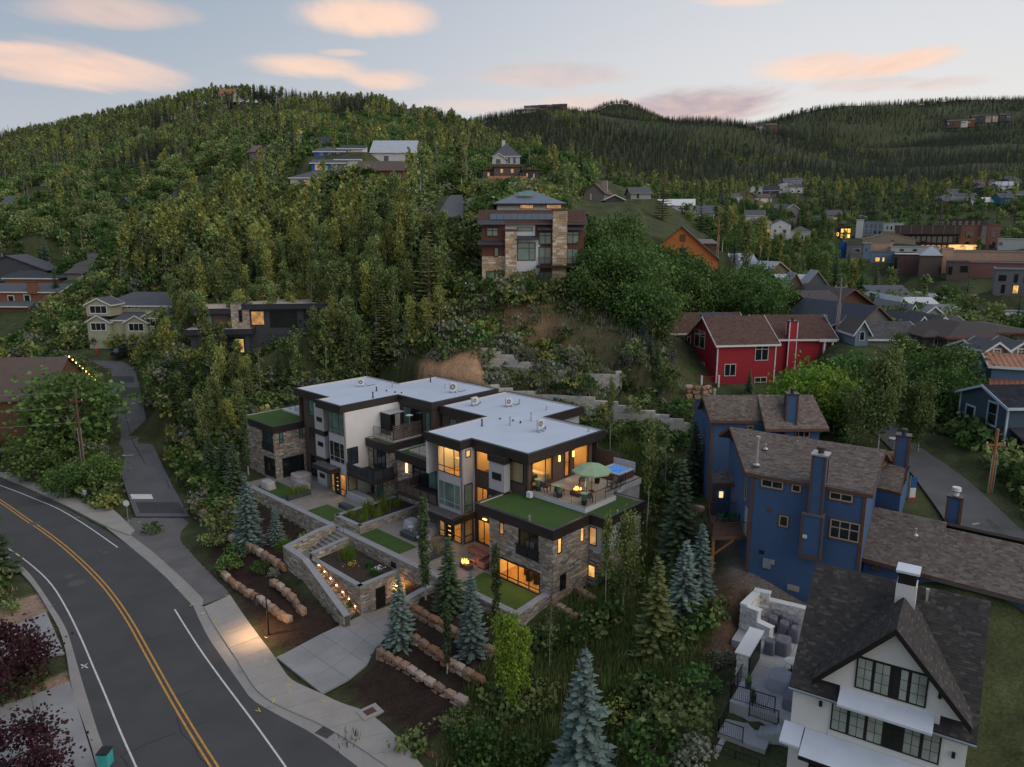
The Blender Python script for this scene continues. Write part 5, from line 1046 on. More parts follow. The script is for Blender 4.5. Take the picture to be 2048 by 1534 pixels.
# ------------------------------------------------------------------ houses
def lerp3(a,b,t): return tuple(a[i] + (b[i] - a[i]) * t for i in range(3))
SHG=M('shingle',attr=True,rough=.95,var=.12,scale=2.,spec=.1)
PAL_BRN=[(.145,.118,.102),(.168,.138,.12),(.12,.096,.083),(.19,.16,.138),(.15,.12,.103)]
PAL_DRK=[(.048,.044,.042),(.062,.056,.052),(.045,.042,.04),(.085,.076,.068),(.052,.048,.046),(.056,.052,.05),(.05,.046,.044)]
PAL_GRY=[(.085,.085,.088),(.105,.104,.105),(.07,.07,.074),(.12,.118,.115)]
PAL_RED=[(.105,.062,.05),(.125,.075,.06),(.09,.052,.043),(.115,.07,.056)]
def shingles(par,q,course=.14,tab=.30,pal=PAL_BRN,lift=.012):
    A,B,C,D_=[np.array(p,float) for p in q]; n=np.cross(B - A,D_ - A); n /= np.linalg.norm(n); n=n if n[2] > 0 else -n
    H=max(np.linalg.norm(D_ - A),np.linalg.norm(C - B)); rows=max(3,int(H / course)); b=MB()
    for r in range(rows):
        t0,t1=r / rows,min(1,(r + 1.25) / rows); l0,r0=A + (D_ - A) * t0,B + (C - B) * t0; l1,r1=A + (D_ - A) * t1,B + (C - B) * t1; Wd=np.linalg.norm(r0 - l0); x=-random.uniform(0,tab)
        while x < Wd:
            w=tab * random.choice((.5,.8,1.,1.3)); a,c=max(x,0) / Wd,min(x + w,Wd) / Wd; x += w
            if c - a < 1e-4: continue
            k=random.uniform(.9,1.1); col=tuple(v * k for v in random.choice(pal)); up=lift * random.uniform(1.2,2.6)
            b.face([tuple(l0 + (r0 - l0) * a + n * up),tuple(l0 + (r0 - l0) * c + n * up),tuple(l1 + (r1 - l1) * c + n * lift * .5),tuple(l1 + (r1 - l1) * a + n * lift * .5)],col)
    return b.build('shingles',SHG,par,kind='stuff')
def seams(par,q,pitch=.45,mat=None,h=.04):
    A,B,C,D_=[np.array(p,float) for p in q]; n=np.cross(B - A,D_ - A); n /= np.linalg.norm(n); n=n if n[2] > 0 else -n; k=max(2,int(np.linalg.norm(B - A) / pitch)); b=MB(); u=(B - A) / np.linalg.norm(B - A) * .02
    for i in range(1,k):
        p,r=A + (B - A) * i / k,D_ + (C - D_) * i / k
        b.face([tuple(p - u),tuple(p + u),tuple(p + u + n * h),tuple(p - u + n * h)]); b.face([tuple(p - u + n * h),tuple(p + u + n * h),tuple(r + u + n * h),tuple(r - u + n * h)]); b.face([tuple(p - u),tuple(p - u + n * h),tuple(r - u + n * h),tuple(r - u)]); b.face([tuple(p + u),tuple(r + u),tuple(r + u + n * h),tuple(p + u + n * h)])
    return b.build('standing_seams',mat,par,kind='stuff')
def roofplane(par,q,mat,t=.2,finish=None,pal=PAL_BRN,name='roof_slope',**kw):
    b=MB(); b.slab(q,t); o=b.build(name,mat,par)
    if finish == 'shingle': shingles(o,q if len(q) == 4 else (*q,q[-1]),pal=pal,**kw)
    if finish == 'seam': seams(o,q,mat=mat,**kw)
    return o
def edgeboard(par,p,q,mat,h=.25,t=.06,name='fascia',drop=0.):
    p,q=np.array(p,float),np.array(q,float); d=q - p; nrm=np.array([d[1],-d[0],0]); nrm /= np.linalg.norm(nrm) + 1e-9; b=MB(); z=np.array([0,0,1.])
    a=[p + z * (.03 - drop),q + z * (.03 - drop),q - z * (h + drop),p - z * (h + drop)]; P4=[tuple(v + nrm * t / 2) for v in a] + [tuple(v - nrm * t / 2) for v in a]
    n=b.pts(P4)
    for f in ((0,1,2,3),(7,6,5,4),(0,4,5,1),(3,2,6,7),(0,3,7,4),(1,5,6,2)): b.f.append(tuple(n + i for i in f)); b.c.append(None)
    return b.build(name,mat,par)
def polywalls(par,pts,zb,zt,mat,name='wall'):
    k=len(pts); zb=zb if hasattr(zb,'__len__') else [zb] * k; zt=zt if hasattr(zt,'__len__') else [zt] * k; b=MB()
    for i in range(k):
        j=(i + 1) % k; b.face([(*pts[i][:2],zb[i]),(*pts[j][:2],zb[j]),(*pts[j][:2],zt[j]),(*pts[i][:2],zt[i])])
    return b.build(name,mat,par)
def ff(fr,L_,Wd,face):
    return {'F': Fr.wall(fr.w(0,0),fr.w(L_,0)),'R': Fr.wall(fr.w(L_,0),fr.w(L_,Wd)),'B': Fr.wall(fr.w(L_,Wd),fr.w(0,Wd)),'L': Fr.wall(fr.w(0,Wd),fr.w(0,0))}[face]
WHT=M('white_trim',(.60,.59,.57),.6,.06)
def cornerposts(par,fr,L_,Wd,z0,z1,mat,w=.12):
    for i,(x,y) in enumerate(((0,0),(L_,0),(L_,Wd),(0,Wd))): MB(fr).box(x - w * .6,x + w * .6,y - w * .6,y + w * .6,z0,z1).build('corner_board',mat,par)
def house(T,fr,L_,Wd,z0,ze,rise,wallm,roofm,ridge='x',oh=.4,trim=None,wins=(),finish=None,pal=PAL_GRY,sink=2.5,corner=None,ov=.0,gablem=None,rt=.18):
    b=MB(fr); zl=z0 - sink
    P0,P1,P2,P3=(0,0),(L_,0),(L_,Wd),(0,Wd)
    def fc(p,q,top=None): b.face([(*p,zl),(*q,zl),*( [(*q,ze),top,(*p,ze)] if top else [(*q,ze),(*p,ze)])])
    zr=ze + rise
    if ridge == 'x': fc(P0,P1); fc(P1,P2,(L_,Wd / 2,zr - .05)); fc(P2,P3); fc(P3,P0,(0,Wd / 2,zr - .05))
    elif ridge == 'y': fc(P0,P1,(L_ / 2,0,zr - .05)); fc(P1,P2); fc(P2,P3,(L_ / 2,Wd,zr - .05)); fc(P3,P0)
    else:
        for a,c in ((P0,P1),(P1,P2),(P2,P3),(P3,P0)): fc(a,c)
    b.build('wall',wallm,T)
    w=lambda x,y,z: fr.w(x,y,z); ro=None; planes=[]
    if ridge == 'x': s=rise / (Wd / 2); e=ze - oh * s; planes=[[w(-oh,-oh,e),w(L_ + oh,-oh,e),w(L_ + oh,Wd / 2,zr),w(-oh,Wd / 2,zr)],[w(L_ + oh,Wd + oh,e),w(-oh,Wd + oh,e),w(-oh,Wd / 2,zr),w(L_ + oh,Wd / 2,zr)]]
    if ridge == 'y': s=rise / (L_ / 2); e=ze - oh * s; planes=[[w(-oh,Wd + oh,e),w(-oh,-oh,e),w(L_ / 2,-oh,zr),w(L_ / 2,Wd + oh,zr)],[w(L_ + oh,-oh,e),w(L_ + oh,Wd + oh,e),w(L_ / 2,Wd + oh,zr),w(L_ / 2,-oh,zr)]]
    if ridge == 'hip':
        m_=min(L_,Wd) / 2; s=rise / m_; e=ze - oh * s
        if L_ >= Wd: a,c=w(m_,Wd / 2,zr),w(L_ - m_,Wd / 2,zr); planes=[[w(-oh,-oh,e),w(L_ + oh,-oh,e),c,a],[w(L_ + oh,Wd + oh,e),w(-oh,Wd + oh,e),a,c],[w(-oh,Wd + oh,e),w(-oh,-oh,e),a],[w(L_ + oh,-oh,e),w(L_ + oh,Wd + oh,e),c]]
        else: a,c=w(L_ / 2,m_,zr),w(L_ / 2,Wd - m_,zr); planes=[[w(-oh,-oh,e),w(L_ + oh,-oh,e),a],[w(L_ + oh,Wd + oh,e),w(-oh,Wd + oh,e),c],[w(-oh,Wd + oh,e),w(-oh,-oh,e),a,c],[w(L_ + oh,-oh,e),w(L_ + oh,Wd + oh,e),c,a]]
    if ridge == 'shed': planes=[[w(-oh,-oh,ze),w(L_ + oh,-oh,ze),w(L_ + oh,Wd + oh,zr),w(-oh,Wd + oh,zr)]]; polywalls(T,[fr.w(0,0),fr.w(L_,0),fr.w(L_,Wd),fr.w(0,Wd)],ze - .01,[ze,ze,zr - .1,zr - .1],wallm,'upper_wall')
    if ridge == 'flat': flat_roof(T,[(-oh,-oh),(L_ + oh,-oh),(L_ + oh,Wd + oh),(-oh,Wd + oh)],zr,max(rise,.3),fr,memb=roofm,fasc=trim or wallm,cap=trim or CAPM,upm=roofm)
    for q in planes:
        roofplane(T,q,roofm,rt,finish if len(q) == 4 else None,pal)
        if trim is not None:
            edgeboard(T,q[0],q[1],trim,.22)
            if ridge in 'xy' and len(q) == 4: edgeboard(T,q[1],q[2],trim,.22,name='rake_board'); edgeboard(T,q[3],q[0],trim,.22,name='rake_board')
    if corner is not None: cornerposts(T,fr,L_,Wd,zl,ze - .02,corner)
    for wv in wins:
        face,x0,x1,za,zb=wv[:5]; kw=dict(wv[5]) if len(wv) > 5 else {}
        nx_,nz_=kw.pop('n',(1,1)); f=ff(fr,L_,Wd,face); xs=[x0 + (x1 - x0) * i / nx_ for i in range(1,nx_)]; zs=[za + (zb - za) * i / nz_ for i in range(1,nz_)]
        win(T,f,x0,x1,za,zb,kw.pop('g',GLD),xs=xs,zs=zs,y=-.02,**kw)
    return T
BLUE=M('blue_siding',(.056,.108,.212),.7,.1,.7,.5,lines=('z',.16,.62)); BRT=M('brown_trim',(.115,.058,.038),.7,.15,2.); TANF=M('tan_frame',(.36,.30,.225),.6,.08)
ROOFB=M('roof_base_brown',(.12,.098,.085),.95,.1)
def chimney(T,x,y,z0,z1,w,d,yaw,mat,trimm=None,flue=True,cap=None):
    f=Fr(x,y,R(yaw)); c=MB(f).box(-w / 2,w / 2,-d / 2,d / 2,z0,z1).build('chimney',mat,T)
    if trimm:
        for sx in (-1,1):
            for sy in (-1,1): MB(f).box(sx * w / 2 - .06,sx * w / 2 + .06,sy * d / 2 - .06,sy * d / 2 + .06,z0,z1).build('corner_board',trimm,c)
    MB(f).box(-w / 2 - .1,w / 2 + .1,-d / 2 - .1,d / 2 + .1,z1,z1 + .1).build('chimney_cap',cap or CAPM,c)
    if flue: MB().lathe((x,y,z1 + .1),[(.16,0),(.16,.25),(.24,.28),(.24,.42),(.05,.46)],10).build('flue',M('dark_flue',(.05,.045,.04),.5),c)
    return c
def vents(T,lst,mat=None):
    for p,h in lst: MB().lathe(p,[(.2,0),(.12,.1),(.05,.14),(.05,h),(.08,h),(.08,h + .05)],8).build('roof_vent',mat or PIPE,T)
def blue_houses():
    T=thing('blue_house','tall blue lap-sided house with brown trim, corner chimney and deck with green chairs','house',(20,50,8),'blue townhouses')
    C0,C1,C2,C3=(17.2,50.0),(23.3,45.9),(28.1,53.2),(18.1,58.9)
    polywalls(T,[C0,C1,C2,C3],[6.5,5.0,8,8],15.2,BLUE)
    polywalls(T,[C1,((C1[0] + C2[0]) / 2,(C1[1] + C2[1]) / 2),C2],[15.1,15.1,15.1],[15.15,17.0,15.15],BLUE,'gable_wall')
    EL,ER,RR,RL=(16.7,50.2,15.1),(23.6,45.6,15.1),(26.1,49.3,17.05),(17.0,55.5,17.05); BL,BR=(17.6,60.3,15.1),(28.7,53.1,15.1)
    roofplane(T,[EL,ER,RR,RL],ROOFB,.22,'shingle'); roofplane(T,[BR,BL,RL,RR],ROOFB,.22,'shingle')
    for a,b_ in ((EL,ER),(ER,RR),(RL,EL),(RR,BR),(BL,RL)): edgeboard(T,a,b_,BRT,.24)
    f=Fr.wall(C0,C1); L_=f.L
    for x in (0.02,L_ - .02): MB(f).box(x - .1,x + .1,-.07,.1,5,15).build('corner_board',BRT,T)
    U=lambda px,py: (lambda l: l)(wallhit(f,px,py))
    def wz(a,b_,**k):
        x0,z1_=wallhit(f,*z7(*a)); x1,z0_=wallhit(f,*z7(*b_)); n=k.pop('n',(1,1))
        win(T,f,x0,x1,z0_,z1_,k.pop('g',GLD),xs=[x0 + (x1 - x0) * i / n[0] for i in range(1,n[0])],zs=k.pop('zs',()),fm=TANF,fw=.08,trim=BRT,tw=.07,y=-.01,**k)
    wz((612,1085),(728,1150),n=(2,1),g=GLD); wz((778,1115),(825,1165)); wz((985,1155),(1108,1220),n=(2,1)); wz((710,1285),(755,1355))
    x0,z1_=wallhit(f,*z7(990,1305)); x1,z0_=wallhit(f,*z7(1142,1440)); win(T,f,x0,x1,z0_,z1_,GLD,xs=[x0 + (x1 - x0) * i / 3 for i in (1,2)],zs=(z1_ - .55,),fm=TANF,fw=.08,trim=BRT,tw=.1,y=-.01)
    xa,za=wallhit(f,*z7(850,1265)); xb,zb=wallhit(f,*z7(940,1500)); b=MB(f).box(xa,xb,-.75,0,zb,za).build('chimney_chase',BLUE,T)
    for x in (xa,xb): MB(f).box(x - .06,x + .06,-.81,-.69,zb,za).build('corner_board',BRT,b)
    MB(f).box(xa - .05,xb + .05,-.85,.0,zb - .25,zb).build('chase_foot',BRT,b); MB(f).box(xa - .05,xb + .05,-.82,.0,za,za + .12).build('chase_shoulder',ROOFB,b)
    xc=xa + (xb - xa) * .55; MB(f).box(xc - .42,xc + .42,-.55,.3,za,17.3).build('chimney',BLUE,T)
    for x in (xc - .42,xc + .42):
        for y in (-.55,.3): MB(f).box(x - .06,x + .06,y - .06,y + .06,za,17.3).build('corner_board',BRT,T)
    MB(f).box(xc - .55,xc + .55,-.68,.43,17.3,17.42).build('chimney_cap',PIPE,T); MB().lathe((*f.w(xc,-.12)[:2],17.42),[(.2,0),(.2,.2),(.3,.22),(.3,.42),(.1,.46)],12).build('flue',M('dark_flue',(.05,.045,.04),.5),T)
    for a,m_,s in [((655,1257),BRT,.22),((612,1490),DKF,.28),((862,1383),WHT,.22)]: x,z=wallhit(f,*z7(*a)); MB(f).box(x - s / 1.6,x + s / 1.6,-.85 if m_ is WHT else -.06,-.74 if m_ is WHT else 0,z - s / 2,z + s / 2).build('vent_cover',m_,T)
    x,z=wallhit(f,*z3(545,340)); MB(f).box(x - .28,x + .28,-.15,0,z - .35,z + .35).build('meter_box',M('grey_box',(.22,.24,.26),.5),T); x,z=wallhit(f,*z3(575,335)); MB(f).box(x - .15,x + .15,-.1,0,z - .12,z + .2).build('meter_box',TANF,T)
    x,z=wallhit(f,*z3(698,485)); MB(f).box(x - .4,x + .4,-.05,0,z - .2,z + .2).build('crawl_vent',TANF,T)
    g=Fr.wall(C3,C0); win(T,g,g.L - 2.2,g.L - 1.6,12.4,14.4,GLD,fm=TANF); win(T,g,g.L - 1.6,g.L - .7,10.0,12.1,M('grey_door',(.33,.34,.35),.6),fm=TANF,name='door')
    for zz_ in (): pass
    vents(T,[(P(*z7(632,925),16.3),.35),(P(*z7(805,915),16.4),.45)],None); p=P(*z7(583,1010),15.6); MB().lathe(p,[(.28,0),(.1,.12),(.09,1.9),(.16,1.92),(.16,2.1)],10).build('flue_pipe',PIPE,T)
    dk=thing('wooden_deck','small brown raised deck on an orange post beside the blue house','deck',(15.8,52,7)); q=[P(*z7(338,1405),10.0),P(*z7(528,1400),10.0),P(*z7(490,1290),10.0),P(*z7(312,1290),10.0)]
    b=MB(); b.slab(q,.28); b.build('deck_floor',BRT,dk); fr_=ID
    rail(dk,ID,[q[2][:2],q[3][:2],q[0][:2],q[1][:2]],10.0,1.05,1.3,infill='bars',post=M('rail_brown',(.06,.03,.022),.7))
    x,y,_=lerp3(q[0],q[3],.12); OR=M('cedar_post',(.28,.12,.045),.7,.2,3.); MB().box(x + .1,x + .3,y - .1,y + .1,6.5,9.72).build('post',OR,dk); b=MB(); b.path([(x + .3,y,8.4),(x + 1.6,y - .3,9.65)],[.09,.09],6); b.build('brace',OR,dk)
    GRN=M('green_plastic',(.012,.075,.05),.6)
    for (a,yw,lab) in [((385,1310),-150,'green adirondack chair on the raised deck by the rail corner'),((462,1315),150,'green adirondack chair on the raised deck next to the door')]:
        x,y,_=P(*z7(*a),10.05); chair(Fr(x,y,R(yw)),10.0,lab,GRN,GRN,'adirondack_chair')
    T2=T; TL,TR,BR_,BL_=P(*z7(1288,938),15.5),P(*z7(1415,936),15.5),P(*z7(1374,1168),13.7),P(*z7(1236,1135),13.7)
    roofplane(T,[BL_,BR_,TR,TL],ROOFB,.2,'shingle'); edgeboard(T,BL_,BR_,BRT,.2); edgeboard(T,BR_,TR,BRT,.2)
    polywalls(T,[BL_,BR_,(TR[0] + 1.5,TR[1] + 2.2),(TL[0],TL[1] + 2)],7,[13.6,13.6,13.6,13.6],BLUE,'wing_wall'); x,y,_=P(*z7(1375,985),15.2); chimney(T,x,y,13.5,17.1,.85,.8,-34,BLUE,BRT)
    b=MB(); p0,p1,p2=P(*z7(1275,1025),14.9),P(*z7(1310,995),14.9),P(*z7(1295,935),16.0); b.face([p0,p1,p2]); b.build('dormer_gable',M('cedar_gable',(.25,.10,.045),.7),T)
    x,y,z=P(*z7(1335,912),15.6); d=thing('satellite_dish','grey satellite dish on the blue house roof ridge','dish',(x,y,z)); MB(Fr(x,y,R(-60))).lathe((0,0,z + .5),[(.02,0),(.3,.06),(.42,.16)],14).build('reflector',PIPE,d); MB().tube((x,y,z - .2),(x,y,z + .5),.03).build('mast',PIPE,d)
    T=thing('blue_house','blue lap-sided house behind the tall one, with stepped eave and chimney','house',(20,66,9),'blue townhouses')
    EL,M1,M2,ER,RL,RR=P(*z7(330,770),15.8),P(*z7(614,773),15.8),P(*z7(632,818),15.35),P(*z7(982,815),15.35),P(*z7(285,630),18.0),P(*z7(890,628),18.0); Rm=lerp3(RL,RR,.5)
    roofplane(T,[EL,M1,Rm,RL],ROOFB,.22,'shingle'); roofplane(T,[M2,ER,RR,Rm],ROOFB,.22,'shingle'); bk=lambda p: (p[0] + .8,p[1] + 4.6,15.8); roofplane(T,[bk(RR),bk(RL),RL,RR],ROOFB,.22)
    for a,b_ in ((EL,M1),(M2,ER),(RL,EL),(ER,RR),(M1,M2)): edgeboard(T,a,b_,BRT,.22)
    w0,w1=P(*z7(342,775),15.6),P(*z7(930,818),15.2); wl=P(*z7(262,690),15.7); wl=(wl[0],wl[1] + 1.5)
    polywalls(T,[w0,w1,(w1[0] + 2,w1[1] + 8.5),(wl[0] + .5,wl[1] + 1.5)],[8.,8,9,8],[15.6,15.2,15.6,15.7],BLUE)
    b=MB(); b.face([(w0[0],w0[1],15.55),(wl[0] + .5,wl[1] + 1.5,15.6),(RL[0] + .35,RL[1] + .1,17.75)]); b.build('gable_wall',BLUE,T)
    f=Fr.wall(w0,w1); MB(f).box(-.1,.1,-.1,.1,8,15.5).build('corner_board',BRT,T)
    for a,b_,n in [((532,797),(566,818),1),((785,825),(872,862),3)]: x0,z1_=wallhit(f,*z7(*a)); x1,z0_=wallhit(f,*z7(*b_)); win(T,f,x0,x1,z0_,z1_,GLD,xs=[x0 + (x1 - x0) * i / n for i in range(1,n)],fm=TANF,trim=BRT,tw=.07,y=-.01)
    g=Fr.wall((wl[0] + .5,wl[1] + 1.5),w0)
    for i in range(3): win(T,g,1.6 + i * .95,2.35 + i * .95,11.2,12.8,GLD,fm=TANF,y=-.01)
    x,y,_=P(*z7(765,790),15.6); chimney(T,x,y,14.5,18.3,.9,.8,-8,BLUE,BRT); p=P(*z7(352,640),17.8); MB().lathe(p,[(.25,0),(.09,.1),(.08,.55),(.14,.57),(.14,.7)],8).build('flue_pipe',PIPE,T)
    q=[P(*z7(345,1115),12.2),P(*z7(475,1115),12.2),P(*z7(475,1045),12.9),P(*z7(335,1045),12.9)]; roofplane(T,q,ROOFB,.18,'shingle',name='porch_roof'); edgeboard(T,q[0],q[1],BRT,.25)
    for p in (q[0],q[1]): MB().box(p[0] - .1,p[0] + .1,p[1] - .1,p[1] + .1,8.8,12.2).build('porch_post',BRT,T)
    MB().box(q[0][0] + .4,q[1][0],q[0][1] + 1.2,q[0][1] + 1.4,8.8,12).build('porch_wall',BLUE,T); x,y,_=q[0]; MB().box(x + .9,x + 1.2,y + 1.1,y + 1.2,10.6,11.1).build('sconce',emitmat('dim_lamp',(1,.55,.25),1.2),T)
    T=thing('blue_house','long low blue house with brown shingle roof beside the uphill road','house',(28,46,7),'blue townhouses')
    g=Fr(23.8,47.3,R(-39.3)); sl=2.5 / 3.8
    roofplane(T,[g.w(0,0,10.0),g.w(4.6,0,10.0),g.w(4.6,3.8,12.5),g.w(0,3.8,12.5)],ROOFB,.2,'shingle'); roofplane(T,[g.w(4.6,-.05,9.9),g.w(13,-.05,9.9),g.w(13,3.5,12.2),g.w(4.6,3.5,12.2)],ROOFB,.2,'shingle')
    roofplane(T,[g.w(13,7.6,10),g.w(0,7.6,10),g.w(0,3.8,12.5),g.w(13,3.8,12.5)],ROOFB,.2)
    house(T,Fr(*g.w(.4,.4)[:2],R(-39.3)),12.2,6.8,6,9.9,.1,BLUE,ROOFB,'none',wins=[],sink=1.5)
    edgeboard(T,g.w(0,0,10.0),g.w(13,-.02,9.95),BRT,.25); edgeboard(T,g.w(0,3.8,12.5),g.w(0,0,10),BRT,.25)
    f=Fr.wall(g.w(.4,.38),g.w(12.6,.38))
    for a,b_ in [((1155,345),(1205,395)),((1855,690),(1905,760))]: x0,z1_=wallhit(f,*z3(*a)); x1,z0_=wallhit(f,*z3(*b_)); win(T,f,x0,x1,z0_,max(z1_,z0_ + .5),GLD,fm=BRT,y=-.01)
    vents(T,[(P(*v4(955,1255),11.8),.45),(P(*v4(1222,1275),11.6),.45),(P(*v4(1705,1420),11.2),.55)]); x,y,_=P(*v4(1330,1100),12.2); chimney(T,x,y,11.2,13.9,.8,.7,-39,BLUE,BRT); MB().lathe((x,y,14.0),[(.2,0),(.2,.3),(.3,.35),(.28,.6)],10).build('flue',WHT,T)
def wallhit(f,px,py):
    d=ray(px,py); nx_,ny_=-f.s,f.c; t=(f.o[0] * nx_ + f.o[1] * ny_) / (d[0] * nx_ + d[1] * ny_); x,y=d[0] * t,d[1] * t
    return f.l(x,y)[0],CAMZ + d[2] * t
blue_houses()
def white_house():
    T=thing('white_gabled_house','white painted-brick house with dark steep shingle roof, black windows and white chimney','house',WHF.w(4,3,5))
    f=WHF; WB=M('white_brick',(.66,.64,.605),.8,.05,1.2,.25,lines=('z',.13,.94)); DB=M('roof_base_dark',(.05,.046,.044),.95,.1); MET=M('pale_metal_roof',(.55,.58,.63),.45,.08,1.)
    house(T,Fr(*f.w(.18,0)[:2],R(-32.6)),7.46,9.0,5,10.,.1,WB,DB,'none',sink=3)
    for q in ([(0,-.25,9.9),(7.95,-.25,9.9),(7.95,4.6,14.55),(0,4.6,14.55)],[(7.95,9.3,9.9),(0,9.3,9.9),(0,4.6,14.55),(7.95,4.6,14.55)]): roofplane(T,[f.w(*p) for p in q],DB,.2,'shingle',PAL_DRK,course=.14,tab=.27)
    for s in (0.2,7.62): polywalls(T,[f.w(s,0),f.w(s,4.6),f.w(s,9.)],9.9,[9.92,14.3,9.92],WB,'gable_wall')
    ax,zf,zt=4.37,10.75,14.45
    for s in (-1,1):
        q=[f.w(ax + s * 3.3,-.55,zf),f.w(ax,-.55,zt),f.w(ax,4.55,zt + .02),f.w(ax + s * 3.3,.95,zf)] if False else [f.w(ax + s * 3.3,-.5,zf),f.w(ax,-.5,zt),f.w(ax,4.5,zt),f.w(ax + s * 3.3,.75,zf)]
        b=MB(); b.slab(q if s > 0 else q[::-1],.16); o=b.build('gable_roof_slope',DB,T); shingles(o,[q[0],q[3],q[2],q[1]] if s < 0 else [q[3],q[0],q[1],q[2]],pal=PAL_DRK,course=.14,tab=.27); edgeboard(T,q[0],q[1],DKF,.3,.1,'rake_board')
    b=MB(f); b.face([(ax - 3.1,-.02,10.6),(ax + 3.1,-.02,10.6),(ax,-.02,14.2)]); b.face([(ax - 2.1,-.03,9.6),(ax + 2.1,-.03,9.6),(ax + 2.1,-.03,10.7),(ax - 2.1,-.03,10.7)]); b.build('front_gable',WB,T)
    g=Fr.wall(f.w(0,-.03),f.w(8,-.03)); CURT=M('curtain',(.42,.44,.39),.9,.1,2.,lines=('x',.12,.7))
    def bigwin(x0,x1,z0,z1,n,dark):
        b=MB(g).box(x0,x1,-.06,.0,z0,z1).build('window',DKF,T); w_=(x1 - x0) / n
        for i in range(n):
            for r in range(3):
                for c in range(2):
                    a,e=x0 + w_ * i + .06,x0 + w_ * (i + 1) - .06; ww=(e - a) / 2; hh=(z1 - z0 - .14) / 3; p=MB(g); xa,xb,za,zb=a + c * ww + .015,a + (c + 1) * ww - .015,z0 + .07 + r * hh + .015,z0 + .07 + (r + 1) * hh - .015
                    p.face([(xa,-.066,za),(xb,-.066,za),(xb,-.066,zb),(xa,-.066,zb)]); p.build('pane',GLD if (i in dark and (i,c) not in ((2,1),)) else glassmat('curtained_glass',(.30,.33,.29),.12,.5,.35),b)
    bigwin(2.88,5.86,10.76,12.42,4,(2,)); bigwin(2.0,6.64,8.15,9.85,6,(3,))
    MB(f).prism([(2.3,-.9),(6.25,-.9),(6.25,-.02),(2.3,-.02)],[10.0,10.0,10.2,10.2],[10.12,10.12,10.55,10.55]).build('canopy',MET,T)
    MB(f).prism([(.9,-1.5),(7.4,-1.5),(7.4,-.02),(.9,-.02)],[7.0,7.0,7.3,7.3],[7.12,7.12,7.75,7.75]).build('porch_roof',MET,T); MB(f).prism([(-.1,-1.1),(.85,-1.1),(.85,-.02),(-.1,-.02)],[7.2,7.2,7.4,7.4],[7.32,7.32,7.8,7.8]).build('porch_roof',MET,T)
    edgeboard(T,f.w(.9,-1.5,7.12),f.w(7.4,-1.5,7.12),DKF,.15); MB(f).box(1.2,7.2,-.05,.0,4.6,6.8).build('garage_opening',DKF,T)
    for y,zb in ((-.28,9.78),):
        for xa,xb in ((0,2.35),(6.25,7.95)): MB(f).tube((xa,y,zb),(xb,y,zb),.07,n=6).build('gutter',M('gutter_metal',(.3,.33,.36),.35,metal=.5),T)
    for x,z in ((2.45,12.0),(6.35,11.6),(1.5,9.35),(7.15,8.9)): MB(f).box(x - .07,x + .07,-.16,-.03,z - .13,z + .13).build('sconce',DKF,T)
    for x in (2.0,6.7): MB(f).box(x - .06,x + .06,-.05,0.0,7.7,9.8).build('corner_board',WHT,T)
    c=MB(f).box(3.97,4.86,3.0,3.9,12,15.1).build('chimney',WHT,T); MB(f).box(4.02,4.81,3.05,3.85,15.1,15.7).build('chimney_grille',DKF,c); MB(f).box(3.9,4.93,2.93,3.97,15.7,15.82).build('chimney_cap',MET,c)
    for x in (5.3,): MB(f).lathe((x,4.1,14.0),[(.06,0),(.06,.55),(.09,.56),(.09,.68)],8).build('roof_vent',PIPE,T)
    PT=thing('side_patio','pale concrete side patio with white stone walls and black rails beside the white house','patio',f.w(-2.5,8,5.2)); PC=M('pale_concrete',(.36,.35,.345),.8,.12,.8)
    for i in range(5):
        for j in range(-1,2): (j < 0 and i < 3) or MB(f).box(-3.7 + j * 1.85,-1.87 + j * 1.85,3.6 + i * 2.1,5.68 + i * 2.1,4.6,5.5 + random.uniform(-.003,.003)).build('slab',PC,PT)
    WS=[(.60,.57,.54),(.52,.49,.46),(.66,.64,.61),(.56,.52,.47)]
    def wst(p,q,zt,w=.4):
        fr=Fr.wall(f.w(*p),f.w(*q)); MB(fr).box(0,fr.L,0,w,4.6,zt).build('wall_core',WHT,PT); stones(PT,fr,0,fr.L,4.6,zt,pal=WS,hs=(.14,.26)); stones(PT,Fr.wall(fr.w(fr.L,w),fr.w(0,w)),0,fr.L,4.6,zt,pal=WS,hs=(.14,.26)); MB(fr).box(-.06,fr.L + .06,-.06,w + .06,zt,zt + .09).build('coping',M('white_coping',(.66,.65,.63),.7,.06),PT)
    wst((-5.2,14.1),(-5.5,11.6),7.3); wst((-5.5,11.6),(-4.3,11.3),7.2); wst((-4.3,11.3),(-3.4,11.0),6.4); wst((-1.5,14.3),(-4.2,14.2),6.9); wst((-4.2,14.2),(-5.2,14.1),7.4)
    MB(f).box(-4.1,-3.5,5.9,9.0,4.6,7.1).build('fireplace_pier',WHT,PT); fr=Fr.wall(f.w(-4.1,9.0),f.w(-4.1,5.9)); stones(PT,fr,0,3.1,4.6,7.05,pal=WS,hs=(.14,.26)); stones(PT,Fr.wall(f.w(-4.1,5.9),f.w(-3.5,5.9)),0,.6,4.6,7.05,pal=WS,hs=(.14,.26)); MB(f).box(-4.25,-3.35,5.75,9.15,7.1,7.2).build('coping',MATS['white_coping'],PT); MB(f).box(-3.49,-3.4,6.2,8.7,5.5,6.8).build('fireplace_insert',DKF,PT)
    rail(PT,f,[(-3.75,9.),(-3.75,3.5),(-1.3,3.6)],5.5,1.0,1.3,infill='bars')
    MB(f).box(-3.75,-.2,3.3,3.62,2.5,5.5).build('patio_wall',PC,PT); MB(f).box(-3.8,-1.2,1.4,3.29,2.5,4.62).build('landing',PC,PT)
    for i in range(6): MB(f).box(-1.9 + i * .3,-1.6 + i * .3,2.3,3.3,3,4.6 + (i + 1) * .15).build('step',PC,PT)
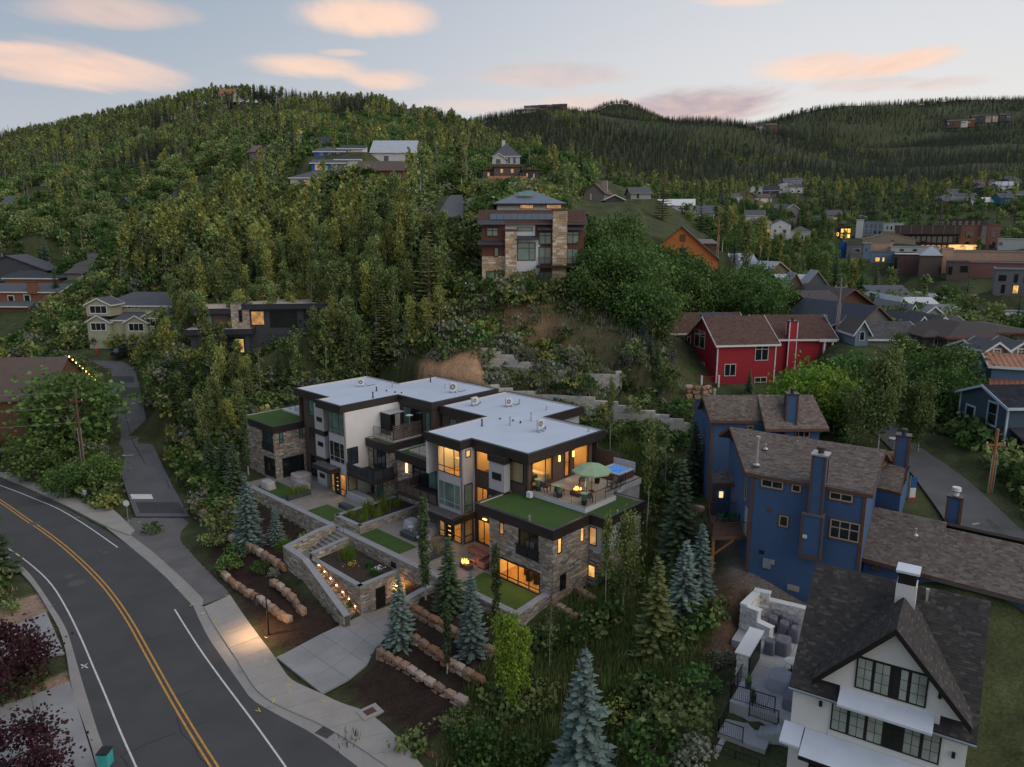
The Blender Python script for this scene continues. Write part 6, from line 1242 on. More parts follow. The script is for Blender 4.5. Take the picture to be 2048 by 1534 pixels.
    for i in range(8): MB(f).box(-3.6 + i * .3,-3.3 + i * .3,.2,1.4,2,4.4 - i * .17).build('step',PC,PT)
    rail(PT,f,[(-2.6,3.25),(-1.,3.25)],5.0,.95,1.2,infill='bars'); rail(PT,f,[(-3.75,3.3),(-3.75,1.35),(-2.4,1.35)],4.6,.95,1.2,infill='bars'); rail(PT,f,[(-3.7,.2),(-1.2,.2)],3.9,.95,1.2,infill='bars')
    CG=M('cover_slate',(.15,.15,.17),.85,.12,1.2)
    for k,(x,y) in enumerate([(-3.6,12.6),(-2.9,13.3),(-2.8,12.3),(-2.1,13.0),(-2.0,12.0),(-3.5,13.5)]): lumpy(Fr(*f.w(x,y)[:2],R(-32.6 + random.uniform(-8,8))),-.33,.33,-.36,.36,5.5,1.0,CG,'covered_chair','grey covered dining chair in the walled corner of the side patio','chair','covered dining chairs on the side patio',taper=.16)
    lumpy(f,-2.9,-1.9,9.6,10.8,5.5,.95,CG,'covered_grill','tall grey covered grill behind the white fireplace pier','grill',taper=.1); lumpy(f,-3.4,-2.7,9.3,10.,5.5,.9,CG,'covered_seat_box','grey covered armchair beside the fireplace pier','chair',taper=.1)
    lumpy(f,-2.3,-.9,5.5,7.1,5.5,.85,M('cover_light',(.30,.30,.33),.8,.12),'covered_table','round table under a wrinkled pale grey cover near the gutter','table',taper=.15); lumpy(f,-1.1,-.0,4.2,5.4,5.5,.7,CG,'covered_bench','grey covered bench against the white house wall','bench',taper=.08)
    x,y,_=f.w(-3.2,5.2); pot(x,y,5.5,'dark square-sided pot in front of the fireplace pier',CVB); x,y,_=f.w(-2.6,4.0); pot(x,y,5.5,'dark round pot behind the black bar rail',CVB)
    x,y,_=f.w(-1.4,8.3); TB=thing('side_table','round white table under the roof edge of the white house','table',(x,y,5.5)); MB().lathe((x,y,5.5),[(.25,0),(.04,.05),(.04,.68)],10).build('leg',DKF,TB); MB().lathe((x,y,5.5),[(.45,.68),(.45,.72)],18).build('top',WHT,TB)
white_house()
def red_house():
    T=thing('red_house','crimson lap-sided house with white trim, brown shingle roof and red chimney','house',(30,96,11.5)); RED=M('red_siding',(.33,.022,.032),.65,.08,.8,.4,lines=('z',.17,.72)); RB=M('roof_base_red',(.105,.062,.05),.95,.1)
    f=Fr(26.4,93.2,R(8)); Z0,ZE=11.2,18.0
    house(T,f,7.9,9.3,Z0,ZE,2.9,RED,RB,'x',.45,WHT,finish='shingle',pal=PAL_RED,corner=WHT)
    g2=Fr(*f.w(7.9,3.6)[:2],R(2)); house(T,g2,9.6,9.,Z0,18.1,2.5,RED,RB,'x',.5,WHT,finish='shingle',pal=PAL_RED)
    def wn(fr,a,b_,n=(1,1),zs=()):
        x0,z1_=wallhit(fr,*z7(*a)); x1,z0_=wallhit(fr,*z7(*b_)); win(T,fr,x0,x1,z0_,z1_,GLD,xs=[x0 + (x1 - x0) * i / n[0] for i in range(1,n[0])],zs=[z0_ + (z1_ - z0_) * z for z in zs],fm=M('cream_frame',(.5,.47,.42),.6),fw=.09,y=-.02)
    F=Fr.wall(f.w(0,0),f.w(7.9,0)); wn(F,(408,460),(467,525),(2,1)); wn(F,(578,350),(645,440),(2,1),(.68,)); wn(F,(572,532),(633,622),(2,1),(.7,))
    G=Fr.wall(f.w(0,9.3),f.w(0,0))
    for a,b_ in [((248,265),(272,372)),((274,275),(299,380)),((240,438),(266,510)),((270,442),(296,515))]: wn(G,a,b_,(1,1),(.7,))
    x,y,_=f.w(11.7,3.2); chimney(T,x,y,13,20.2,1.1,.9,6,RED,WHT)
    for x_ in (8.2,9.3): MB(g2).box(x_ - .12,x_ + .12,-.6,-.36,12,17.6).build('porch_post',WHT,T)
    MB(g2).box(7.4,9.8,-.7,.2,17.5,17.8).build('porch_beam',WHT,T); rail(T,g2,[(7.4,-.7),(9.7,-.7)],14.8,1.,1.2,infill='bars'); MB(g2).box(7.3,9.8,-.8,.2,14.5,14.8).build('porch_floor',BRT,T)
    q=g2.w(8.8,3.4,20.2); b=MB(g2); b.prism([(8.9,2.6),(9.9,2.6),(9.9,4.6),(8.9,4.6)],19.0,19.4); p=MB(g2); p.face([(9.95,2.2,19.3),(9.95,4.6,19.3),(9.95,3.4,20.9)]); p.build('dormer_gable',WHT,T)
    d=thing('red_deck','red-railed deck on white posts at the corner of the red house','deck',f.w(-1,1,12)); rd=M('red_paint',(.38,.02,.03),.6); MB(f).box(-2.3,.0,-.8,2.6,12.6,12.8).build('deck_floor',MATS['rail_brown'] if 'rail_brown' in MATS else BRT,d); rail(d,f,[(-2.3,2.6),(-2.3,-.8),(0,-.8)],12.8,1.0,1.4,infill='bars',post=rd)
    for x_,y_ in ((-2.3,-.8),(0,-.8),(-2.3,2.6)): MB(f).box(x_ - .1,x_ + .1,y_ - .1,y_ + .1,9.5,13.95).build('post',WHT,d)
    A=thing('timber_annex','low timber annex with solar panels on its brown roof behind the red house','house',(24,106,13)); CW=M('cedar_wall',(.16,.075,.035),.7,.2,2.,.4,lines=('z',.18,.6)); fa=Fr(*D(*z7(105,330),103)[:2],R(4)); house(A,fa,11,8,14.5,18.2,2.2,CW,RB,'x',.5,WHT,finish='shingle',pal=PAL_RED)
    for i in range(3): MB(fa).slab([(5.5 + i * 1.6,1.0,18.95),(7.0 + i * 1.6,1.0,18.95),(7.0 + i * 1.6,3.4,20.27),(5.5 + i * 1.6,3.4,20.27)],.06).build('solar_panel',glassmat('solar',(.012,.016,.028),.08),A)
    win(A,Fr.wall(fa.w(0,0),fa.w(11,0)),2.6,4.6,15.6,17.4,GLD,xs=(3.6,),fm=WHT); win(A,Fr.wall(fa.w(0,0),fa.w(11,0)),.8,2.2,15.6,17.4,GLD,fm=WHT)
red_house()
def stone_house():
    T=thing('stone_chimney_house','three-storey house with two tall sandstone chimneys, rust panels and green-blinded windows','house',(3,106,24.4)); RUST=M('rust_panel',(.14,.052,.034),.65,.18,.8,.3,lines=('z',.3,.75)); PAL=[(.46,.33,.21),(.38,.27,.18),(.52,.42,.30),(.42,.27,.15),(.55,.47,.38),(.33,.26,.2)]
    WP=M('white_panel',(.55,.55,.56),.7,.05); DM=M('dark_metal_roof',(.05,.053,.062),.45,.1)
    f=Fr(-4.2,104,0); F=lambda x: x + 4.2
    house(T,f,14.2,9,24.4,33.2,1.4,RUST,ROOFB,'shed',.5,DKF,sink=2)
    q=[(-4.8,103.3,33.1),(10.4,103.3,33.1),(10.4,108,35.0),(-4.8,108,35.0)]; roofplane(T,q,ROOFB,.2,'shingle',PAL_RED)
    W_=Fr.wall((-4.2,104),(10,104)); SP=dict(pal=PAL,hs=(.2,.42),ls=(.4,1.2))
    stones(T,W_,0,3.3,24.2,28.6,**SP);
    for xa,xb,zt,dep in ((-.9,.6,32.0,1.0),(5.6,7.5,34.7,1.2)):
        fr=Fr(xa,104 - dep,0); MB(fr).box(0,xb - xa,0,dep + .5,24,zt).build('chimney',MORT,T); stones(T,Fr.wall((xa,104 - dep),(xb,104 - dep)),0,xb - xa,24,zt,**SP); stones(T,Fr.wall((xb,104 - dep),(xb,104.5)),0,dep + .5,24,zt,**SP); stones(T,Fr.wall((xa,104.5),(xa,104 - dep)),0,dep + .5,24,zt,**SP); MB(fr).box(-.1,xb - xa + .1,-.1,dep + .6,zt,zt + .3).build('chimney_cap',BRT,T)
    MB(ID).box(.6,3.9,103.9,103.98,26,31.2).build('white_panel',WP,T); MB(ID).box(-.95,3.2,103.9,103.98,31.2,33.0).build('white_panel',WP,T)
    fm=M('bronze_frame',(.07,.05,.04),.5)
    for x0,x1,z0,z1,xs,zs in [(.7,3.3,28.0,30.5,(2.4,),(29.7,)),(3.7,5.5,27.5,29.9,(4.6,),()),(3.7,5.5,30.2,31.9,(4.6,),(31.4,)),(7.6,9.3,27.5,29.7,(8.45,),()),(7.6,9.3,30.3,32.0,(8.45,),(31.5,)),(-3.55,-1.9,31.3,32.5,(-2.7,),(32.1,)),(-2.5,-1.85,28.5,29.8,(),()),(-3.6,-1.8,25.0,26.6,(-2.4,),()),(.7,2.8,25.0,26.5,(2.1,),()),(3.7,6.8,25.0,26.5,(4.5,5.9),())]:
        win(T,W_,F(x0),F(x1),z0,z1,GLG,xs=[F(x) for x in xs],zs=zs,fm=fm,fw=.12,y=-.12)
    win(T,W_,F(.7),F(2.9),32.0,32.6,GLG,fm=fm,y=-.12)
    for x0,x1,z in ((-4.6,-1.,33.0),(3.5,5.7,32.3),(7.3,9.9,32.3),(.4,3.8,31.0),(-4.7,-1.2,30.3)): roofplane(T,[(x0,102.9,z - .05),(x1,102.9,z - .05),(x1,104,z + .45),(x0,104,z + .45)],DM,.1,'seam',name='awning_roof')
    MB(ID).box(3.4,9.9,101.6,104,27.1,27.4).build('balcony',DKF,T); rail(T,ID,[(3.4,101.7),(9.9,101.7)],27.4,1.,1.5,infill='bars'); rail(T,ID,[(-3.5,100.8),(6.5,100.8)],24.6,1.,1.6,infill='bars',name='terrace_rail')
    for i in range(9): MB(ID).slab([(-3.1 + i * .97,104.2,33.62),(-2.16 + i * .97,104.2,33.62),(-2.16 + i * .97,106.2,34.42),(-3.1 + i * .97,106.2,34.42)],.05).build('solar_panel',MATS['solar'],T)
    A=thing('board_white_house','white board house with blue-grey metal hip roof and skylight behind the stone chimneys','house',(2,115,30)); WBd=M('white_boards',(.50,.50,.49),.7,.06,.8,lines=('x',.4,.8)); BM=M('blue_metal_roof',(.13,.15,.185),.45,.1)
    z=lambda py,Y: D(1024,py,Y)[2]
    fa=Fr(D(994,420,116)[0],116,0); L_=D(1124,420,116)[0] - fa.o[0]; e=z(403,116); house(A,fa,L_,9,z(428,116),e,1.9,WBd,BM,'hip',.8,DKF,sink=4)
    win(A,ff(fa,L_,9,'F'),3.5,5.6,e - 1.1,e - .45,LITD,fm=DKF); win(A,ff(fa,L_,9,'F'),L_ - 2.4,L_ - .1,e - 1.1,e - .45,LITD,fm=DKF); MB(fa).slab([(3.2,1.2,e + .95),(5.6,1.2,e + .95),(5.6,2.2,e + 1.55),(3.2,2.2,e + 1.55)],.1).build('skylight',GLG,A)
stone_house()
# ------------------------------------------------------------------ more houses, placed by where they stand
def C_(name,c,rough=.75,**k): return M(name,c,rough,k.pop('var',.1),k.pop('scale',.8),**k)
EXCL=[]
def excl(fr,L_,dep,front=9.,side=2.5): EXCL.append(np.array([fr.w(-side,-front)[:2],fr.w(L_ + side,-front)[:2],fr.w(L_ + side,dep + 2.5)[:2],fr.w(-side,dep + 2.5)[:2]]))
def hs(name,label,pL,pR,pB,pE,pR_,Y,dep,wall_,roof_,ridge='x',yaw=0.,trim=None,wins=(),oh=.4,finish=None,pal=PAL_GRY,sink=3.,cat='house',group=None,corner=None,chim=None):
    pm=(pL + pR) / 2; x0=D(pL,pE,Y)[0]; zb,ze=D(pm,pB,Y)[2],D(pm,pE,Y)[2]
    if yaw is None: yaw=-math.degrees(math.atan((pm - 1024) / FPX)) * .9
    c,s_=math.cos(R(yaw)),math.sin(R(yaw)); rr=ray(pR,pE); kR=rr[0] / rr[1]; L_=(kR * Y - x0) / (c - kR * s_)
    zr=D(pm,pR_,Y + (dep / 2 if ridge in ('x','hip') else dep if ridge == 'shed' else 0))[2]
    fr=Fr(x0,Y,R(yaw)); T=thing(name,label,cat,fr.w(L_ / 2,dep / 2,zb),group); W2=[]
    pad([fr.w(-1,-1.2),fr.w(L_ + 1,-1.2),fr.w(L_ + 1,dep + 1),fr.w(-1,dep + 1)],zb - .1,max(5.,Y * .03)); excl(fr,L_,dep,9. + Y * .1)
    for w in wins:
        f,a,b_,c0,c1=w[:5]; l=L_ if f in 'FB' else dep; W2.append((f,a * l,b_ * l,zb + (ze - zb) * c0,zb + (ze - zb) * c1,w[5] if len(w) > 5 else {}))
    house(T,fr,L_,dep,zb,ze,max(zr - ze,.3),wall_,roof_,ridge,oh,trim,W2,finish,pal,sink,corner)
    if chim: x,y,_=fr.w(chim[0] * L_,chim[1] * dep); chimney(T,x,y,ze - .5,zr + chim[2],chim[3] if len(chim) > 3 else .9,.8,yaw,chim[4] if len(chim) > 4 else wall_,None,False)
    T['_L']=L_; T['_f']=[fr.o[0],fr.o[1],fr.yaw]; T['_z']=[zb,ze,zr]; return T
def wrow(f,n,a,b,z0,z1,w=.6,**o):
    s=(b - a) / n; return [(f,a + s * (i + .5 - w / 2),a + s * (i + .5 + w / 2),z0,z1,dict(o)) for i in range(n)]
RFG=C_('roof_slate_grey',(.085,.088,.098),.9,fine=.15,bscale=9.); RFB=C_('roof_brown',(.10,.072,.06),.9,fine=.15,bscale=9.); RFD=C_('roof_charcoal',(.04,.043,.05),.85,fine=.12,bscale=9.); RFM=C_('roof_light_metal',(.36,.38,.42),.45); RFR=C_('roof_rust',(.27,.10,.05),.7,fine=.2,bscale=8.); RFP=C_('roof_purple',(.13,.075,.095),.6)
CREAM=C_('cream_siding',(.36,.345,.235),lines=('z',.25,.8)); GRYS=C_('grey_siding',(.17,.16,.15),lines=('z',.25,.75)); DKGS=C_('dark_grey_siding',(.055,.058,.065),lines=('z',.3,.8)); WHS=C_('white_siding',(.52,.52,.51),lines=('z',.25,.85)); BRK=C_('orange_brick',(.20,.085,.05),fine=.12,bscale=12.); BRW=C_('brown_timber',(.14,.07,.045),lines=('z',.25,.7)); CED=C_('cedar_boards',(.32,.125,.04),lines=('x',.3,.7)); ORB=C_('orange_barn',(.52,.165,.045),lines=('z',.22,.8)); GRN_=C_('sage_siding',(.20,.225,.155),lines=('z',.2,.8)); DGN=C_('dark_green_siding',(.075,.09,.08),lines=('z',.2,.75)); SLB=C_('slate_blue_siding',(.055,.085,.115),lines=('z',.18,.75)); PBL=C_('pale_blue_siding',(.17,.235,.30),lines=('z',.2,.8)); TEAL=C_('teal_siding',(.03,.13,.22),lines=('z',.2,.8)); TAN=C_('tan_stucco',(.30,.235,.175)); PNK=C_('peach_stucco',(.52,.33,.23)); BRR=C_('red_brick',(.22,.105,.085),fine=.1,bscale=12.); BRD=C_('brown_brick',(.125,.085,.072),fine=.1,bscale=12.); STN=C_('stone_tan',(.30,.25,.2),fine=.3,bscale=4.); RBL=C_('royal_blue_siding',(.03,.10,.36))
wt=dict(fm=WHT,trim=WHT,tw=.1)
T=hs('log_house','brown log house with string lights on the gable above a dark garage',-110,92,905,800,716,99,14,BRW,RFB,'x',6,None,[('F',.78,.84,.42,.62,dict(n=(2,1)))] ,sink=4)
z=T['_z']; f_=Fr(*T['_f']); MB(f_).box(T['_L'] - 9,T['_L'] - 2,-.1,0,z[0] - 2.2,z[0] + .9).build('garage_door',DKF,T); win(T,ff(f_,T['_L'],14,'R'),6,8.5,z[1] - .3,z[1] + 1.6,GLD)
p0,p1=np.array(f_.w(T['_L'] + .45,7,z[2])),np.array(f_.w(T['_L'] + .45,14.4,z[1] - .3)); b=MB()
for i in range(9): q=p0 + (p1 - p0) * i / 8; MB().lathe(tuple(q),[(.03,-.15),(.1,-.08),(.1,.04),(.02,.1)],6).build('string_light',emitmat('bulb',(1,.42,.12),6),T)
MB(f_).box(T['_L'] - 1.3,T['_L'] - 1.0,-.25,-.05,z[0] + .3,z[0] + .8).build('sconce',MATS['bulb'],T)
T=hs('cream_house','pale yellow gabled house with white trim and slate roofs above the side street',183,338,694,638,611,135,12,CREAM,RFG,'x',-3,WHT,[('F',.06,.2,.15,.75,wt),('F',.56,.74,.1,.8,dict(n=(3,1),**wt)),('F',.82,.98,.05,.85,dict(n=(2,1),g=LITD,**wt)),('F',.06,.2,-.6,-.2,wt)],corner=WHT)
fL=Fr(*T['_f']); zz_=T['_z']; L_=T['_L']
house(T,Fr(*fL.w(.3,3.2)[:2],fL.yaw),L_ - .3,8,zz_[1] + .3,D(260,608,138)[2],2.0,CREAM,RFG,'hip',.5,WHT,[('F',4.9,5.7,D(260,617,138)[2],D(260,611,138)[2],wt),('F',6.2,7.,D(260,617,138)[2],D(260,611,138)[2],wt)],sink=1)
for xa,xb,yy,zt in ((-.3,4.3,-.8,20.2),(-.3,3.9,-1.0,17.1),(7.,11.2,-1.3,17.1),(9.8,14.2,-.7,17.9)):
    zlo=zt - 6.5 if zt < 19 else zt - 3.4; house(T,Fr(*fL.w(xa,yy)[:2],fL.yaw),xb - xa,4,zlo,zt - 1.2,1.15,CREAM,RFG,'y',.3,WHT,[('F',.7,(xb - xa) - .7,zt - 2.9,zt - 1.5,dict(n=(3,1),**wt))],sink=.0 if zt > 19 else 2)
MB(fL).box(6.6,14.2,-2.2,-.4,12.0,12.25).build('balcony',C_('blue_awning',(.12,.22,.28)),T); rail(T,fL,[(10.5,-2.2),(14.2,-2.2)],12.25,1.,1.4,infill='bars'); MB(fL).box(11.5,14.0,-.95,-.8,9.2,11.6).build('garage_door',C_('maroon_door',(.12,.03,.03)),T)
T=thing('dark_modern_house','dark flat-roofed modern house with stone block and lit terrace among the aspens','house',(-38,110,13.5)); f=Fr(-47.0,106.5,R(8)); pad([f.w(-1,-1.5),f.w(21,0),f.w(21,10),f.w(-1,11)],lambda x,y: np.clip(13.2 + (x + 39) * .42,13.2,18.5),7.); tw_=C_('terrace_tan',(.42,.34,.27)); BLKF=C_('black_fascia',(.03,.032,.04),.5)
house(T,f,8.2,9,12.8,17.2,.8,DKGS,tw_,'flat',.7,BLKF,[('F',3.9,7.6,14.2,16.8,dict(n=(2,1),g=[GLD])),('F',6.2,7.5,14.4,16.5,dict(g=LIT)),('L',3,5,14,16.5,{})])
house(T,Fr(*f.w(.8,2.4)[:2],f.yaw),6.,6.5,17.9,20.0,.8,BRNP,tw_,'flat',.8,BLKF,[('F',.8,1.9,18.3,19.8,dict(g=GLG)),('F',4.2,5.4,18.2,19.6,dict(g=GLG))],sink=.3)
g=Fr(*f.w(5.6,1.6)[:2],f.yaw); MB(g).box(0,2.6,0,3,17.5,21.4).build('stone_block',MORT,T); stones(T,Fr.wall(g.w(0,0),g.w(2.6,0)),0,2.6,17.6,21.4,hs=(.15,.3)); stones(T,Fr.wall(g.w(0,3),g.w(0,0)),0,3,17.6,21.4,hs=(.15,.3)); win(T,Fr.wall(g.w(0,0),g.w(2.6,0)),1.1,1.6,18.8,20.6,GLD,y=-.08)
house(T,Fr(*f.w(8.0,2.2)[:2],f.yaw),12.,7,17,20.6,.8,DKGS,tw_,'flat',.8,BLKF,[('F',.3,2.2,18.2,20.3,dict(g=LITD)),('F',3,7,17.8,20.3,dict(n=(3,1))),('F',8,11,17.8,20.3,dict(n=(2,1)))],sink=5)
for i,x in enumerate((4.3,5.3,6.2)): X,Y_,_=f.w(x,1.2 + .5 * i); pot(X,Y_,17.9,['dark bowl planter with a golden grass tuft on the modern house terrace','dark bowl planter with yellow flowers on the modern house terrace','dark bowl planter with a green shrub on the modern house terrace'][i],CVB,col=[(.22,.2,.05),(.4,.33,.03),(.08,.13,.05)][i],h=.9,r=.35)
hs('brick_house','orange brick two-storey house with grey hip roof on the upper left slope',-30,118,618,582,566,168,9,BRK,RFG,'x',-4,WHT,[('F',.30,.38,.2,.75,wt),('F',.52,.6,.3,.8,wt),('F',.88,.96,.25,.85,wt),('F',.72,.77,-.4,-.1,wt)],chim=(.66,-.02,.6,2.2,BRK)); hs('brick_house','taller orange brick wing with white-edged shed roof behind the hip-roofed brick house',8,115,600,556,553,178,8,BRK,RFD,'shed',-5,WHT,[])
hs('porch_wing','low grey-roofed porch wing below the orange brick house',-20,54,622,612,600,163,5,BRW,RFG,'shed',-4,WHT,[],oh=.6)
hs('charcoal_house','charcoal gabled house behind the brick houses at the wood edge',-60,92,575,541,511,190,12,DKGS,RFG,'y',12,RFD,[('F',.62,.68,.5,.8,dict(fm=WHT)),('F',.84,.88,.55,.8,{})]); hs('charcoal_garage','low charcoal hip-roofed garage in front of the charcoal house',-20,92,582,560,541,180,9,DKGS,RFD,'hip',0,None,[])
hs('shed_roof_house','grey-brown house with stacked shed roofs and square chimney by the wood',118,190,592,572,554,172,8,GRYS,C_('roof_taupe',(.09,.083,.075),.9),'shed',0,None,[('F',.2,.3,-.3,.6,{}),('F',.6,.75,.1,.7,{})]); hs('shed_roof_house','taller grey-brown shed-roofed block with skylights above the stacked roofs',133,166,556,546,523,176,7,GRYS,MATS['roof_taupe'],'shed',0,None,[]); hs('shed_roof_house','tall narrow grey-brown tower block behind the stacked roofs',150,195,580,530,517,181,7,GRYS,MATS['roof_taupe'],'shed',0,None,[],chim=(.5,.5,1.5,2.6,GRYS))
hs('purple_roofed_lodge','stone and timber lodge with purple metal gable roof on the left hill',498,572,318,303,291,262,12,GRYS,RFP,'x',0,BRW,[('F',.08,.22,.3,.7,dict(fm=WHT)),('F',.4,.6,.1,.8,dict(n=(2,1))),('F',.78,.86,.2,.9,{}),('F',.9,.96,.2,.9,{})]); T=hs('lodge_gable','steep timber entrance gable of the purple-roofed lodge',514,548,318,300,289,258,5,GRYS,RFP,'y',0,BRW,[('F',.25,.75,.1,.7,dict(n=(2,1)))])
hs('blue_white_house','royal blue house with white trim and grey roofs on the hill',622,690,343,326,309,206,9,RBL,RFG,'shed',0,WHT,[('F',.12,.35,.2,.8,dict(g=LITD,**wt)),('F',.62,.75,.1,.9,wt)],cat='house'); hs('blue_white_house','royal blue clerestory storey with three white windows on the hill',628,690,312,303,295,212,7,RBL,RFG,'shed',0,WHT,wrow('F',3,.1,.9,.2,.8,.35,fm=WHT)); hs('grey_white_house','grey-white twin of the blue hill house with charcoal roof',670,722,338,319,304,208,9,WHS,RFD,'shed',0,WHT,[('F',.1,.4,.1,.9,dict(n=(3,1),fm=WHT))]); hs('grey_white_house','pale clerestory block with one white window beside the blue one',676,725,304,297,290,214,7,WHS,RFD,'shed',0,WHT,[('F',.45,.55,.2,.8,dict(fm=WHT))])
hs('white_hip_house','white house with slate hip roof half hidden by aspens',580,664,392,354,341,192,10,WHS,RFG,'hip',0,WHT,[('F',.2,.3,.55,.85,{}),('F',.32,.4,.55,.85,dict(g=LITD)),('F',.7,.95,.5,.85,dict(n=(4,1),fm=WHT)),('F',.2,.3,.1,.4,{})])
T=hs('cedar_house','cedar-boarded house with brown roof and dark metal bay on the hill',715,822,374,338,322,176,11,CED,RFB,'x',0,RFB,[('F',.12,.3,.3,.85,dict(n=(2,1),g=GLG)),('F',.46,.5,.6,.75,dict(fm=WHT)),('F',.66,.72,.1,.8,dict(fm=WHT)),('F',.76,.8,.1,.8,dict(fm=WHT)),('F',.88,.92,.1,.8,dict(fm=WHT))],oh=.8); hs('cedar_wing','low brown wing left of the cedar house',688,722,352,344,332,178,8,BRW,RFB,'x',0,RFB,[('F',.2,.9,.1,.8,dict(n=(3,1)))])
hs('big_white_house','large white house with pale metal roof behind the aspens',742,828,325,303,281,225,14,WHS,RFM,'x',0,WHT,[('F',.8,.9,.2,.7,{}),('F',.3,.4,.1,.6,{})]); hs('dark_cabin','dark cabin with charcoal roof under the conifers on the hill',622,668,296,286,273,280,10,DKGS,RFD,'x',10,None,[('F',.3,.5,.2,.8,{})]); hs('narrow_cabin','narrow blue-grey cabin with slanted roof on the hill',586,594,287,272,265,285,6,PBL,RFD,'shed',0,None,[])
for (lab,a) in [('red-roofed ridge house with white gable among the summit firs',(437,469,194,187,178,655,12,WHS,RFR,'x')),('dark chalet below the summit firs with pale front',(473,507,217,211,205,610,11,BRW,RFB,'y')),('long low brown-roofed ridge house with stone base',(551,598,209,201,195,650,14,STN,RFB,'x')),('white chalet on the ridge with three tall windows',(640,676,213,203,197,655,12,WHS,RFB,'x')),('red-brown lodge at the end of the ridge with stepped roofs',(812,836,236,227,217,640,12,C_('lodge_red',(.14,.05,.035)),RFB,'x')),('smaller red-brown lodge gable at the end of the ridge',(836,864,239,233,226,632,10,MATS['lodge_red'],RFB,'y')),('small dark-green cabin on the mid slope',(372,400,237,231,227,560,9,DGN,RFD,'x'))]:
    T=hs('ridge_house',lab,*a,0,None,wrow('F',3,.1,.9,.25,.85,.55),sink=4)
for (lab,a) in [('grey-roofed cabin at the left wood edge',(0,48,419,408,391,300,12,BRW,RFG,'x')),('small brown cabin with sandstone chimney in the wood',(80,113,374,367,358,330,10,GRYS,RFB,'y')),('dark cabin with blue-green window on the wooded slope',(236,262,426,408,394,262,10,DKGS,RFG,'y')),('brown cabin with slate roof on the wooded slope',(340,388,412,396,381,268,11,BRW,RFD,'x')),('low reddish cabin deep in the wood',(86,118,426,414,405,270,9,MATS['lodge_red'],RFB,'x'))]: hs('wood_cabin',lab,*a,0,None,wrow('F',2,.2,.8,.2,.8,.5,g=GLG),sink=4)
hs('white_tower_house','white house with slate hip roof and white chimney on the hill crest',985,1040,328,310,288,250,12,WHS,RFG,'hip',0,WHT,wrow('F',4,.1,.9,.1,.7,.4),chim=(.4,.5,1.2,1.2,WHS)); hs('white_gable_wing','white gabled wing with cedar peak below the hip roof',984,1012,328,316,306,246,8,WHS,RFG,'y',0,WHT,[('F',.3,.6,.1,.8,{})])
for (lab,a,k) in [('grey stone terraced house with brown parapet',(966,988,360,340,337,205,10,GRYS,RFB,'flat'),1),('brown brick terraced house with flat roof',(988,1040,352,334,331,200,12,BRD,RFB,'flat'),2),('rust metal-roofed terraced house',(978,1050,378,366,352,178,9,BRW,RFR,'x'),1),('taupe flat-roofed terrace block',(988,1066,384,369,366,150,10,C_('taupe_wall',(.16,.125,.105)),RFG,'flat'),0),('pale grey flat-roofed block with two vents',(1066,1118,396,377,375,146,8,C_('pale_grey_wall',(.36,.355,.36)),RFG,'flat'),0),('dark-brown flat-roofed block behind the pale grey one',(1083,1128,390,372,370,156,8,BRD,RFB,'flat'),0),('charcoal open-decked terrace house with brown beams',(1044,1078,372,340,338,192,9,DKGS,RFB,'flat'),2),('dark timber house at the left of the terrace row',(962,978,400,378,375,165,9,BRW,RFD,'flat'),1)]: hs('terrace_house',lab,*a,0,BRW,wrow('F',k,.1,.9,.3,.8,.3,g=LITD) if k else [],sink=5)
hs('brown_gabled_house','brown steep-roofed house with cream panel left of the pole',1168,1208,402,385,366,215,12,GRYS,RFB,'y',-20,BRW,[('F',.28,.42,.1,.9,dict(g=C_('cream_panel',(.5,.42,.28))))],chim=(.8,.5,1.,1.5,STN)); hs('grey_cottage','pale grey cottage with cream gable right of the pole',1262,1302,398,385,374,240,11,C_('lt_grey',(.30,.29,.29)),RFG,'x',0,TAN,[('F',.3,.42,.1,.8,{})]); hs('dark_cottage','black cottage with white bargeboards below the pole',1210,1248,404,398,389,200,9,DKGS,RFG,'y',0,WHT,[])
T=hs('orange_barn_house','bright orange gabled house with a large dark star on its end',1288,1436,552,515,452,148,14,ORB,RFG,'y',-14,BRW,[],sink=5); f=Fr(*T['_f']); L_=T['_L']; cx,cz_=L_ * .52,T['_z'][1] + 1.6; b=MB(f); pts=[]
for i in range(10): r=(1.1 if i % 2 == 0 else .45); t=math.pi / 2 + i * math.pi / 5; pts.append((cx + r * math.cos(t),cz_ + r * math.sin(t)))
for i in range(10): j=(i + 1) % 10; b.face([(cx,-.28,cz_),(pts[i][0],-.05,pts[i][1]),(pts[j][0],-.05,pts[j][1])])
b.build('star',C_('star_iron',(.05,.035,.03),.5),T); MB(f).box(cx - .5,cx + .5,-.12,-.02,cz_ + 1.6,cz_ + 2.9).build('loft_door',BRW,T)
hs('brown_metal_wing','brown metal-roofed wing behind the orange barn gable',1396,1432,500,486,478,155,9,BRW,C_('roof_brown_metal',(.12,.09,.085),.5),'x',0,None,[])
def cot(lab,a,ridge,yaw=0,trim=WHT,wins=(),**k): return hs('cottage',lab,*a,ridge,yaw,trim,wins,**k)
COP=C_('copper_roof',(.30,.125,.07),.6,var=.2); BMR=C_('blue_black_metal',(.028,.036,.05),.35); LGM=C_('light_seam_metal',(.33,.35,.38),.4)
cot('taupe cottage with blue-grey metal roof and cream fascia behind the garages',(1518,1592,592,556,524,158,16,BRD,LGM),'y',28,TAN,[],finish='seam'); T=cot('dark green twin-gabled garage house with sconces and white metal roof',(1566,1640,618,568,548,140,14,C_('grey_green',(.10,.125,.125),lines=('z',.2,.8)),LGM),'x',-8,WHT,[],finish='seam'); f=Fr(*T['_f'])
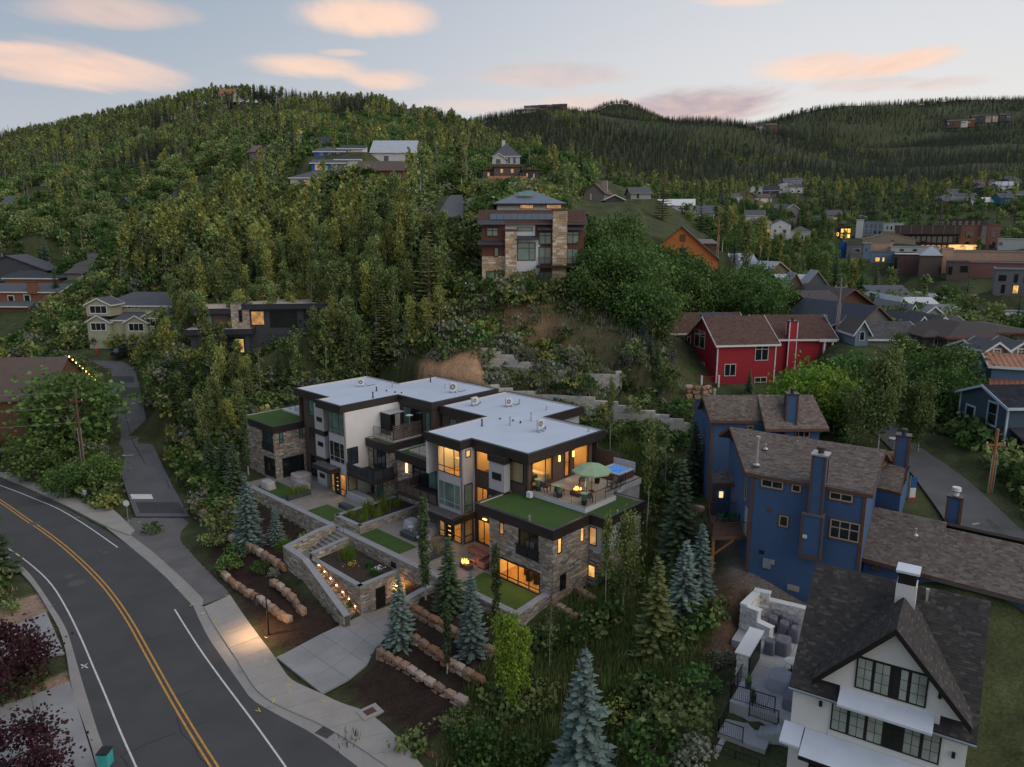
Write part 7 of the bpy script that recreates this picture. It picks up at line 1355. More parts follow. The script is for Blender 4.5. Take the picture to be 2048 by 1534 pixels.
for i,(xa,xb) in enumerate(((-.2,3.2),(3.3,7.4))):
    house(T,Fr(*f.w(xa,-3.)[:2],f.yaw),xb - xa,5,T['_z'][0],T['_z'][1] - .3 + i * .4,2.6,[BRD,MATS['grey_green']][i],LGM,'y',.3,TAN,[('F',.6,xb - xa - .6,T['_z'][0],T['_z'][0] + 2.8,dict(g=BRW))],finish='seam')
    for s in (.3,xb - xa - .3): MB(Fr(*f.w(xa + s,-3.15)[:2],f.yaw)).box(-.12,.12,-.1,.1,T['_z'][0] + 2.2,T['_z'][0] + 2.8).build('sconce',MATS['bulb'],T)
cot('brown timber house with dark brown metal roof next to the tall pole',(1652,1748,650,612,578,122,13,BRW,C_('roof_dark_brown_metal',(.055,.038,.038),.4)),'y',10,BRW,[('F',.42,.66,.75,.95,dict(n=(2,1)))],oh=.9,finish='seam'); cot('lower brown metal-roofed wing beside the tall pole',(1628,1690,650,608,581,119,11,BRW,MATS['roof_dark_brown_metal']),'x',10,BRW,[],finish='seam')
cot('grey board-and-batten house with blue-black metal roof',(1702,1796,690,660,614,105,14,C_('grey_batten',(.115,.115,.10),lines=('x',.4,.7)),BMR),'y',22,BRW,[('F',.46,.54,.95,1.25,dict(g=WHT,fm=WHT))],finish='seam'); cot('tan-shingled cottage with white eaves beside the batten house',(1722,1852,700,676,642,96,11,GRN_,ROOFB),'x',-2,WHT,[],finish='shingle',corner=WHT); cot('tiny pale blue dormer gable on the tan-shingled cottage',(1712,1738,690,660,640,95,5,PBL,ROOFB),'y',-2,WHT,[('F',.3,.7,.3,.9,dict(fm=WHT))])
cot('charcoal gable cottage with white metal roof',(1788,1818,640,618,594,125,13,GRYS,C_('white_metal_roof',(.52,.53,.54),.4)),'y',0,WHT,[],finish='seam'); cot('long white metal roof cottage with small dormers',(1812,1884,636,616,594,128,9,C_('lt_grey',(.3,.29,.29)),MATS['white_metal_roof']),'x',0,WHT,[],finish='seam'); cot('charcoal cottage gable with grey seam roof',(1814,1838,650,630,609,118,12,DKGS,C_('grey_seam',(.15,.155,.165),.4)),'y',0,WHT,[]); cot('grey seam-roofed cottage with white bargeboard dormer',(1836,1934,648,628,608,119,10,C_('lt_grey',(.3,.29,.29)),MATS['grey_seam']),'x',0,WHT,[],finish='seam'); cot('white-edged dormer gable on the grey seam roof',(1848,1886,636,627,612,116,4,C_('lt_grey',(.3,.29,.29)),MATS['grey_seam']),'y',0,WHT,[])
cot('teal gable cottage with charcoal roof',(1834,1856,672,646,632,104,10,TEAL,RFG),'y',0,WHT,[]); cot('teal cottage with second white-edged gable',(1866,1906,668,650,633,103,9,TEAL,RFG),'y',0,WHT,[],finish='shingle'); cot('charcoal-roofed wing between the teal gables',(1850,1940,668,652,631,106,8,TEAL,RFG),'x',0,WHT,[],finish='shingle')
cot('large dark brown hip-roofed house with maroon trim',(1896,2010,745,673,640,92,12,C_('dark_taupe',(.085,.068,.06),lines=('z',.2,.8)),C_('roof_espresso',(.06,.046,.042),.9,fine=.15,bscale=9.)),'hip',0,C_('maroon_trim',(.13,.035,.025)),[('F',.18,.3,.3,.9,dict(n=(2,2),fm=WHT))],sink=5); cot('dark hip-roofed annex with white cross window',(1848,1898,716,670,652,94,9,MATS['dark_taupe'],MATS['roof_espresso']),'hip',0,None,[('F',.42,.72,.35,.85,dict(n=(2,2),fm=WHT))],sink=5); cot('second dark hip roof at the right behind the brown house',(1985,2080,700,664,647,96,12,MATS['dark_taupe'],MATS['roof_espresso']),'hip',0,MATS['maroon_trim'],[])
cot('sage-green house with dark steep gable end, orange door and white-trimmed dormers',(1964,2075,775,707,679,80,6.5,GRN_,RFG),'x',-3,WHT,[('L',.3,.55,.12,.42,dict(n=(2,2),fm=WHT)),('L',.62,.78,-.05,.35,dict(g=C_('orange_door',(.45,.13,.02))))],finish='shingle',corner=WHT,sink=5)
for a,b_,l in ((1974,2014,'left'),(2022,2064,'right')): cot('sage dormer gable with small-paned window, %s' % ('beside the steep green gable' if l == 'left' else 'beside the copper roof'),(a,b_,720,697,683,78.6,4,GRN_,RFG),'y',-3,WHT,[('F',.35,.68,.25,.95,dict(n=(2,3),fm=WHT,trim=WHT))],sink=0)
T=cot('blue house with orange copper seam roof',(1985,2060,800,730,703,74,9,C_('mid_blue',(.10,.165,.25),lines=('z',.2,.8)),COP),'x',-24,WHT,[('F',.15,.3,.0,.3,dict(n=(2,1),fm=WHT))],finish='seam',sink=5); f=Fr(*T['_f']); q=[f.w(-.2,-1.4,T['_z'][1] - 2.1),f.w(4.4,-1.4,T['_z'][1] - 2.1),f.w(4.4,0,T['_z'][1] - 1.4),f.w(-.2,0,T['_z'][1] - 1.4)]; roofplane(T,q,COP,.1,'seam',name='awning_roof')
T=cot('slate-blue cottage with pale trim, black shingles and white porch stairs',(2018,2130,900,811,769,62.5,6.5,SLB,C_('black_shingle',(.026,.028,.034),.85,fine=.15,bscale=9.)),'x',2,C_('pale_blue_trim',(.42,.48,.55),.6),[('L',.16,.34,.1,.7,dict(n=(1,2),fm=PBL,trim=MATS['pale_blue_trim'])),('L',.62,.8,.45,.95,dict(n=(1,2),fm=PBL,trim=MATS['pale_blue_trim']))],finish='shingle',pal=[(.028,.03,.036),(.036,.038,.045),(.022,.024,.03)],corner=MATS['pale_blue_trim'],sink=5); f=Fr(*T['_f']); L_=.2; z0=T['_z'][0]
roofplane(T,[f.w(L_ + .1,-3,z0 + 1.0),f.w(L_ + 5,-3,z0 + 1.0),f.w(L_ + 5,1,z0 + 2.4),f.w(L_ + .1,1,z0 + 2.4)],MATS['black_shingle'],.15,name='porch_roof')
for x in (.5,2.4,4.4): MB(f).box(L_ + x - .08,L_ + x + .08,-2.9,-2.74,z0 - 2,z0 + 1).build('porch_post',WHT,T)
rail(T,f,[(L_ - .6,-3),(L_ + 4.6,-3)],z0 - 1.2,1.,1.2,infill='bars',post=WHT); MB(f).box(L_ - .6,L_ + 5,-3,1,z0 - 1.5,z0 - 1.2).build('porch_floor',BRT,T)
for i in range(6): MB(f).box(L_ - .9 - i * .3,L_ - .6 - i * .3,-3,-1.8,z0 - 2.6,z0 - 1.35 - i * .2).build('step',WHT,T)
cot('grey-shingled cottage at the edge of the parking deck',(1752,1826,606,592,570,135,10,GRYS,RFG),'x',0,None,[])
park=thing('parking_deck','concrete parking deck with grey parapet walls above the cottages','parking deck',P(1900,590,15)); CP=C_('deck_concrete',(.30,.30,.31),.85,fine=.05,bscale=15.)
b=MB(); b.prism([p[:2] for p in PARK],11.5,15.3); b.build('deck_slab',CP,park); GP=C_('parapet_grey',(.16,.17,.19),.8)
def parapet(pl,z,h,t=.25,m=None,nm='parapet'):
    b=MB()
    for a,c in zip(pl[:-1],pl[1:]): f=Fr.wall(a,c); b2=MB(f); b2.box(0,f.L,0,t,z,z + h); n0=len(b.v); b.v += b2.v; b.f += [tuple(i + n0 for i in q) for q in b2.f]; b.c += b2.c
    return b.build(nm,m or GP,park)
parapet([P(*v1(*a),15.3) for a in [(2200,930),(1840,925),(1430,865)]],15.3,.35); rail(park,ID,[P(*v1(*a),15.3)[:2] for a in [(1840,925),(1440,868)]],15.65,.7,2.5,infill='none'); parapet([P(*v1(*a),15.3) for a in [(1100,655),(1300,705),(1500,695),(1850,755),(2200,830)]],15.3,1.0); parapet([P(*v1(*a),15.3) for a in [(2300,880),(1800,835),(1500,780)]],15.3,.55)
parapet([P(*v1(*a),15.3) for a in [(1080,612),(1300,610)]],15.3,1.); parapet([P(*v1(*a),15.3) for a in [(1290,690),(1550,690),(1555,640)]],15.3,1.2,m=C_('pale_parapet',(.40,.38,.35)))
MB().box(*[v for v in (P(*v1(1168,650),15.3)[0],P(*v1(1200,650),15.3)[0])],*(P(*v1(1180,650),15.3)[1],P(*v1(1180,650),15.3)[1] + .6),15.3,16.5).build('yellow_cabinet',C_('cabinet_yellow',(.55,.30,.02)),park)
def blk(name,lab,pL,pR,pB,pT,Y,dep,wall_,roof_=None,wins=(),ridge='flat',pR2=None,trim=None,yaw=None): return hs(name,lab,pL,pR,pB,pT,pR2 if pR2 else pT - 1.5,Y,dep,wall_,roof_ or RFG,ridge,yaw,trim or wall_,wins,oh=.15,sink=6,cat='building')
HB=C_('hotel_brown',(.085,.06,.052))
T=blk('hotel_block','long dark brown hotel with balcony rows and tall parapet',1791,1922,505,452,300,18,HB,RFG,wrow('F',12,.01,.99,.05,.3,.8,g=LITD) + wrow('F',12,.01,.99,.38,.62,.8,g=GLD)); f=Fr(*T['_f']); L_=T['_L']; zb,ze,zr=T['_z']
for zf in (.33,.66): MB(f).box(0,L_,-1.4,0,zb + (ze - zb) * zf,zb + (ze - zb) * (zf + .06)).build('balcony',DKF,T)
MB(f).box(-.2,L_ + .2,-1.6,0,zb + (ze - zb) * .7,ze + .3).build('parapet_band',HB,T)
for i in range(6): MB(f).box(L_ * (i + .5) / 6 - .08,L_ * (i + .5) / 6 + .08,-1.68,-1.6,zb + (ze - zb) * .71,ze + .2).build('parapet_rib',TAN,T)
T=blk('hotel_end_block','salmon brick end of the hotel with glazed stair tower',1922,2002,505,451,292,16,C_('salmon_brick',(.24,.115,.08),fine=.1,bscale=10.),RFG,[('F',.15,.35,.15,.4,dict(n=(2,1))),('F',.15,.35,.55,.8,{}),('F',.78,.92,.15,.4,{}),('F',.78,.92,.55,.8,{})]); f=Fr(*T['_f']); MB(f).box(T['_L'] * .48,T['_L'] * .66,-1.,0,T['_z'][0],T['_z'][2] + .8).build('stair_tower',HB,T); win(T,Fr.wall(f.w(T['_L'] * .5,-1.02),f.w(T['_L'] * .64,-1.02)),.4,2.2,T['_z'][0] + 1,T['_z'][1],GLB)
blk('patio_bar','row of glowing string-lit awnings under the hotel',1900,1960,500,491,285,4,litmat('bar_lights',(1,.55,.2),1.0,.9,.6),RFB)
blk('brown_lodge','brown lodge with long roof behind the hotel',1876,1968,452,440,380,14,HB,RFB,wrow('F',7,.02,.98,.2,.8,.4,fm=WHT)); blk('peach_wall_block','long peach stucco wall block beside the brick buildings',1905,2060,522,503,235,14,PNK,RFG,[]); blk('red_brick_block','long red brick wall block behind the parking deck',1938,2080,552,526,212,12,BRR,RFG,[]); blk('tan_theatre','tall taupe brick block with blue metal hip cap',1841,1886,556,510,215,10,BRD,RFM,[('F',.9,.98,.2,.5,{})],'hip',491); blk('peach_tower','peach stucco flank of the taupe block',1886,1908,520,498,216,9,PNK,RFG,[]); blk('brown_brick_shop','brown brick shop with dark windows under the red brick wall',1896,1940,560,524,206,8,BRD,RFG,[('F',.05,.25,.3,.75,{}),('F',.6,.95,.45,.8,{})])
blk('maroon_block','dark maroon block with white roof edge and street pole',1790,1844,550,510,228,12,C_('maroon_wall',(.13,.07,.068)),WHT,[('F',.0,.12,.1,.9,dict(n=(1,3)))]); blk('white_band_block','flat block with white roof band and skylights',1782,1880,503,494,255,12,WHS,RFB,wrow('F',3,.1,.9,.1,.6,.3)); blk('peach_block','plain peach stucco block',1742,1786,500,487,262,10,PNK,RFG,[]); T=blk('tan_gabled_hall','large tan hall with low gable roof and square tower',1726,1832,487,478,285,14,TAN,TAN,[('F',.55,.6,.4,.8,{})],'y',464); blk('tan_tower','square tan tower of the hall',1768,1790,485,464,283,6,TAN,TAN,[('F',.1,.5,.4,.8,dict(g=GLG))])
blk('grey_lit_shop','grey balcony building with lit entrances by the parking deck',1992,2070,588,540,165,12,C_('grey_render',(.15,.145,.15)),RFG,[('F',.1,.3,.55,.8,dict(n=(2,1))),('F',.5,.6,.5,.85,{}),('F',.75,.9,.5,.8,{}),('F',.2,.3,.05,.4,{}),('F',.5,.65,.05,.4,dict(g=LIT))]); blk('white_flat_shop','long low white building by the firs',1998,2080,492,479,272,10,C_('off_white',(.48,.48,.45)),WHT,[('F',.02,.1,.1,.6,{})]); blk('blue_shop','bright blue shop front',1680,1694,513,485,262,8,RBL,RFG,[]); blk('grey_shop','grey shop with white window beside the blue shop',1694,1726,515,488,258,9,C_('grey_render',(.15,.145,.15)),RFG,[('F',.4,.9,.4,.7,dict(fm=WHT))]); blk('slate_shop','slate blue shop with lit lamps',1742,1790,525,504,240,8,PBL,RFG,[('F',.2,.4,.1,.5,dict(g=LIT)),('F',.5,.6,.1,.5,dict(g=LIT))]); blk('pale_blue_house_row','pale blue tall narrow shop',1727,1742,518,488,256,7,PBL,WHT,[('F',.4,.55,.5,.7,{})])
blk('lit_hotel','brown brick hotel with rows of glowing yellow balconies',1664,1690,475,449,335,12,HB,RFB,wrow('F',3,.02,.98,.1,.4,.7,g=LIT)); blk('glowing_balconies','yellow-lit balcony end of the brick hotel',1682,1702,477,456,330,5,HB,RFB,wrow('F',3,.0,1.,.05,.45,.9,g=litmat('balcony_glow',(1,.55,.1),1.5)) + wrow('F',3,0,1,.55,.95,.9,g=MATS['balcony_glow'])); blk('white_stair_tower','tall white stair tower beside the blue flats',1714,1728,478,440,325,8,WHS,WHT,[]); blk('blue_flats','grey and blue flats with balconies',1728,1768,470,444,330,12,PBL,WHT,wrow('F',4,.05,.95,.1,.4,.5) + wrow('F',4,.05,.95,.55,.85,.5)); blk('white_flats','white flat-roofed flats above the tan hall',1768,1808,464,447,335,12,WHS,WHT,wrow('F',4,.1,.9,.3,.7,.4)); blk('cream_gabled_hall','cream gabled hall among the trees',1520,1566,526,504,300,14,C_('cream_wall',(.44,.40,.32)),C_('cream_wall',(.44,.40,.32)),[],'y',484,WHT,-20); blk('white_shop_house','white house with blue-grey roof and shopfront in the trees',1580,1622,484,462,350,12,WHS,RFG,wrow('F',4,.1,.9,.1,.6,.5),'hip',452); blk('tan_roof_block','tan block beside the cream hall',1546,1566,518,500,305,8,C_('cream_wall',(.44,.40,.32)),TAN,[])
hs('rust_roofed_cottage','small rust-roofed cottage behind the metal roofs',1508,1548,556,544,526,175,9,BRW,RFR,'x',0,None,[]); hs('pale_roofed_cottage','cottage with pale metal roof at the wood edge',1466,1512,530,522,506,200,9,GRYS,RFM,'x',0,WHT,[])
for i,(px,py,Y,w,c,r) in enumerate([(1570,385,520,11,WHS,RFG),(1584,378,535,12,C_('lt_grey',(.3,.29,.29)),RFG),(1592,388,515,9,WHS,RFG),(1512,392,500,9,WHS,RFG),(1522,410,470,14,WHS,RFB),(1540,397,490,10,DKGS,RFD),(1495,410,460,11,BRW,RFB),(1470,412,450,10,WHS,RFG),(1516,428,420,7,CREAM,RFB),(1585,440,400,8,GRYS,RFG),(1560,432,420,7,DKGS,RFG),(1508,452,380,9,WHS,RFG),(1530,470,350,8,CREAM,RFB),(1350,440,300,14,WHS,WHT),(1420,455,290,9,WHS,RFG),(1888,414,500,11,PBL,RFG),(1905,420,480,12,BRW,RFG),(1925,412,500,13,WHS,RFG),(1940,418,470,11,WHS,RFG),(1910,400,540,10,GRYS,RFG),(1935,400,545,10,CREAM,RFB),(1988,390,520,12,DKGS,RFG),(2012,385,530,14,WHS,RFM),(2035,405,470,10,PBL,RFG),(2030,372,560,12,GRYS,RFG),(1965,382,560,12,BRW,RFB),(2015,415,450,10,TEAL,RFG),(1720,455,420,12,GRYS,RFB),(1660,445,430,14,BRW,RFG),(1985,420,455,10,PBL,WHT),(1560,470,350,9,WHS,RFG),(1640,462,400,11,GRYS,RFG)]):
    x,y,z=D(px,py,Y); nm={WHS: 'white',CREAM: 'cream',GRYS: 'grey',DKGS: 'charcoal',BRW: 'brown',PBL: 'pale blue',TEAL: 'teal'}.get(c,'pale grey'); rn={RFG: 'slate',RFB: 'brown',RFD: 'charcoal',WHT: 'white',RFM: 'pale metal'}[r]
    f=Fr(x - w / 2,y,R(random.uniform(-20,20))); pad([f.w(-1,-1),f.w(w + 1,-1),f.w(w + 1,9),f.w(-1,9)],z - .1,12); excl(f,w,8,14,1.); T=thing('far_house','%s house with %s roof in the distant streets' % (nm,rn),'house',(x,y,z),'small houses in the distant streets'); h=random.uniform(4.2,6)
    house(T,f,w,8,z,z + h,random.uniform(2,3),c,r,'y' if i % 3 == 0 else 'x',.4,WHT if i % 2 else None,[('F',w * .15,w * .3,z + 1,z + 2.6,dict(fm=WHT)),('F',w * .6,w * .8,z + 1,z + 2.6,dict(fm=WHT,g=LITD if i % 4 == 0 else GLD)),('F',w * .4,w * .52,z + 3.2,z + 4.1,dict(fm=WHT))],sink=4)
for lab,px,py,Y,w,n in [('row of dark condominiums with lit windows high on the right hill',1985,240,2050,60,6),('short row of dark condominiums on the right hill',1922,250,2000,40,4),('cluster of chalets on the far wooded ridge',1090,224,1540,60,6),('pale chalets along the far wooded ridge',1060,232,1500,40,4),('scattered ridge chalets above the far forest',1520,262,1440,50,4)]:
    for i in range(n):
        x,y,z=D(px + (i - n / 2) * 14,py - i * .8,Y + i * 6); f=Fr(x,y,R(random.uniform(-15,15))); T=thing('hill_condominium','building in the ' + lab,'building',(x,y,z),lab); house(T,f,w / n * 1.6,12,z,z + 9,4,random.choice([BRW,DKGS,TAN,WHS]),random.choice([RFB,RFD]),'x',.8,None,[('F',1.5,4.5,z + 2,z + 5,dict(g=LITD if i % 3 == 0 else GLD)),('F',7,10,z + 2,z + 5,{})],sink=8)
# ------------------------------------------------------------------ terrain sheet (after every house has levelled its plot)
def axis(spec):
    v=[]
    for (a,st),(b,_) in zip(spec[:-1],spec[1:]): v += list(np.arange(a,b - 1e-6,st))
    return np.array(v + [spec[-1][0]])
gx=np.r_[-np.geomspace(5000,160,42),axis([(-150,5),(-95,2.2),(-50,.8),(36,1.6),(70,3),(160,0)]),np.geomspace(170,5000,42)]
gy=np.r_[np.array([-400,-150,-60,-20,0,15]),axis([(24,3),(36,.8),(100,1.6),(150,3),(330,0)]),np.geomspace(340,7000,68)]
GX,GY=np.meshgrid(gx,gy); gzv=ground(GX.ravel(),GY.ravel())
far=np.clip((np.hypot(GX,GY).ravel() - 220) / 600,0,1)
ph=rng.random(8) * 6.28
gzv=gzv + far * (np.sin(GX.ravel() / 37 + ph[0]) * np.cos(GY.ravel() / 53 + ph[1]) * 2.2 + np.sin(GX.ravel() / 110 + GY.ravel() / 140 + ph[2]) * 6 * far)
nx,ny=len(gx),len(gy)
idx=np.arange(nx * ny).reshape(ny,nx)
Q=np.stack([idx[:-1,:-1],idx[:-1,1:],idx[1:,1:],idx[1:,:-1]],-1).reshape(-1,4)
GXr,GYr=GX.ravel(),GY.ravel()
col=np.empty((len(gzv),3)); col[:]=(.052,.06,.026)
n_=.5 + .5 * np.sin(GXr * .9 + 1.7 * np.sin(GYr * .6)) * np.cos(GYr * .75 + np.sin(GXr * .5))
col=col * (.75 + .5 * n_)[:,None]
def paint(poly,c,fall=1.):
    pg=np.array([p[:2] for p in poly]); k=np.where((GXr > pg[:,0].min() - fall) & (GXr < pg[:,0].max() + fall) & (GYr > pg[:,1].min() - fall) & (GYr < pg[:,1].max() + fall))[0]
    if not len(k): return
    d=np.full(len(k),1e9)
    for i in range(len(pg)): d=np.minimum(d,_segd(GXr[k],GYr[k],pg[i],pg[(i + 1) % len(pg)])[0])
    d[_inside(GXr[k],GYr[k],pg)]=0; w=np.clip(1 - d / fall,0,1)[:,None]; col[k]=np.array(c) * w + col[k] * (1 - w)
MULCH=(.036,.022,.017)
for k_ in range(3): pass
paint([gp(*a) for a in [(1000,650),(1150,610),(1280,650),(1290,740),(1180,760),(1020,750),(960,700)]],(.105,.095,.05),6)
paint([gp(*a) for a in [(1020,700),(1100,715),(1080,660),(1020,670)]],(.20,.125,.075),4)
SOIL=(.36,.21,.12)
paint([gp(*a) for a in [(845,742),(925,700),(965,720),(980,775),(920,790),(850,775)]],SOIL,1.6)
paint([gp(*a) for a in [(1430,1170),(1480,1165),(1480,1260),(1440,1300),(1410,1230)]],(.10,.062,.04),2)
paint([gp(*a) for a in [(1450,1060),(1500,1130),(1620,1210),(1560,1210),(1470,1150)]],(.16,.13,.11),1)
paint([P(*w6(430,100),.4),P(*w6(1000,860),.2),P(*w6(1250,1010),.2),P(*w6(1860,760),.2),hw(-14.2,9.5),hw(-14.2,19.5),hw(-8,22),hw(-7.8,35),P(*z8(1240,130),.8),P(*z8(1230,330),.5)],MULCH,.8)
paint([P(*y4(50,1040),.2),P(*y4(220,910),.2),P(*y4(710,1200),.5),P(*y4(620,1300),.4),P(*y4(500,1370),.3),P(*y4(260,1230),.2),P(*y4(110,1140),.2)],MULCH,.6)
for pl,z in BEDS: paint([P(*a,z) for a in pl],(.03,.02,.015),.8)
paint([gp(*a) for a in [(0,1215),(75,1190),(95,1225),(0,1260)]],(.26,.18,.13),.6)
paint([gp(*a) for a in [(0,1395),(130,1350),(140,1370),(0,1430)]],(.26,.18,.13),.6)
gm=npmesh('terrain',np.c_[GXr,GYr,gzv],Q,M('ground_cover',attr=True,var=.35,scale=.6,bump=.6,bscale=6.,fine=.3,rough=.95,spec=.1),vcol=col,smooth=True)
terr=put('terrain',gm,None,'structure')
# ------------------------------------------------------------------ vegetation
def tube_np(pts,rad,n=5):
    pts=np.asarray(pts,float); V=[]; k=len(pts)
    for i in range(k):
        d=pts[min(i + 1,k - 1)] - pts[max(i - 1,0)]; d /= np.linalg.norm(d) + 1e-9; u=np.cross(d,(0.31,.95,.05)); u /= np.linalg.norm(u) + 1e-9; w=np.cross(d,u)
        for j in range(n): t=2 * math.pi * j / n; V.append(pts[i] + rad[i] * (u * math.cos(t) + w * math.sin(t)))
    F=[(i * n + j,i * n + (j + 1) % n,(i + 1) * n + (j + 1) % n,(i + 1) * n + j) for i in range(k - 1) for j in range(n)]
    return np.array(V),np.array(F)
class NP:
    def __init__(s): s.V=[]; s.F=[]; s.C=[]; s.n=0
    def add(s,V,F,c=(1,1,1)):
        s.V.append(V); s.F.append(F + s.n); s.n += len(V); c=np.asarray(c,float); s.C.append(np.broadcast_to(c,(len(F),3)) if c.ndim == 1 else c)
    def leaves(s,C,size,r,flat=0.,aspect=1.,tint=.25,up=0.,base=None):
        m=len(C); n=r.normal(size=(m,3)); n[:,2]=n[:,2] * (1 - flat) + flat * 1.5; n /= np.linalg.norm(n,axis=1)[:,None]
        a=r.normal(size=(m,3)); a[:,2] += up; u=np.cross(n,a); u /= np.linalg.norm(u,axis=1)[:,None] + 1e-9; v=np.cross(n,u); sz=(size * r.uniform(.6,1.3,m))[:,None]
        V=np.stack([C - u * sz * .5,C + v * sz * .5 * aspect,C + u * sz * .5,C - v * sz * .5 * aspect],1).reshape(-1,3); F=np.arange(4 * m).reshape(m,4)
        c=np.clip(r.normal(1,tint,m),.45,1.7)[:,None] * np.ones(3); c[:,0] *= r.uniform(.85,1.2,m);
        if base is not None: c=c * base
        s.add(V,F,c)
    def mesh(s,name,mat,smooth=False): return npmesh(name,np.concatenate(s.V),np.concatenate(s.F),mat,col=np.concatenate(s.C),smooth=smooth)
BARKW=M('aspen_bark',(.40,.385,.34),.9,.35,3.,.3,12.,fine=.3); BARKB=M('brown_bark',(.085,.062,.045),.95,.25,3.); BARKG=M('grey_bark',(.21,.18,.15),.95,.25,3.)
L_ASP=leafmat('aspen_leaves',(.115,.148,.052)); L_ASY=leafmat('yellow_green_leaves',(.19,.205,.058),.2); L_OAK=leafmat('oak_leaves',(.058,.105,.028)); L_MAP=leafmat('maple_leaves',(.12,.19,.025),.15); L_SPR=leafmat('spruce_needles',(.052,.078,.04),.25,.1); L_BLU=leafmat('blue_spruce_needles',(.105,.142,.125),.15,.1); L_OLV=leafmat('olive_fir_needles',(.105,.115,.04),.15,.1); L_PLM=leafmat('plum_leaves',(.035,.014,.018),.1); L_SAG=leafmat('sage_leaves',(.15,.165,.12),.25); L_FIR=leafmat('dark_fir_needles',(.032,.052,.03),.35,.05); L_GRS=leafmat('grass_blades',(.085,.115,.035),.35,.3); L_DRY=leafmat('dry_grass_blades',(.20,.16,.085),.25,.3)
def aspen(seed,h=10.,cs=.35,cr=1.35,nl=1500,leaf=.26,bark=BARKW,lm=L_ASP,lean=.04,col=False):
    r=np.random.default_rng(seed); k=9; t=np.linspace(0,1,k); bend=np.cumsum(r.normal(0,.12,(k,2)),0) * h * .035; pts=np.c_[bend[:,0] + lean * h * t,bend[:,1],t * h]
    tr=NP(); tr.add(*tube_np(pts,.115 * h / 10 * (1 - .88 * t) ** .8 + .008,6)); cl=[]
    nb=20
    for i in range(nb):
        f=cs * .8 + (1 - cs * .8) * (i + r.random()) / nb; f=min(f,.97); p=np.array([np.interp(f,t,pts[:,j]) for j in range(3)]); a=r.uniform(0,6.28); up=r.uniform(.7,1.3) if not col else 2.2
        prof=math.sin(min(1,max(.05,(f - cs * .7) / (1 - cs * .7))) ** .75 * math.pi) ** .6; L_=cr * (.45 + .75 * prof) * r.uniform(.7,1.15); d=np.array([math.cos(a),math.sin(a),up]); d /= np.linalg.norm(d); q=p + d * L_; q2=p + d * L_ * .5 + r.normal(0,.06,3)
        tr.add(*tube_np([p,q2,q],[.03,.02,.006],4))
        for s_ in r.uniform(.3,1.05,3): cl.append(p + d * L_ * s_)
    for f in np.linspace(max(cs,.5),1.0,7): cl.append(np.array([np.interp(f,t,pts[:,j]) for j in range(3)]))
    cl=np.array(cl); m=nl // len(cl); C=np.repeat(cl,m,0) + r.normal(0,1,(len(cl) * m,3)) * np.array([.30,.30,.36]) * (cr / 1.35 if not col else .6)
    cr_=NP(); tone=np.repeat(np.clip(r.normal(1,.22,len(cl)),.55,1.5),m)[:,None]; cr_.leaves(C,leaf,r,0.,1.5,.22,1.0,tone)
    return tr.mesh('trunk',bark,True),cr_.mesh('crown',lm)
def spruce(seed,h=9.,R_=1.9,lm=L_SPR,nw=None,dens=1.,bark=BARKB,open_=.0,droop=.28):
    r=np.random.default_rng(seed); tr=NP(); tr.add(*tube_np([(0,0,0),(.03,0,h * .5),(0,0,h * .98)],[.02 * h,.012 * h,.01],6)); cr_=NP(); nw=nw or int(h / .33); Vs=[]; Cs=[]
    for i in range(nw):
        f=.04 + .95 * i / nw; z=f * h; L_=R_ * (1 - f) ** .8 * r.uniform(.8,1.12) + .08; nb=max(4,int((5 + 7 * (1 - f)) * dens))
        for b in range(nb):
            if r.random() < open_: continue
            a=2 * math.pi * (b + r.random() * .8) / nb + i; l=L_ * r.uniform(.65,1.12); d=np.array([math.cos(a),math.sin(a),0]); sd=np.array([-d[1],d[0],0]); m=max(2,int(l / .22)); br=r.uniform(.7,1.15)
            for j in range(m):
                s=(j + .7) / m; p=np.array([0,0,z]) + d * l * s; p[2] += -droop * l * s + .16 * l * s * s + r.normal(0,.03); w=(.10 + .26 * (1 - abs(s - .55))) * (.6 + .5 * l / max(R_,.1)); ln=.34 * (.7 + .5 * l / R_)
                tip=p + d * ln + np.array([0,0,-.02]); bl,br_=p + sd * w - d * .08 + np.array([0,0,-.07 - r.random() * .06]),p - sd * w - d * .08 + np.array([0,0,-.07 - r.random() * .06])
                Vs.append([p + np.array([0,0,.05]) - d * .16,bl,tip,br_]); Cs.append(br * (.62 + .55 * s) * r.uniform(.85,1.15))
    for j in range(5): a=r.uniform(0,6.28); Vs.append([(0,0,h * .93),(.06 * math.cos(a),.06 * math.sin(a),h * .95),(0,0,h),(-.06 * math.cos(a),-.06 * math.sin(a),h * .95)]); Cs.append(1.15)
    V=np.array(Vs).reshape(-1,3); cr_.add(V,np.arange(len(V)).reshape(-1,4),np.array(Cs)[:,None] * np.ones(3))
    return tr.mesh('trunk',bark,True),cr_.mesh('crown',lm)
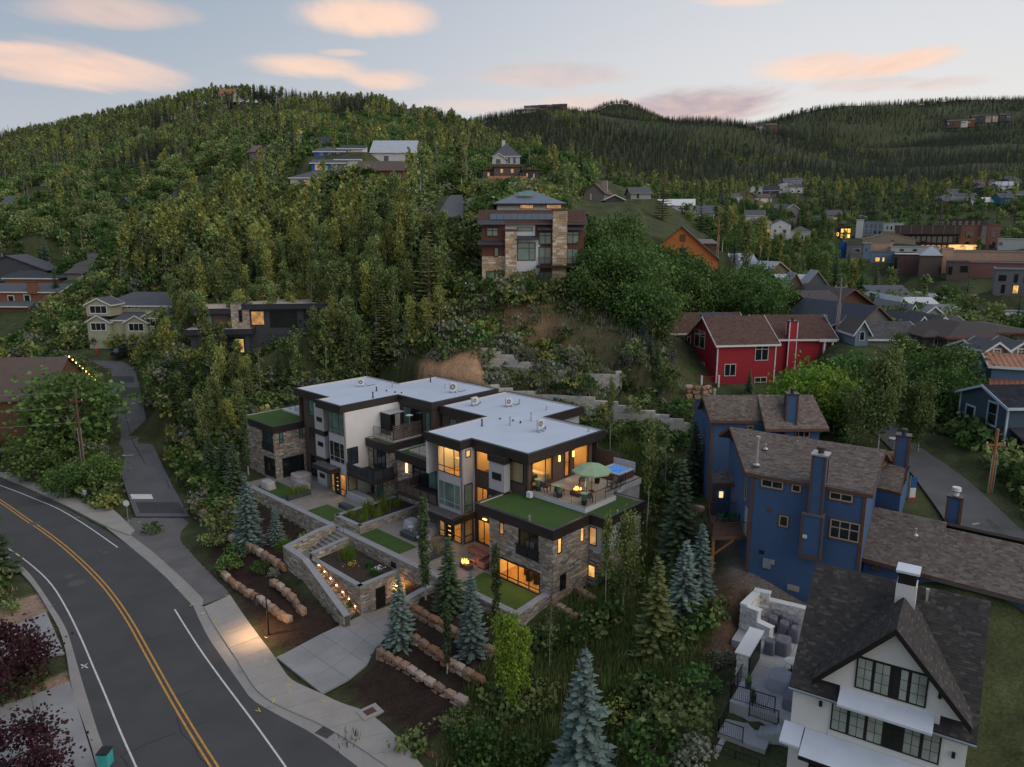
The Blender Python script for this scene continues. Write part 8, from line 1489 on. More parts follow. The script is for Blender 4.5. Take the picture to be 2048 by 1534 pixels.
def broad(seed,h=6.,R_=2.6,nl=2600,leaf=.30,lm=L_OAK,bark=BARKG,base=.2,nc=34):
    r=np.random.default_rng(seed); tr=NP(); cl=[]
    for i in range(r.integers(2,4)):
        a=r.uniform(0,6.28); q=np.array([math.cos(a) * R_ * .35,math.sin(a) * R_ * .35,h * .55]); tr.add(*tube_np([(0,0,0),q * .5 + r.normal(0,.1,3),q],[.022 * h,.015 * h,.006 * h],5))
        for j in range(4): d=r.normal(size=3); d[2]=abs(d[2]); tr.add(*tube_np([q * .8,q * .8 + d * R_ * .35],[.006 * h,.002 * h],4))
    for i in range(nc):
        d=r.normal(size=3); d /= np.linalg.norm(d); k=r.uniform(.55,1.) ** .5; p=np.array([d[0] * R_ * k,d[1] * R_ * k,h * (.5 + base * .5) + d[2] * h * (.5 - base * .5) * k]); cl.append(p * (1 + r.normal(0,.05,3)))
    cl=np.array(cl); m=nl // nc; rad=R_ * r.uniform(.16,.32,nc); C=np.repeat(cl,m,0) + r.normal(0,1,(nc * m,3)) * np.repeat(rad,m)[:,None] * np.array([1,1,.75]); C[:,2]=np.maximum(C[:,2],h * base * .5)
    tone=np.repeat(np.clip(r.normal(1,.25,nc),.5,1.6),m)[:,None]; cr_=NP(); cr_.leaves(C,leaf,r,.25,1.2,.2,0.,tone)
    return tr.mesh('trunk',bark,True),cr_.mesh('crown',lm)
def tuft(seed,h=.5,n=26,sp=.3,lm=L_GRS,w=.035):
    r=np.random.default_rng(seed); g=NP(); p=np.c_[r.normal(0,sp,(n,2)),np.zeros(n)]; a=r.uniform(0,6.28,n); l=h * r.uniform(.5,1.15,n); o=l * r.uniform(.05,.5,n); sd=np.c_[-np.sin(a),np.cos(a),np.zeros(n)] * w; tip=p + np.c_[np.cos(a) * o,np.sin(a) * o,l]; mid=p * .5 + tip * .5 + np.c_[np.zeros((n,2)),l * .1]
    V=np.stack([p - sd,p + sd,mid + sd * .6,tip],1).reshape(-1,3); g.add(V,np.arange(4 * n).reshape(n,4),np.clip(r.normal(1,.25,n),.5,1.6)[:,None] * np.ones(3)); return g.mesh('grass',lm)
def TP(name,pair): return {'name': name,'parts': [('trunk',pair[0],[]),('crown',pair[1],[])]}
ASP=[TP('aspen_tree',aspen(100 + i,10,[.35,.45,.3,.5,.25,.4][i],[1.3,1.1,1.5,1.2,1.4,1.05][i],lm=[L_ASP,L_ASP,L_ASY,L_ASP,L_ASP,L_ASY][i])) for i in range(6)]
ASPN=[TP('aspen_tree',aspen(120 + i,10,.22,1.9,3800,.24,lm=[L_MAP,L_ASP][i % 2])) for i in range(3)]
BARE=[TP('bare_aspen_tree',aspen(140 + i,10,.3,1.4,160,.2,bark=BARKG)) for i in range(2)]
POP=[TP('columnar_poplar',aspen(150 + i,10,.16,.62,3000,.2,lm=leafmat('poplar_leaves',(.075,.105,.045)),lean=0,col=True)) for i in range(2)]
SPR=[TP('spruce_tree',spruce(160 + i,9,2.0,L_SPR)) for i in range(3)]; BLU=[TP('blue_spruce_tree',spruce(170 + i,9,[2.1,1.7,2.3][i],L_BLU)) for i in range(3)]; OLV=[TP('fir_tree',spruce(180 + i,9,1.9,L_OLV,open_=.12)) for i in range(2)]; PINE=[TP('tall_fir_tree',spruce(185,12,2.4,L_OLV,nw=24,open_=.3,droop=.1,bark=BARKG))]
OAK=[TP('oak_tree',broad(190 + i,6,2.7)) for i in range(4)]; MAP=[TP('maple_tree',broad(200 + i,8,2.8,4200,.3,L_MAP,base=.25,nc=46)) for i in range(2)]; COT=[TP('cottonwood_tree',aspen(210 + i,12,.2,3.0,6500,.3,lm=L_ASP,bark=BARKW)) for i in range(2)]; PLM=[TP('plum_tree',broad(220 + i,4.5,2.0,3600,.2,L_PLM,BARKB,base=.15,nc=46)) for i in range(2)]
SHR=[TP('shrub',broad(230 + i,1.6,1.0,700,.17,[L_OAK,L_ASP,L_SAG,L_ASY][i],base=.0,nc=16)) for i in range(4)]
def gtree(protos,px,py,pyt,label,cat='tree',group=None,wide=1.,at=None,k=None):
    x,y,z=at or gp(px,py); zt=D(px,pyt,y)[2]; h=max(zt - z,.6); pr=random.choice(protos) if k is None else protos[k]; nom=max(v.co.z for v in pr['parts'][1][1].vertices); s=h / nom
    return place(pr,label,cat,(x,y,z - .05),random.uniform(0,6.28),(s * wide,s * wide,s),group)
for p,lab in [((801,1288,1143),'blue spruce at the corner of the lowest terrace beside the driveway'),((944,1308,1138),'tall blue spruce on the middle terrace in front of the lawn'),((553,1085,1007),'silver spruce behind the stair parapet'),((500,1092,944),'blue spruce in front of the left patio wall'),((424,965,862),'green spruce nearest the side street in the front row'),((451,980,869),'spruce second from the side street in the front row'),((471,990,876),'spruce beside the poplar in front of the far stone wing')]: gtree(BLU if 'blue' in lab or 'silver' in lab else SPR,*p,lab)
gtree(SPR,899,1222,1067,'dark green spruce between the two poplars below the patio wall')
for p,lab in [((852,1199,985),'tall columnar poplar in front of the right patio'),((990,1262,1082),'columnar poplar in front of the lit ground-floor windows'),((894,1346,1196),'columnar poplar on the lowest terrace'),((497,950,814),'columnar poplar at the corner of the far stone wing')]: gtree(POP,*p,lab,wide=.95)
for p,lab,w in [((1015,1434,1215),'leafy aspen at the end of the lowest terrace',.8),((1048,1400,1240),'leafy aspen behind the one at the terrace end',.7),((1245,1229,1000),'aspen beside the stone corner with leaves down to the grass',.7),((1210,1205,1020),'thin aspen in front of the stucco side wall',.6),((1292,1060,824),'slim bare-limbed aspen beside the hot tub',.6),((1221,918,748),'young aspen behind the near flat roof',.45)]: gtree(ASPN if w > .6 else ASP,*p,lab,wide=w)
gtree(BARE,1099,1345,1201,'white-trunked bare sapling on the grassy slope',wide=.8); gtree(BARE,1330,1010,850,'bare-branched sapling between the hot tub and the blue house',wide=.8)
for p,lab,P_ in [((1310,1306,1103),'olive fir standing alone on the grassy slope',OLV),((1366,1248,1072),'brown-coned spruce above the white patio wall',BLU),((1356,1123,908),'tall spruce between the stone house and the blue deck',SPR),((1398,1200,1040),'blue spruce next to the boulder pile',BLU),((1385,985,836),'narrow spruce at the end of the block wall',SPR),((1165,1565,1287),'blue spruce at the bottom of the slope',BLU),((1315,745,680),'small dense spruce by the red deck',SPR),((1322,788,752),'low blue spruce bush by the red deck',BLU),((1288,690,622),'small blue spruce on the knoll edge',BLU),((1300,720,668),'green spruce on the knoll edge',SPR),((1497,790,735),'spruce against the red wall',SPR),((937,528,448),'narrow dark cypress by the stone house drive',POP),((1325,440,318),'huge fir above the orange barn',PINE),((1160,372,300),'dark fir behind the blue-grey metal roof',SPR),((345,690,610),'silver spruce beside the cream house',BLU),((425,760,700),'silver spruce below the dark modern house',BLU),((360,700,660),'second silver spruce beside the cream house',BLU),((95,545,470),'pale spruce above the shed-roofed house',BLU),((115,600,540),'spruce behind the cream house',SPR),((545,610,553),'silver spruce in the aspen grove',BLU),((770,720,575),'slim dark fir at the edge of the grove',OLV)]: gtree(P_,*p,lab,wide=1.25 if 'low' in lab else 1.)
gtree(PINE,860,648,454,'tall ragged fir on the bank left of the stone house',wide=1.15)
gtree(OAK,160,905,725,'large leafy tree beside the utility pole',k=0,wide=1.2); gtree(OAK,90,960,860,'lower leafy tree behind the parked car',k=1,wide=1.3); gtree(OAK,205,985,900,'bushy tree at the foot of the utility pole',k=2,wide=1.); gtree(OAK,130,1000,915,'bushy tree above the pavement wall',k=3,wide=1.1)
gtree(PLM,25,1395,1238,'dark purple plum tree beside the lower drive',wide=1.0); gtree(PLM,45,1590,1425,'second dark purple plum tree in the corner',wide=1.1); x,y,z=P(-30,1150,.2); place(SPR[0],'large spruce overhanging the road edge','tree',(x,y,z),1.,(1.5,1.5,1.25))
for p,lab,P_,w in [((1600,868,692),'bright green maple between the red and blue houses',MAP,1.),((1665,868,720),'second bright green maple beside the red chimney',MAP,.9),((1755,900,664),'tall cottonwood in front of the tan-shingled cottage',COT,.8),((1835,905,745),'cottonwood over the uphill road',COT,.9),((1700,900,760),'slim cottonwood behind the blue chimney',COT,.7),((1890,800,680),'dark broad tree below the dark brown hip roof',OAK,1.2),((1940,850,760),'broad tree beside the slate-blue cottage',OAK,1.1),((1850,770,690),'broad tree in front of the dark brown house',OAK,1.1),((1800,720,660),'leafy tree right of the red porch',OAK,.9),((1165,610,525),'round leafy oak covering the stone house corner',OAK,1.),((1700,670,610),'dark plum tree beside the batten house',PLM,1.2),((1060,600,548),'low leafy tree under the stone house terrace',OAK,1.)]: gtree(P_,*p,lab,wide=w)
def poly2(*pts): return np.array([p[:2] for p in pts])
SITE=poly2(hw(-23,40),hw(-23,-3),hw(-9,-9),hw(2,-10.5),hw(12,-7),hw(19,5),hw(21,22),hw(18,33),hw(13,40),hw(8,46.5),hw(-6,46.5),hw(-9,38))
BLUEX=poly2((14,48),(20,40),(36,36),(40,46),(32,62),(32,76),(16,76),(15,58)); REDX=poly2((21,84),(52,84),(52,110),(20,112)); WHX=poly2(WHF.w(-8,-10),WHF.w(12,-10),WHF.w(12,12),WHF.w(0,17),WHF.w(-6.5,15)); STX=poly2((-8,84),(30,84),(24,116),(-9,116),(-8,98)); KNX=poly2((-10,92),(24,90),(24,98),(10,101),(-9,100))
EX_T=EXCL + [SITE,BLUEX,REDX,WHX,STX,poly2((-52,98),(-24,100),(-24,120),(-50,118)),poly2(*[p for p in PARK])]
def road_d(x,y):
    d=np.full(len(x),1e9)
    for pl,w_,_ in LINES:
        for a,b in zip(pl[:-1],pl[1:]): d=np.minimum(d,_segd(x,y,a[:2],b[:2])[0] - w_)
    return d
def ok(x,y,polys,rd=2.5):
    k=road_d(x,y) > rd
    for pg in polys:
        lo,hi=pg.min(0),pg.max(0); i=np.where(k & (x > lo[0]) & (x < hi[0]) & (y > lo[1]) & (y < hi[1]))[0]
        if len(i): k[i[_inside(x[i],y[i],pg)]]=False
    return k
def vnoise(x,y,s,seed):
    r=np.random.default_rng(seed); v=0.
    for i in range(4): a=r.uniform(0,6.28); f=r.uniform(.6,1.8) / s; v=v + np.sin((x * math.cos(a) + y * math.sin(a)) * f * 6.28 + r.uniform(0,6.28))
    return v / 4
def thin(x,y,d):
    seen={}; keep=[]
    for i in range(len(x)):
        c=(int(x[i] // d),int(y[i] // d))
        if c in seen: continue
        seen[c]=1; keep.append(i)
    return np.array(keep,int)
GROVE=poly2(gp(285,760),gp(330,880),gp(400,940),gp(470,890),gp(520,800),gp(640,745),gp(800,745),gp(860,700),gp(930,640),gp(870,560),gp(830,480),gp(740,420),gp(600,410),gp(480,420),gp(360,470),gp(260,520),gp(250,580),gp(345,620),gp(385,730))
lo,hi=GROVE.min(0),GROVE.max(0); gxx,gyy=rng.uniform(lo[0],hi[0],9000),rng.uniform(lo[1],hi[1],9000); k=_inside(gxx,gyy,GROVE); gxx,gyy=gxx[k],gyy[k]; k=ok(gxx,gyy,[SITE,KNX,poly2((-50,101),(-30,103),(-26,112),(-50,112)),poly2((-9,100),(24,100),(24,116),(-9,116))] + EXCL,2.2); gxx,gyy=gxx[k],gyy[k]; k=thin(gxx,gyy,2.3); gxx,gyy=gxx[k],gyy[k]
gzz=ground(gxx,gyy); od=np.argsort(gyy); gxx,gyy,gzz=gxx[od],gyy[od],gzz[od]; na=0; GREST=[]
for i,(x,y,z) in enumerate(zip(gxx,gyy,gzz)):
    if na < 270:
        na += 1; u=random.random(); h=random.uniform(.55,1.0) * (.8 if y < 100 else 1.) ; P_,lab=(ASP,'white-trunked aspen in the dense grove behind the flat-roofed houses') if u < .86 else (BARE,'leafless grey aspen in the dense grove behind the flat-roofed houses') if u < .93 else (SPR,'dark spruce among the aspens of the grove')
        pr=random.choice(P_); place(pr,lab,'tree',(x,y,z - .1),random.uniform(0,6.28),(h * .95,h * .95,h * random.uniform(.9,1.15)),'aspen grove on the slope',(random.gauss(0,.05),random.gauss(0,.05)))
    else: GREST.append((x,y,z))
def region(pts,d,polys,n=4000,rd=2.):
    pg=poly2(*pts); lo,hi=pg.min(0),pg.max(0); x,y=rng.uniform(lo[0],hi[0],n),rng.uniform(lo[1],hi[1],n); k=_inside(x,y,pg); x,y=x[k],y[k]; k=ok(x,y,polys,rd); x,y=x[k],y[k]; k=thin(x,y,d); return x[k],y[k],ground(x[k],y[k])
for x,y,z in zip(*region([gp(1180,620),gp(1300,690),gp(1450,740),gp(1500,690),gp(1560,640),gp(1500,600),gp(1440,560),gp(1300,540),gp(1200,560)],3.0,EXCL + [REDX])): s=random.uniform(.75,1.25); place(random.choice(OAK),'dark green oak on the bank between the stone house and the red house','tree',(x,y,z - .2),random.uniform(0,6.28),(s,s,s * random.uniform(.9,1.2)),'oaks on the bank')
for x,y,z in zip(*region([gp(1590,900),gp(1700,860),gp(1900,880),gp(1960,860),gp(1960,800),gp(1850,740),gp(1700,740),gp(1600,760)],4.0,EXCL + [REDX,BLUEX],rd=1.)): s=random.uniform(.6,1.0); place(random.choice(OAK + COT[:1]),'leafy tree in the gully between the uphill road and the cottages','tree',(x,y,z - .2),random.uniform(0,6.28),s,'gully trees')
TWN=[D(1440,470,260),D(1440,560,170),D(1560,640,118),D(1700,620,125),D(1800,580,165),D(1700,520,260),D(1640,450,430),D(1460,420,420)]
x_,y_,z_=region(TWN,7.0,EXCL,rd=1.)
for x,y,z in zip(x_,y_,z_): u=random.random(); s=random.uniform(.7,1.3); P_=OAK if u < .55 else ASP if u < .8 else SPR; place(random.choice(P_),['broad leafy tree','slender aspen','dark spruce'][0 if u < .55 else 1 if u < .8 else 2] + ' among the town roofs','tree',(x,y,z - .2),random.uniform(0,6.28),s,'trees among the town roofs')
# ------------------------------------------------------------------ massed growth: instanced stuff
def stuff(name,label,cat,protos,x,y,z,pid,scl,rot,sz=None):
    V=[]; Fs=[]; mats=[]; mi=[]; cols=[]; pidv=[]; n=0
    for k,me in enumerate(protos):
        v=np.empty(len(me.vertices) * 3,np.float32); me.vertices.foreach_get('co',v); v=v.reshape(-1,3); f=np.empty(len(me.loops),np.int32); me.loops.foreach_get('vertex_index',f); f=f.reshape(-1,4); c=np.empty(len(me.loops) * 4,np.float32)
        if me.color_attributes: me.color_attributes[0].data.foreach_get('color',c)
        else: c[:]=1
        for m_ in me.materials:
            if m_ not in mats: mats.append(m_)
        V.append(v); Fs.append(f + n); n += len(v); mi += [mats.index(me.materials[0])] * len(f); cols.append(c.reshape(-1,4,4)[:,0,:3]); pidv += [-1 - (k if not isinstance(me,tuple) else 0)] * len(v)
    pidv=np.array(pidv); m=len(x); V=np.concatenate(V + [np.c_[x,y,z].astype(np.float32)])
    me=npmesh(name,V,np.concatenate(Fs),mats,col=np.concatenate(cols),midx=mi)
    for an,ty,dat in (('pid','INT',np.r_[pidv,np.asarray(pid)].astype(np.int32)),('scl','FLOAT',np.r_[np.ones(n),scl].astype(np.float32)),('rot','FLOAT',np.r_[np.zeros(n),rot].astype(np.float32))): me.attributes.new(an,ty,'POINT').data.foreach_set('value',dat)
    ng=bpy.data.node_groups.new(name,'GeometryNodeTree'); ng.interface.new_socket('Geometry',in_out='INPUT',socket_type='NodeSocketGeometry'); ng.interface.new_socket('Geometry',in_out='OUTPUT',socket_type='NodeSocketGeometry'); N=ng.nodes; L=ng.links
    gi,go,jn=N.new('NodeGroupInput'),N.new('NodeGroupOutput'),N.new('GeometryNodeJoinGeometry')
    def attr(nm,ty): q=N.new('GeometryNodeInputNamedAttribute'); q.data_type=ty; q.inputs[0].default_value=nm; return q.outputs['Attribute']
    pa,sa,ra=attr('pid','INT'),attr('scl','FLOAT'),attr('rot','FLOAT'); cx=N.new('ShaderNodeCombineXYZ'); L.new(ra,cx.inputs[2])
    for k in sorted({int(v) for v in pid}):
        def sep(val):
            c=N.new('FunctionNodeCompare'); c.data_type='INT'; c.operation='EQUAL'; L.new(pa,c.inputs[2]); c.inputs[3].default_value=val; s=N.new('GeometryNodeSeparateGeometry'); s.domain='POINT'; L.new(gi.outputs[0],s.inputs[0]); L.new(c.outputs[0],s.inputs[1]); return s.outputs[0]
        ip=N.new('GeometryNodeInstanceOnPoints'); L.new(sep(k),ip.inputs['Points']); L.new(sep(-1 - k),ip.inputs['Instance']); L.new(cx.outputs[0],ip.inputs['Rotation']); L.new(sa,ip.inputs['Scale']); L.new(ip.outputs[0],jn.inputs[0])
    L.new(jn.outputs[0],go.inputs[0]); o=put(name,me,None,'stuff'); md=o.modifiers.new('scatter','NODES'); md.node_group=ng; tag(o,label,cat); return o
def merged(tp,name='tree'):
    out=NP(); mats=[]; mi=[];
    V=[]; F=[]; C=[]; n=0
    for _,me,_ in tp['parts']:
        v=np.empty(len(me.vertices) * 3,np.float32); me.vertices.foreach_get('co',v); f=np.empty(len(me.loops),np.int32); me.loops.foreach_get('vertex_index',f); c=np.empty(len(me.loops) * 4,np.float32); me.color_attributes[0].data.foreach_get('color',c)
        V.append(v.reshape(-1,3)); F.append(f.reshape(-1,4) + n); n += len(v) // 3; C.append(c.reshape(-1,4,4)[:,0,:3]); mi += [len(mats)] * (len(f) // 4); mats.append(me.materials[0])
    return V,F,C,mi,mats
def stuff_t(name,label,cat,tps,x,y,z,pid,scl,rot):
    m=len(x); pr=[]; X=[];
    for t in tps: pr += [t['parts'][0][1],t['parts'][1][1]]
    pid=np.asarray(pid); return stuff(name,label,cat,pr,np.r_[x,x],np.r_[y,y],np.r_[z,z],np.r_[pid * 2,pid * 2 + 1],np.r_[scl,scl],np.r_[rot,rot])
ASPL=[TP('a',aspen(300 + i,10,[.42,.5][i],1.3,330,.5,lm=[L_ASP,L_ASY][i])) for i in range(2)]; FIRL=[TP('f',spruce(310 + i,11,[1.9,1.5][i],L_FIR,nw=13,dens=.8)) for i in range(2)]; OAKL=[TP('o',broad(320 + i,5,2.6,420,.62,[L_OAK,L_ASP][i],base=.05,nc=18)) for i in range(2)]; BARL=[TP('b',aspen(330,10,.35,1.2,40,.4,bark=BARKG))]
def mass(name,label,n,xr,yr,dens_fn,kinds,polys,d,smin,smax,rd=3.):
    x,y=rng.uniform(*xr,n),rng.uniform(*yr,n); k=np.abs(x) < y * .80 + 20; x,y=x[k],y[k]; k=dens_fn(x,y) > rng.random(len(x)); x,y=x[k],y[k]; k=ok(x,y,polys,rd); x,y=x[k],y[k]; k=thin(x,y,d); x,y=x[k],y[k]; z=ground(x,y); pid=kinds(x,y); return x,y,z,pid,rng.uniform(smin,smax,len(x)),rng.uniform(0,6.28,len(x))
KT=ASPL + FIRL + OAKL + BARL
def kinds_hill(x,y):
    a=vnoise(x,y,120,1) + .5 * vnoise(x,y,45,2); e=ground(x,y); px=1024 + FPX * x / y; u=rng.random(len(x)); top=np.clip((y - 420) / 180,0,1); c=a + .55 * top - .15 + .3 * (rng.random(len(x)) - .5)
    k=np.where(c > .42,2 + (u > .5),np.where(c > -.12,(u > .75).astype(int),np.where(u < .12,6,4 + (u > .6)))); k=np.where((y < 330) & (px < 520) & (u < .65),4 + (u < .3),k); k=np.where((px > 600) & (y > 230) & (y < 520) & (u < .6),4,k); return np.where((k < 2) & (u > .9),6,k).astype(int)
EXH=EXCL + [SITE,STX,REDX,BLUEX,GROVE,poly2((-52,98),(-24,100),(-24,122),(-50,120))]
h1=mass('h','',60000,(-560,130),(112,720),lambda x,y: np.where((1024 + FPX * x / y < 1150) | (y > 230),1.,0.) * (1024 + FPX * x / y < 1180),kinds_hill,EXH,4.6,.65,1.15)
stuff_t('hillside_woodland','aspen, fir and oak brush covering the hill behind the houses','woodland',KT,*h1)
if GREST:
    G=np.array(GREST); stuff_t('upper_grove','mass of aspens at the top of the grove','woodland',ASPL,G[:,0],G[:,1],G[:,2],rng.integers(0,2,len(G)),rng.uniform(.6,1.1,len(G)),rng.uniform(0,6.28,len(G)))
def kinds_far(x,y): a=vnoise(x,y,260,5) + .6 * vnoise(x,y,90,6); u=rng.random(len(x)); low=np.clip((900 - y) / 300,0,1); return np.where(a + .9 - .9 * low > .25,2 + (u > .5),np.where(u < .55,(u > .3).astype(int),np.where(u < .7,6,4))).astype(int)
def dens_far(x,y): px=1024 + FPX * x / y; g=vnoise(x,y,420,9) + .4 * vnoise(x,y,150,10); open_=(px > 1560) & (y > 1300); return np.where(open_,np.where(g > .0,.9,.25),np.where(y < 640,.55,1.))
h2=mass('f','',90000,(-700,1500),(430,2000),lambda x,y: dens_far(x,y) * ((1024 + FPX * x / y > 900) | (y > 720)),kinds_far,EXCL,8.5,.8,1.5)
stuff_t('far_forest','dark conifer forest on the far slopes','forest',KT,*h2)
h3=mass('g','',60000,(-300,2600),(2000,4300),dens_far,kinds_far,[],16.,1.3,2.2); stuff_t('distant_forest','conifer forest on the most distant ridges','forest',KT,*h3)
TW2=mass('t','',9000,(60,420),(110,640),lambda x,y: np.where(1024 + FPX * x / y > 1180,.8,0) * (y < 640),lambda x,y: (lambda u: np.where(u < .45,4,np.where(u < .6,5,np.where(u < .78,0,2))))(rng.random(len(x))),EXCL + [REDX,BLUEX,WHX,poly2(*PARK),poly2(*TWN)],8.0,.6,1.1); stuff_t('town_trees','trees and brush filling the gaps between the town streets','trees',KT,*TW2)
TUF=[tuft(400,.55,30,.35),tuft(401,.7,26,.3),tuft(402,.45,30,.4,L_DRY),tuft(403,.9,16,.45,L_SAG,.06)]; SHL=[broad(410 + i,1.3,.95,170,.26,[L_OAK,L_ASP,L_SAG,L_ASY][i],base=0.,nc=12)[1] for i in range(4)]
def grass(name,label,n,xr,yr,fn,polys,kf,smin=.6,smax=1.3,d=.45,rd=.6):
    x,y=rng.uniform(*xr,n),rng.uniform(*yr,n); k=fn(x,y) > rng.random(len(x)); x,y=x[k],y[k]; k=ok(x,y,polys,rd); x,y=x[k],y[k]; k=thin(x,y,d); x,y=x[k],y[k]; stuff(name,label,'vegetation',TUF + SHL,x,y,ground(x,y) - .03,kf(x,y),rng.uniform(smin,smax,len(x)),rng.uniform(0,6.28,len(x)))
HOUSEX=poly2(hw(-7.4,45),hw(-7.4,-6.2),hw(-3,-6.6),hw(.5,-8),hw(7,-8),hw(11,-5),hw(12,0),hw(18,7),hw(18,38),hw(6,45))
MULX=[poly2(P(*w6(430,100),.4),P(*w6(1000,860),.2),P(*w6(1250,1010),.2),P(*w6(1860,760),.2),hw(-13.6,7.6),hw(-7,8),hw(-7,36),P(*z8(1240,130),.8),P(*z8(1230,330),.5)),poly2(P(*y4(40,1040),.2),P(*y4(230,760),.4),P(*y4(420,480),2.4),P(*y4(900,700),2.4),P(*y4(880,870),1.7),P(*y4(720,1210),.5),P(*y4(640,1360),.3),P(*y4(260,1240),.2)),poly2(*DRV),poly2(*[P8(*p) for p in SWO[:7]],P8(1850,1112),P(*y4(0,1158),.1),P(*y4(160,1205),.1),P(*y4(320,1335),.1),P(*y4(500,1545),.1),*[P8(*p) for p in SWC[::-1]]),poly2(*[P8(*p) for p in [(-100,630),(280,630),(350,760),(380,890),(200,910),(-100,1010)]]),poly2(*[P8(*p) for p in [(-100,1210),(410,1035),(570,1560),(-100,1650)]])]
def kslope(x,y): g=vnoise(x,y,6,21); u=rng.random(len(x)); return np.where(g > .35,np.where(u < .3,4 + (u < .12),1),np.where(u < .12,2,np.where(u < .5,0,1))).astype(int)
SOILX=[poly2(*[gp(*a) for a in [(850,745),(925,705),(960,720),(975,770),(920,788),(855,772)]]),poly2(gp(1435,1170),gp(1480,1168),gp(1478,1255),gp(1440,1290),gp(1415,1230))]
grass('slope_grass','tall wild grass and weeds on the slope beside the stone house',26000,(-4,32),(36,84),lambda x,y: np.ones(len(x)),[HOUSEX,BLUEX,WHX] + MULX + SOILX,kslope,.6,1.3,.42)
def kknoll(x,y): u=rng.random(len(x)); g=vnoise(x,y,7,22); return np.where(g > .25,np.where(u < .5,3,np.where(u < .75,6,2)),np.where(u < .45,2,np.where(u < .7,0,3))).astype(int)
grass('knoll_grass','dry grass and sagebrush on the knoll above the block walls',14000,(-16,26),(86,106),lambda x,y: np.where(vnoise(x,y,9,23) > -.35,1.,.35),[HOUSEX,SOILX[0],poly2((-5,103.5),(11,103.5),(11,115),(-5,115)),REDX],kknoll,.6,1.25,.5)
grass('hill_undergrowth','shrubs and undergrowth below the aspens',24000,(-100,10),(78,190),lambda x,y: np.ones(len(x)),[HOUSEX,SITE] + EXCL[:0] + MULX + SOILX + [poly2((-46,102),(-28,104),(-28,112),(-46,110)),poly2((-5,103),(11,103),(11,115),(-5,115))],lambda x,y: (lambda u: np.where(u < .3,4,np.where(u < .55,5,np.where(u < .7,7,np.where(u < .85,1,6)))))(rng.random(len(x))),.8,2.0,1.0)
grass('verge_growth','grass and brush along the side street and road verges',16000,(-110,-6),(40,150),lambda x,y: np.where(road_d(x,y) < 9,1.,.25),[SITE,HOUSEX] + MULX + [poly2((-95,98),(-60,98),(-60,120),(-95,120))],lambda x,y: (lambda u: np.where(u < .3,0,np.where(u < .5,1,np.where(u < .6,2,np.where(u < .8,4,5)))))(rng.random(len(x))),.6,1.4,.6,.5)
grass('right_undergrowth','brush and grass around the uphill road and cottages',14000,(14,110),(40,150),lambda x,y: np.ones(len(x)),[BLUEX,WHX,REDX,SITE] + [poly2(*PARK)],lambda x,y: (lambda u: np.where(u < .3,0,np.where(u < .5,1,np.where(u < .75,4,5))))(rng.random(len(x))),.7,1.7,.9,.4)
for px,py,pyt,lab,i in [(650,1100,1078,'low green shrub in the bed above the stair parapet',0),(620,1095,1060,'tall ornamental grass clump behind the stair parapet',3),(475,1115,1080,'green shrub beside the green utility box',0),(440,1085,1050,'bushy shrub near the side street gravel',1),(520,1145,1120,'dark low shrub above the sandstone edging',0),(548,1150,1130,'grey-green shrub beside the stair wall',2),(460,1140,1105,'green shrub at the end of the gravel strip',0),(450,1050,1000,'leafy shrub on the verge corner',1),(425,1030,985,'second leafy shrub on the verge corner',0),(1440,1330,1290,'flowering shrub below the white patio wall',2),(1400,1390,1330,'dark shrub on the slope beside the side patio',0),(1360,1460,1390,'broad shrub low on the slope',1),(1300,1520,1440,'broad dark shrub at the bottom of the slope',0),(1380,1534,1470,'grey sage bush at the foot of the patio stairs',2),(1250,1450,1395,'yellow-green shrub on the lower slope',3),(950,1500,1440,'green shrub beside the rusty manhole',0),(920,1460,1420,'grassy shrub at the end of the mulch bed',1),(1060,1534,1470,'bushy shrub on the lower slope near the leafy aspen',0)]: gtree(SHR,px,py,pyt,lab,'shrub',k=i,wide=1.2)
def clump(a,b,z,h,lm,label,cat='plant',n=90,sp=.25,w=.02,cap=None):
    x,y,_=hw(a,b); me=tuft(random.randint(0,9999),h,n,sp,lm,w); o=bpy.data.objects.new('ornamental_grass',me); COL.objects.link(o); o.location=(x,y,z); tag(o,label,cat); return o
L_ORN=leafmat('ornamental_grass_blades',(.10,.145,.02),.1,.35); L_PLUME=leafmat('plume_grass_blades',(.20,.165,.06),.1,.35)
for i,a in enumerate((-6.0,-5.2,-4.4)): clump(a,29.4,3.9,1.0,L_ORN,['ornamental grass at the wall end of the slate trough','ornamental grass in the middle of the slate trough','ornamental grass at the house end of the slate trough'][i])
for i,(a,b_) in enumerate([(-5.2,19.3),(-4.2,18.3),(-3.2,19.2),(-2.2,18.0),(-1.2,19.0),(-.2,18.2),(-5.0,17.4),(-3.4,17.3)]): clump(a,b_,4.0,[.9,1.0,1.5,1.1,1.6,1.0,.8,.9][i],L_ORN,'upright green grass in the raised stone planter',n=110).__setitem__('group','planter grasses')
clump(-9.0,14.2,2.4,1.3,L_ORN,'tall green grass in the stair planter',n=200,sp=.4); clump(-4.6,6.95,3.9,.9,L_PLUME,'golden grass in the dark trough beside the fire bowl'); clump(-10.4,23,.9,1.2,L_ORN,'tall green grass below the left patio wall',n=220,sp=.5)
def flowers(a,b,z,r,col,label,n=60):
    x,y,_=hw(a,b); g=NP(); C=np.c_[rng.normal(x,r,n),rng.normal(y,r,n),z + .15 + rng.random(n) * .35]; g.leaves(C,.1,rng,.8,1.,.1); o=put('flower_clump',g.mesh('flower_clump',M('petal_%d' % len(MATS),col,.7,.1)),None); tag(o,label,'flowers')
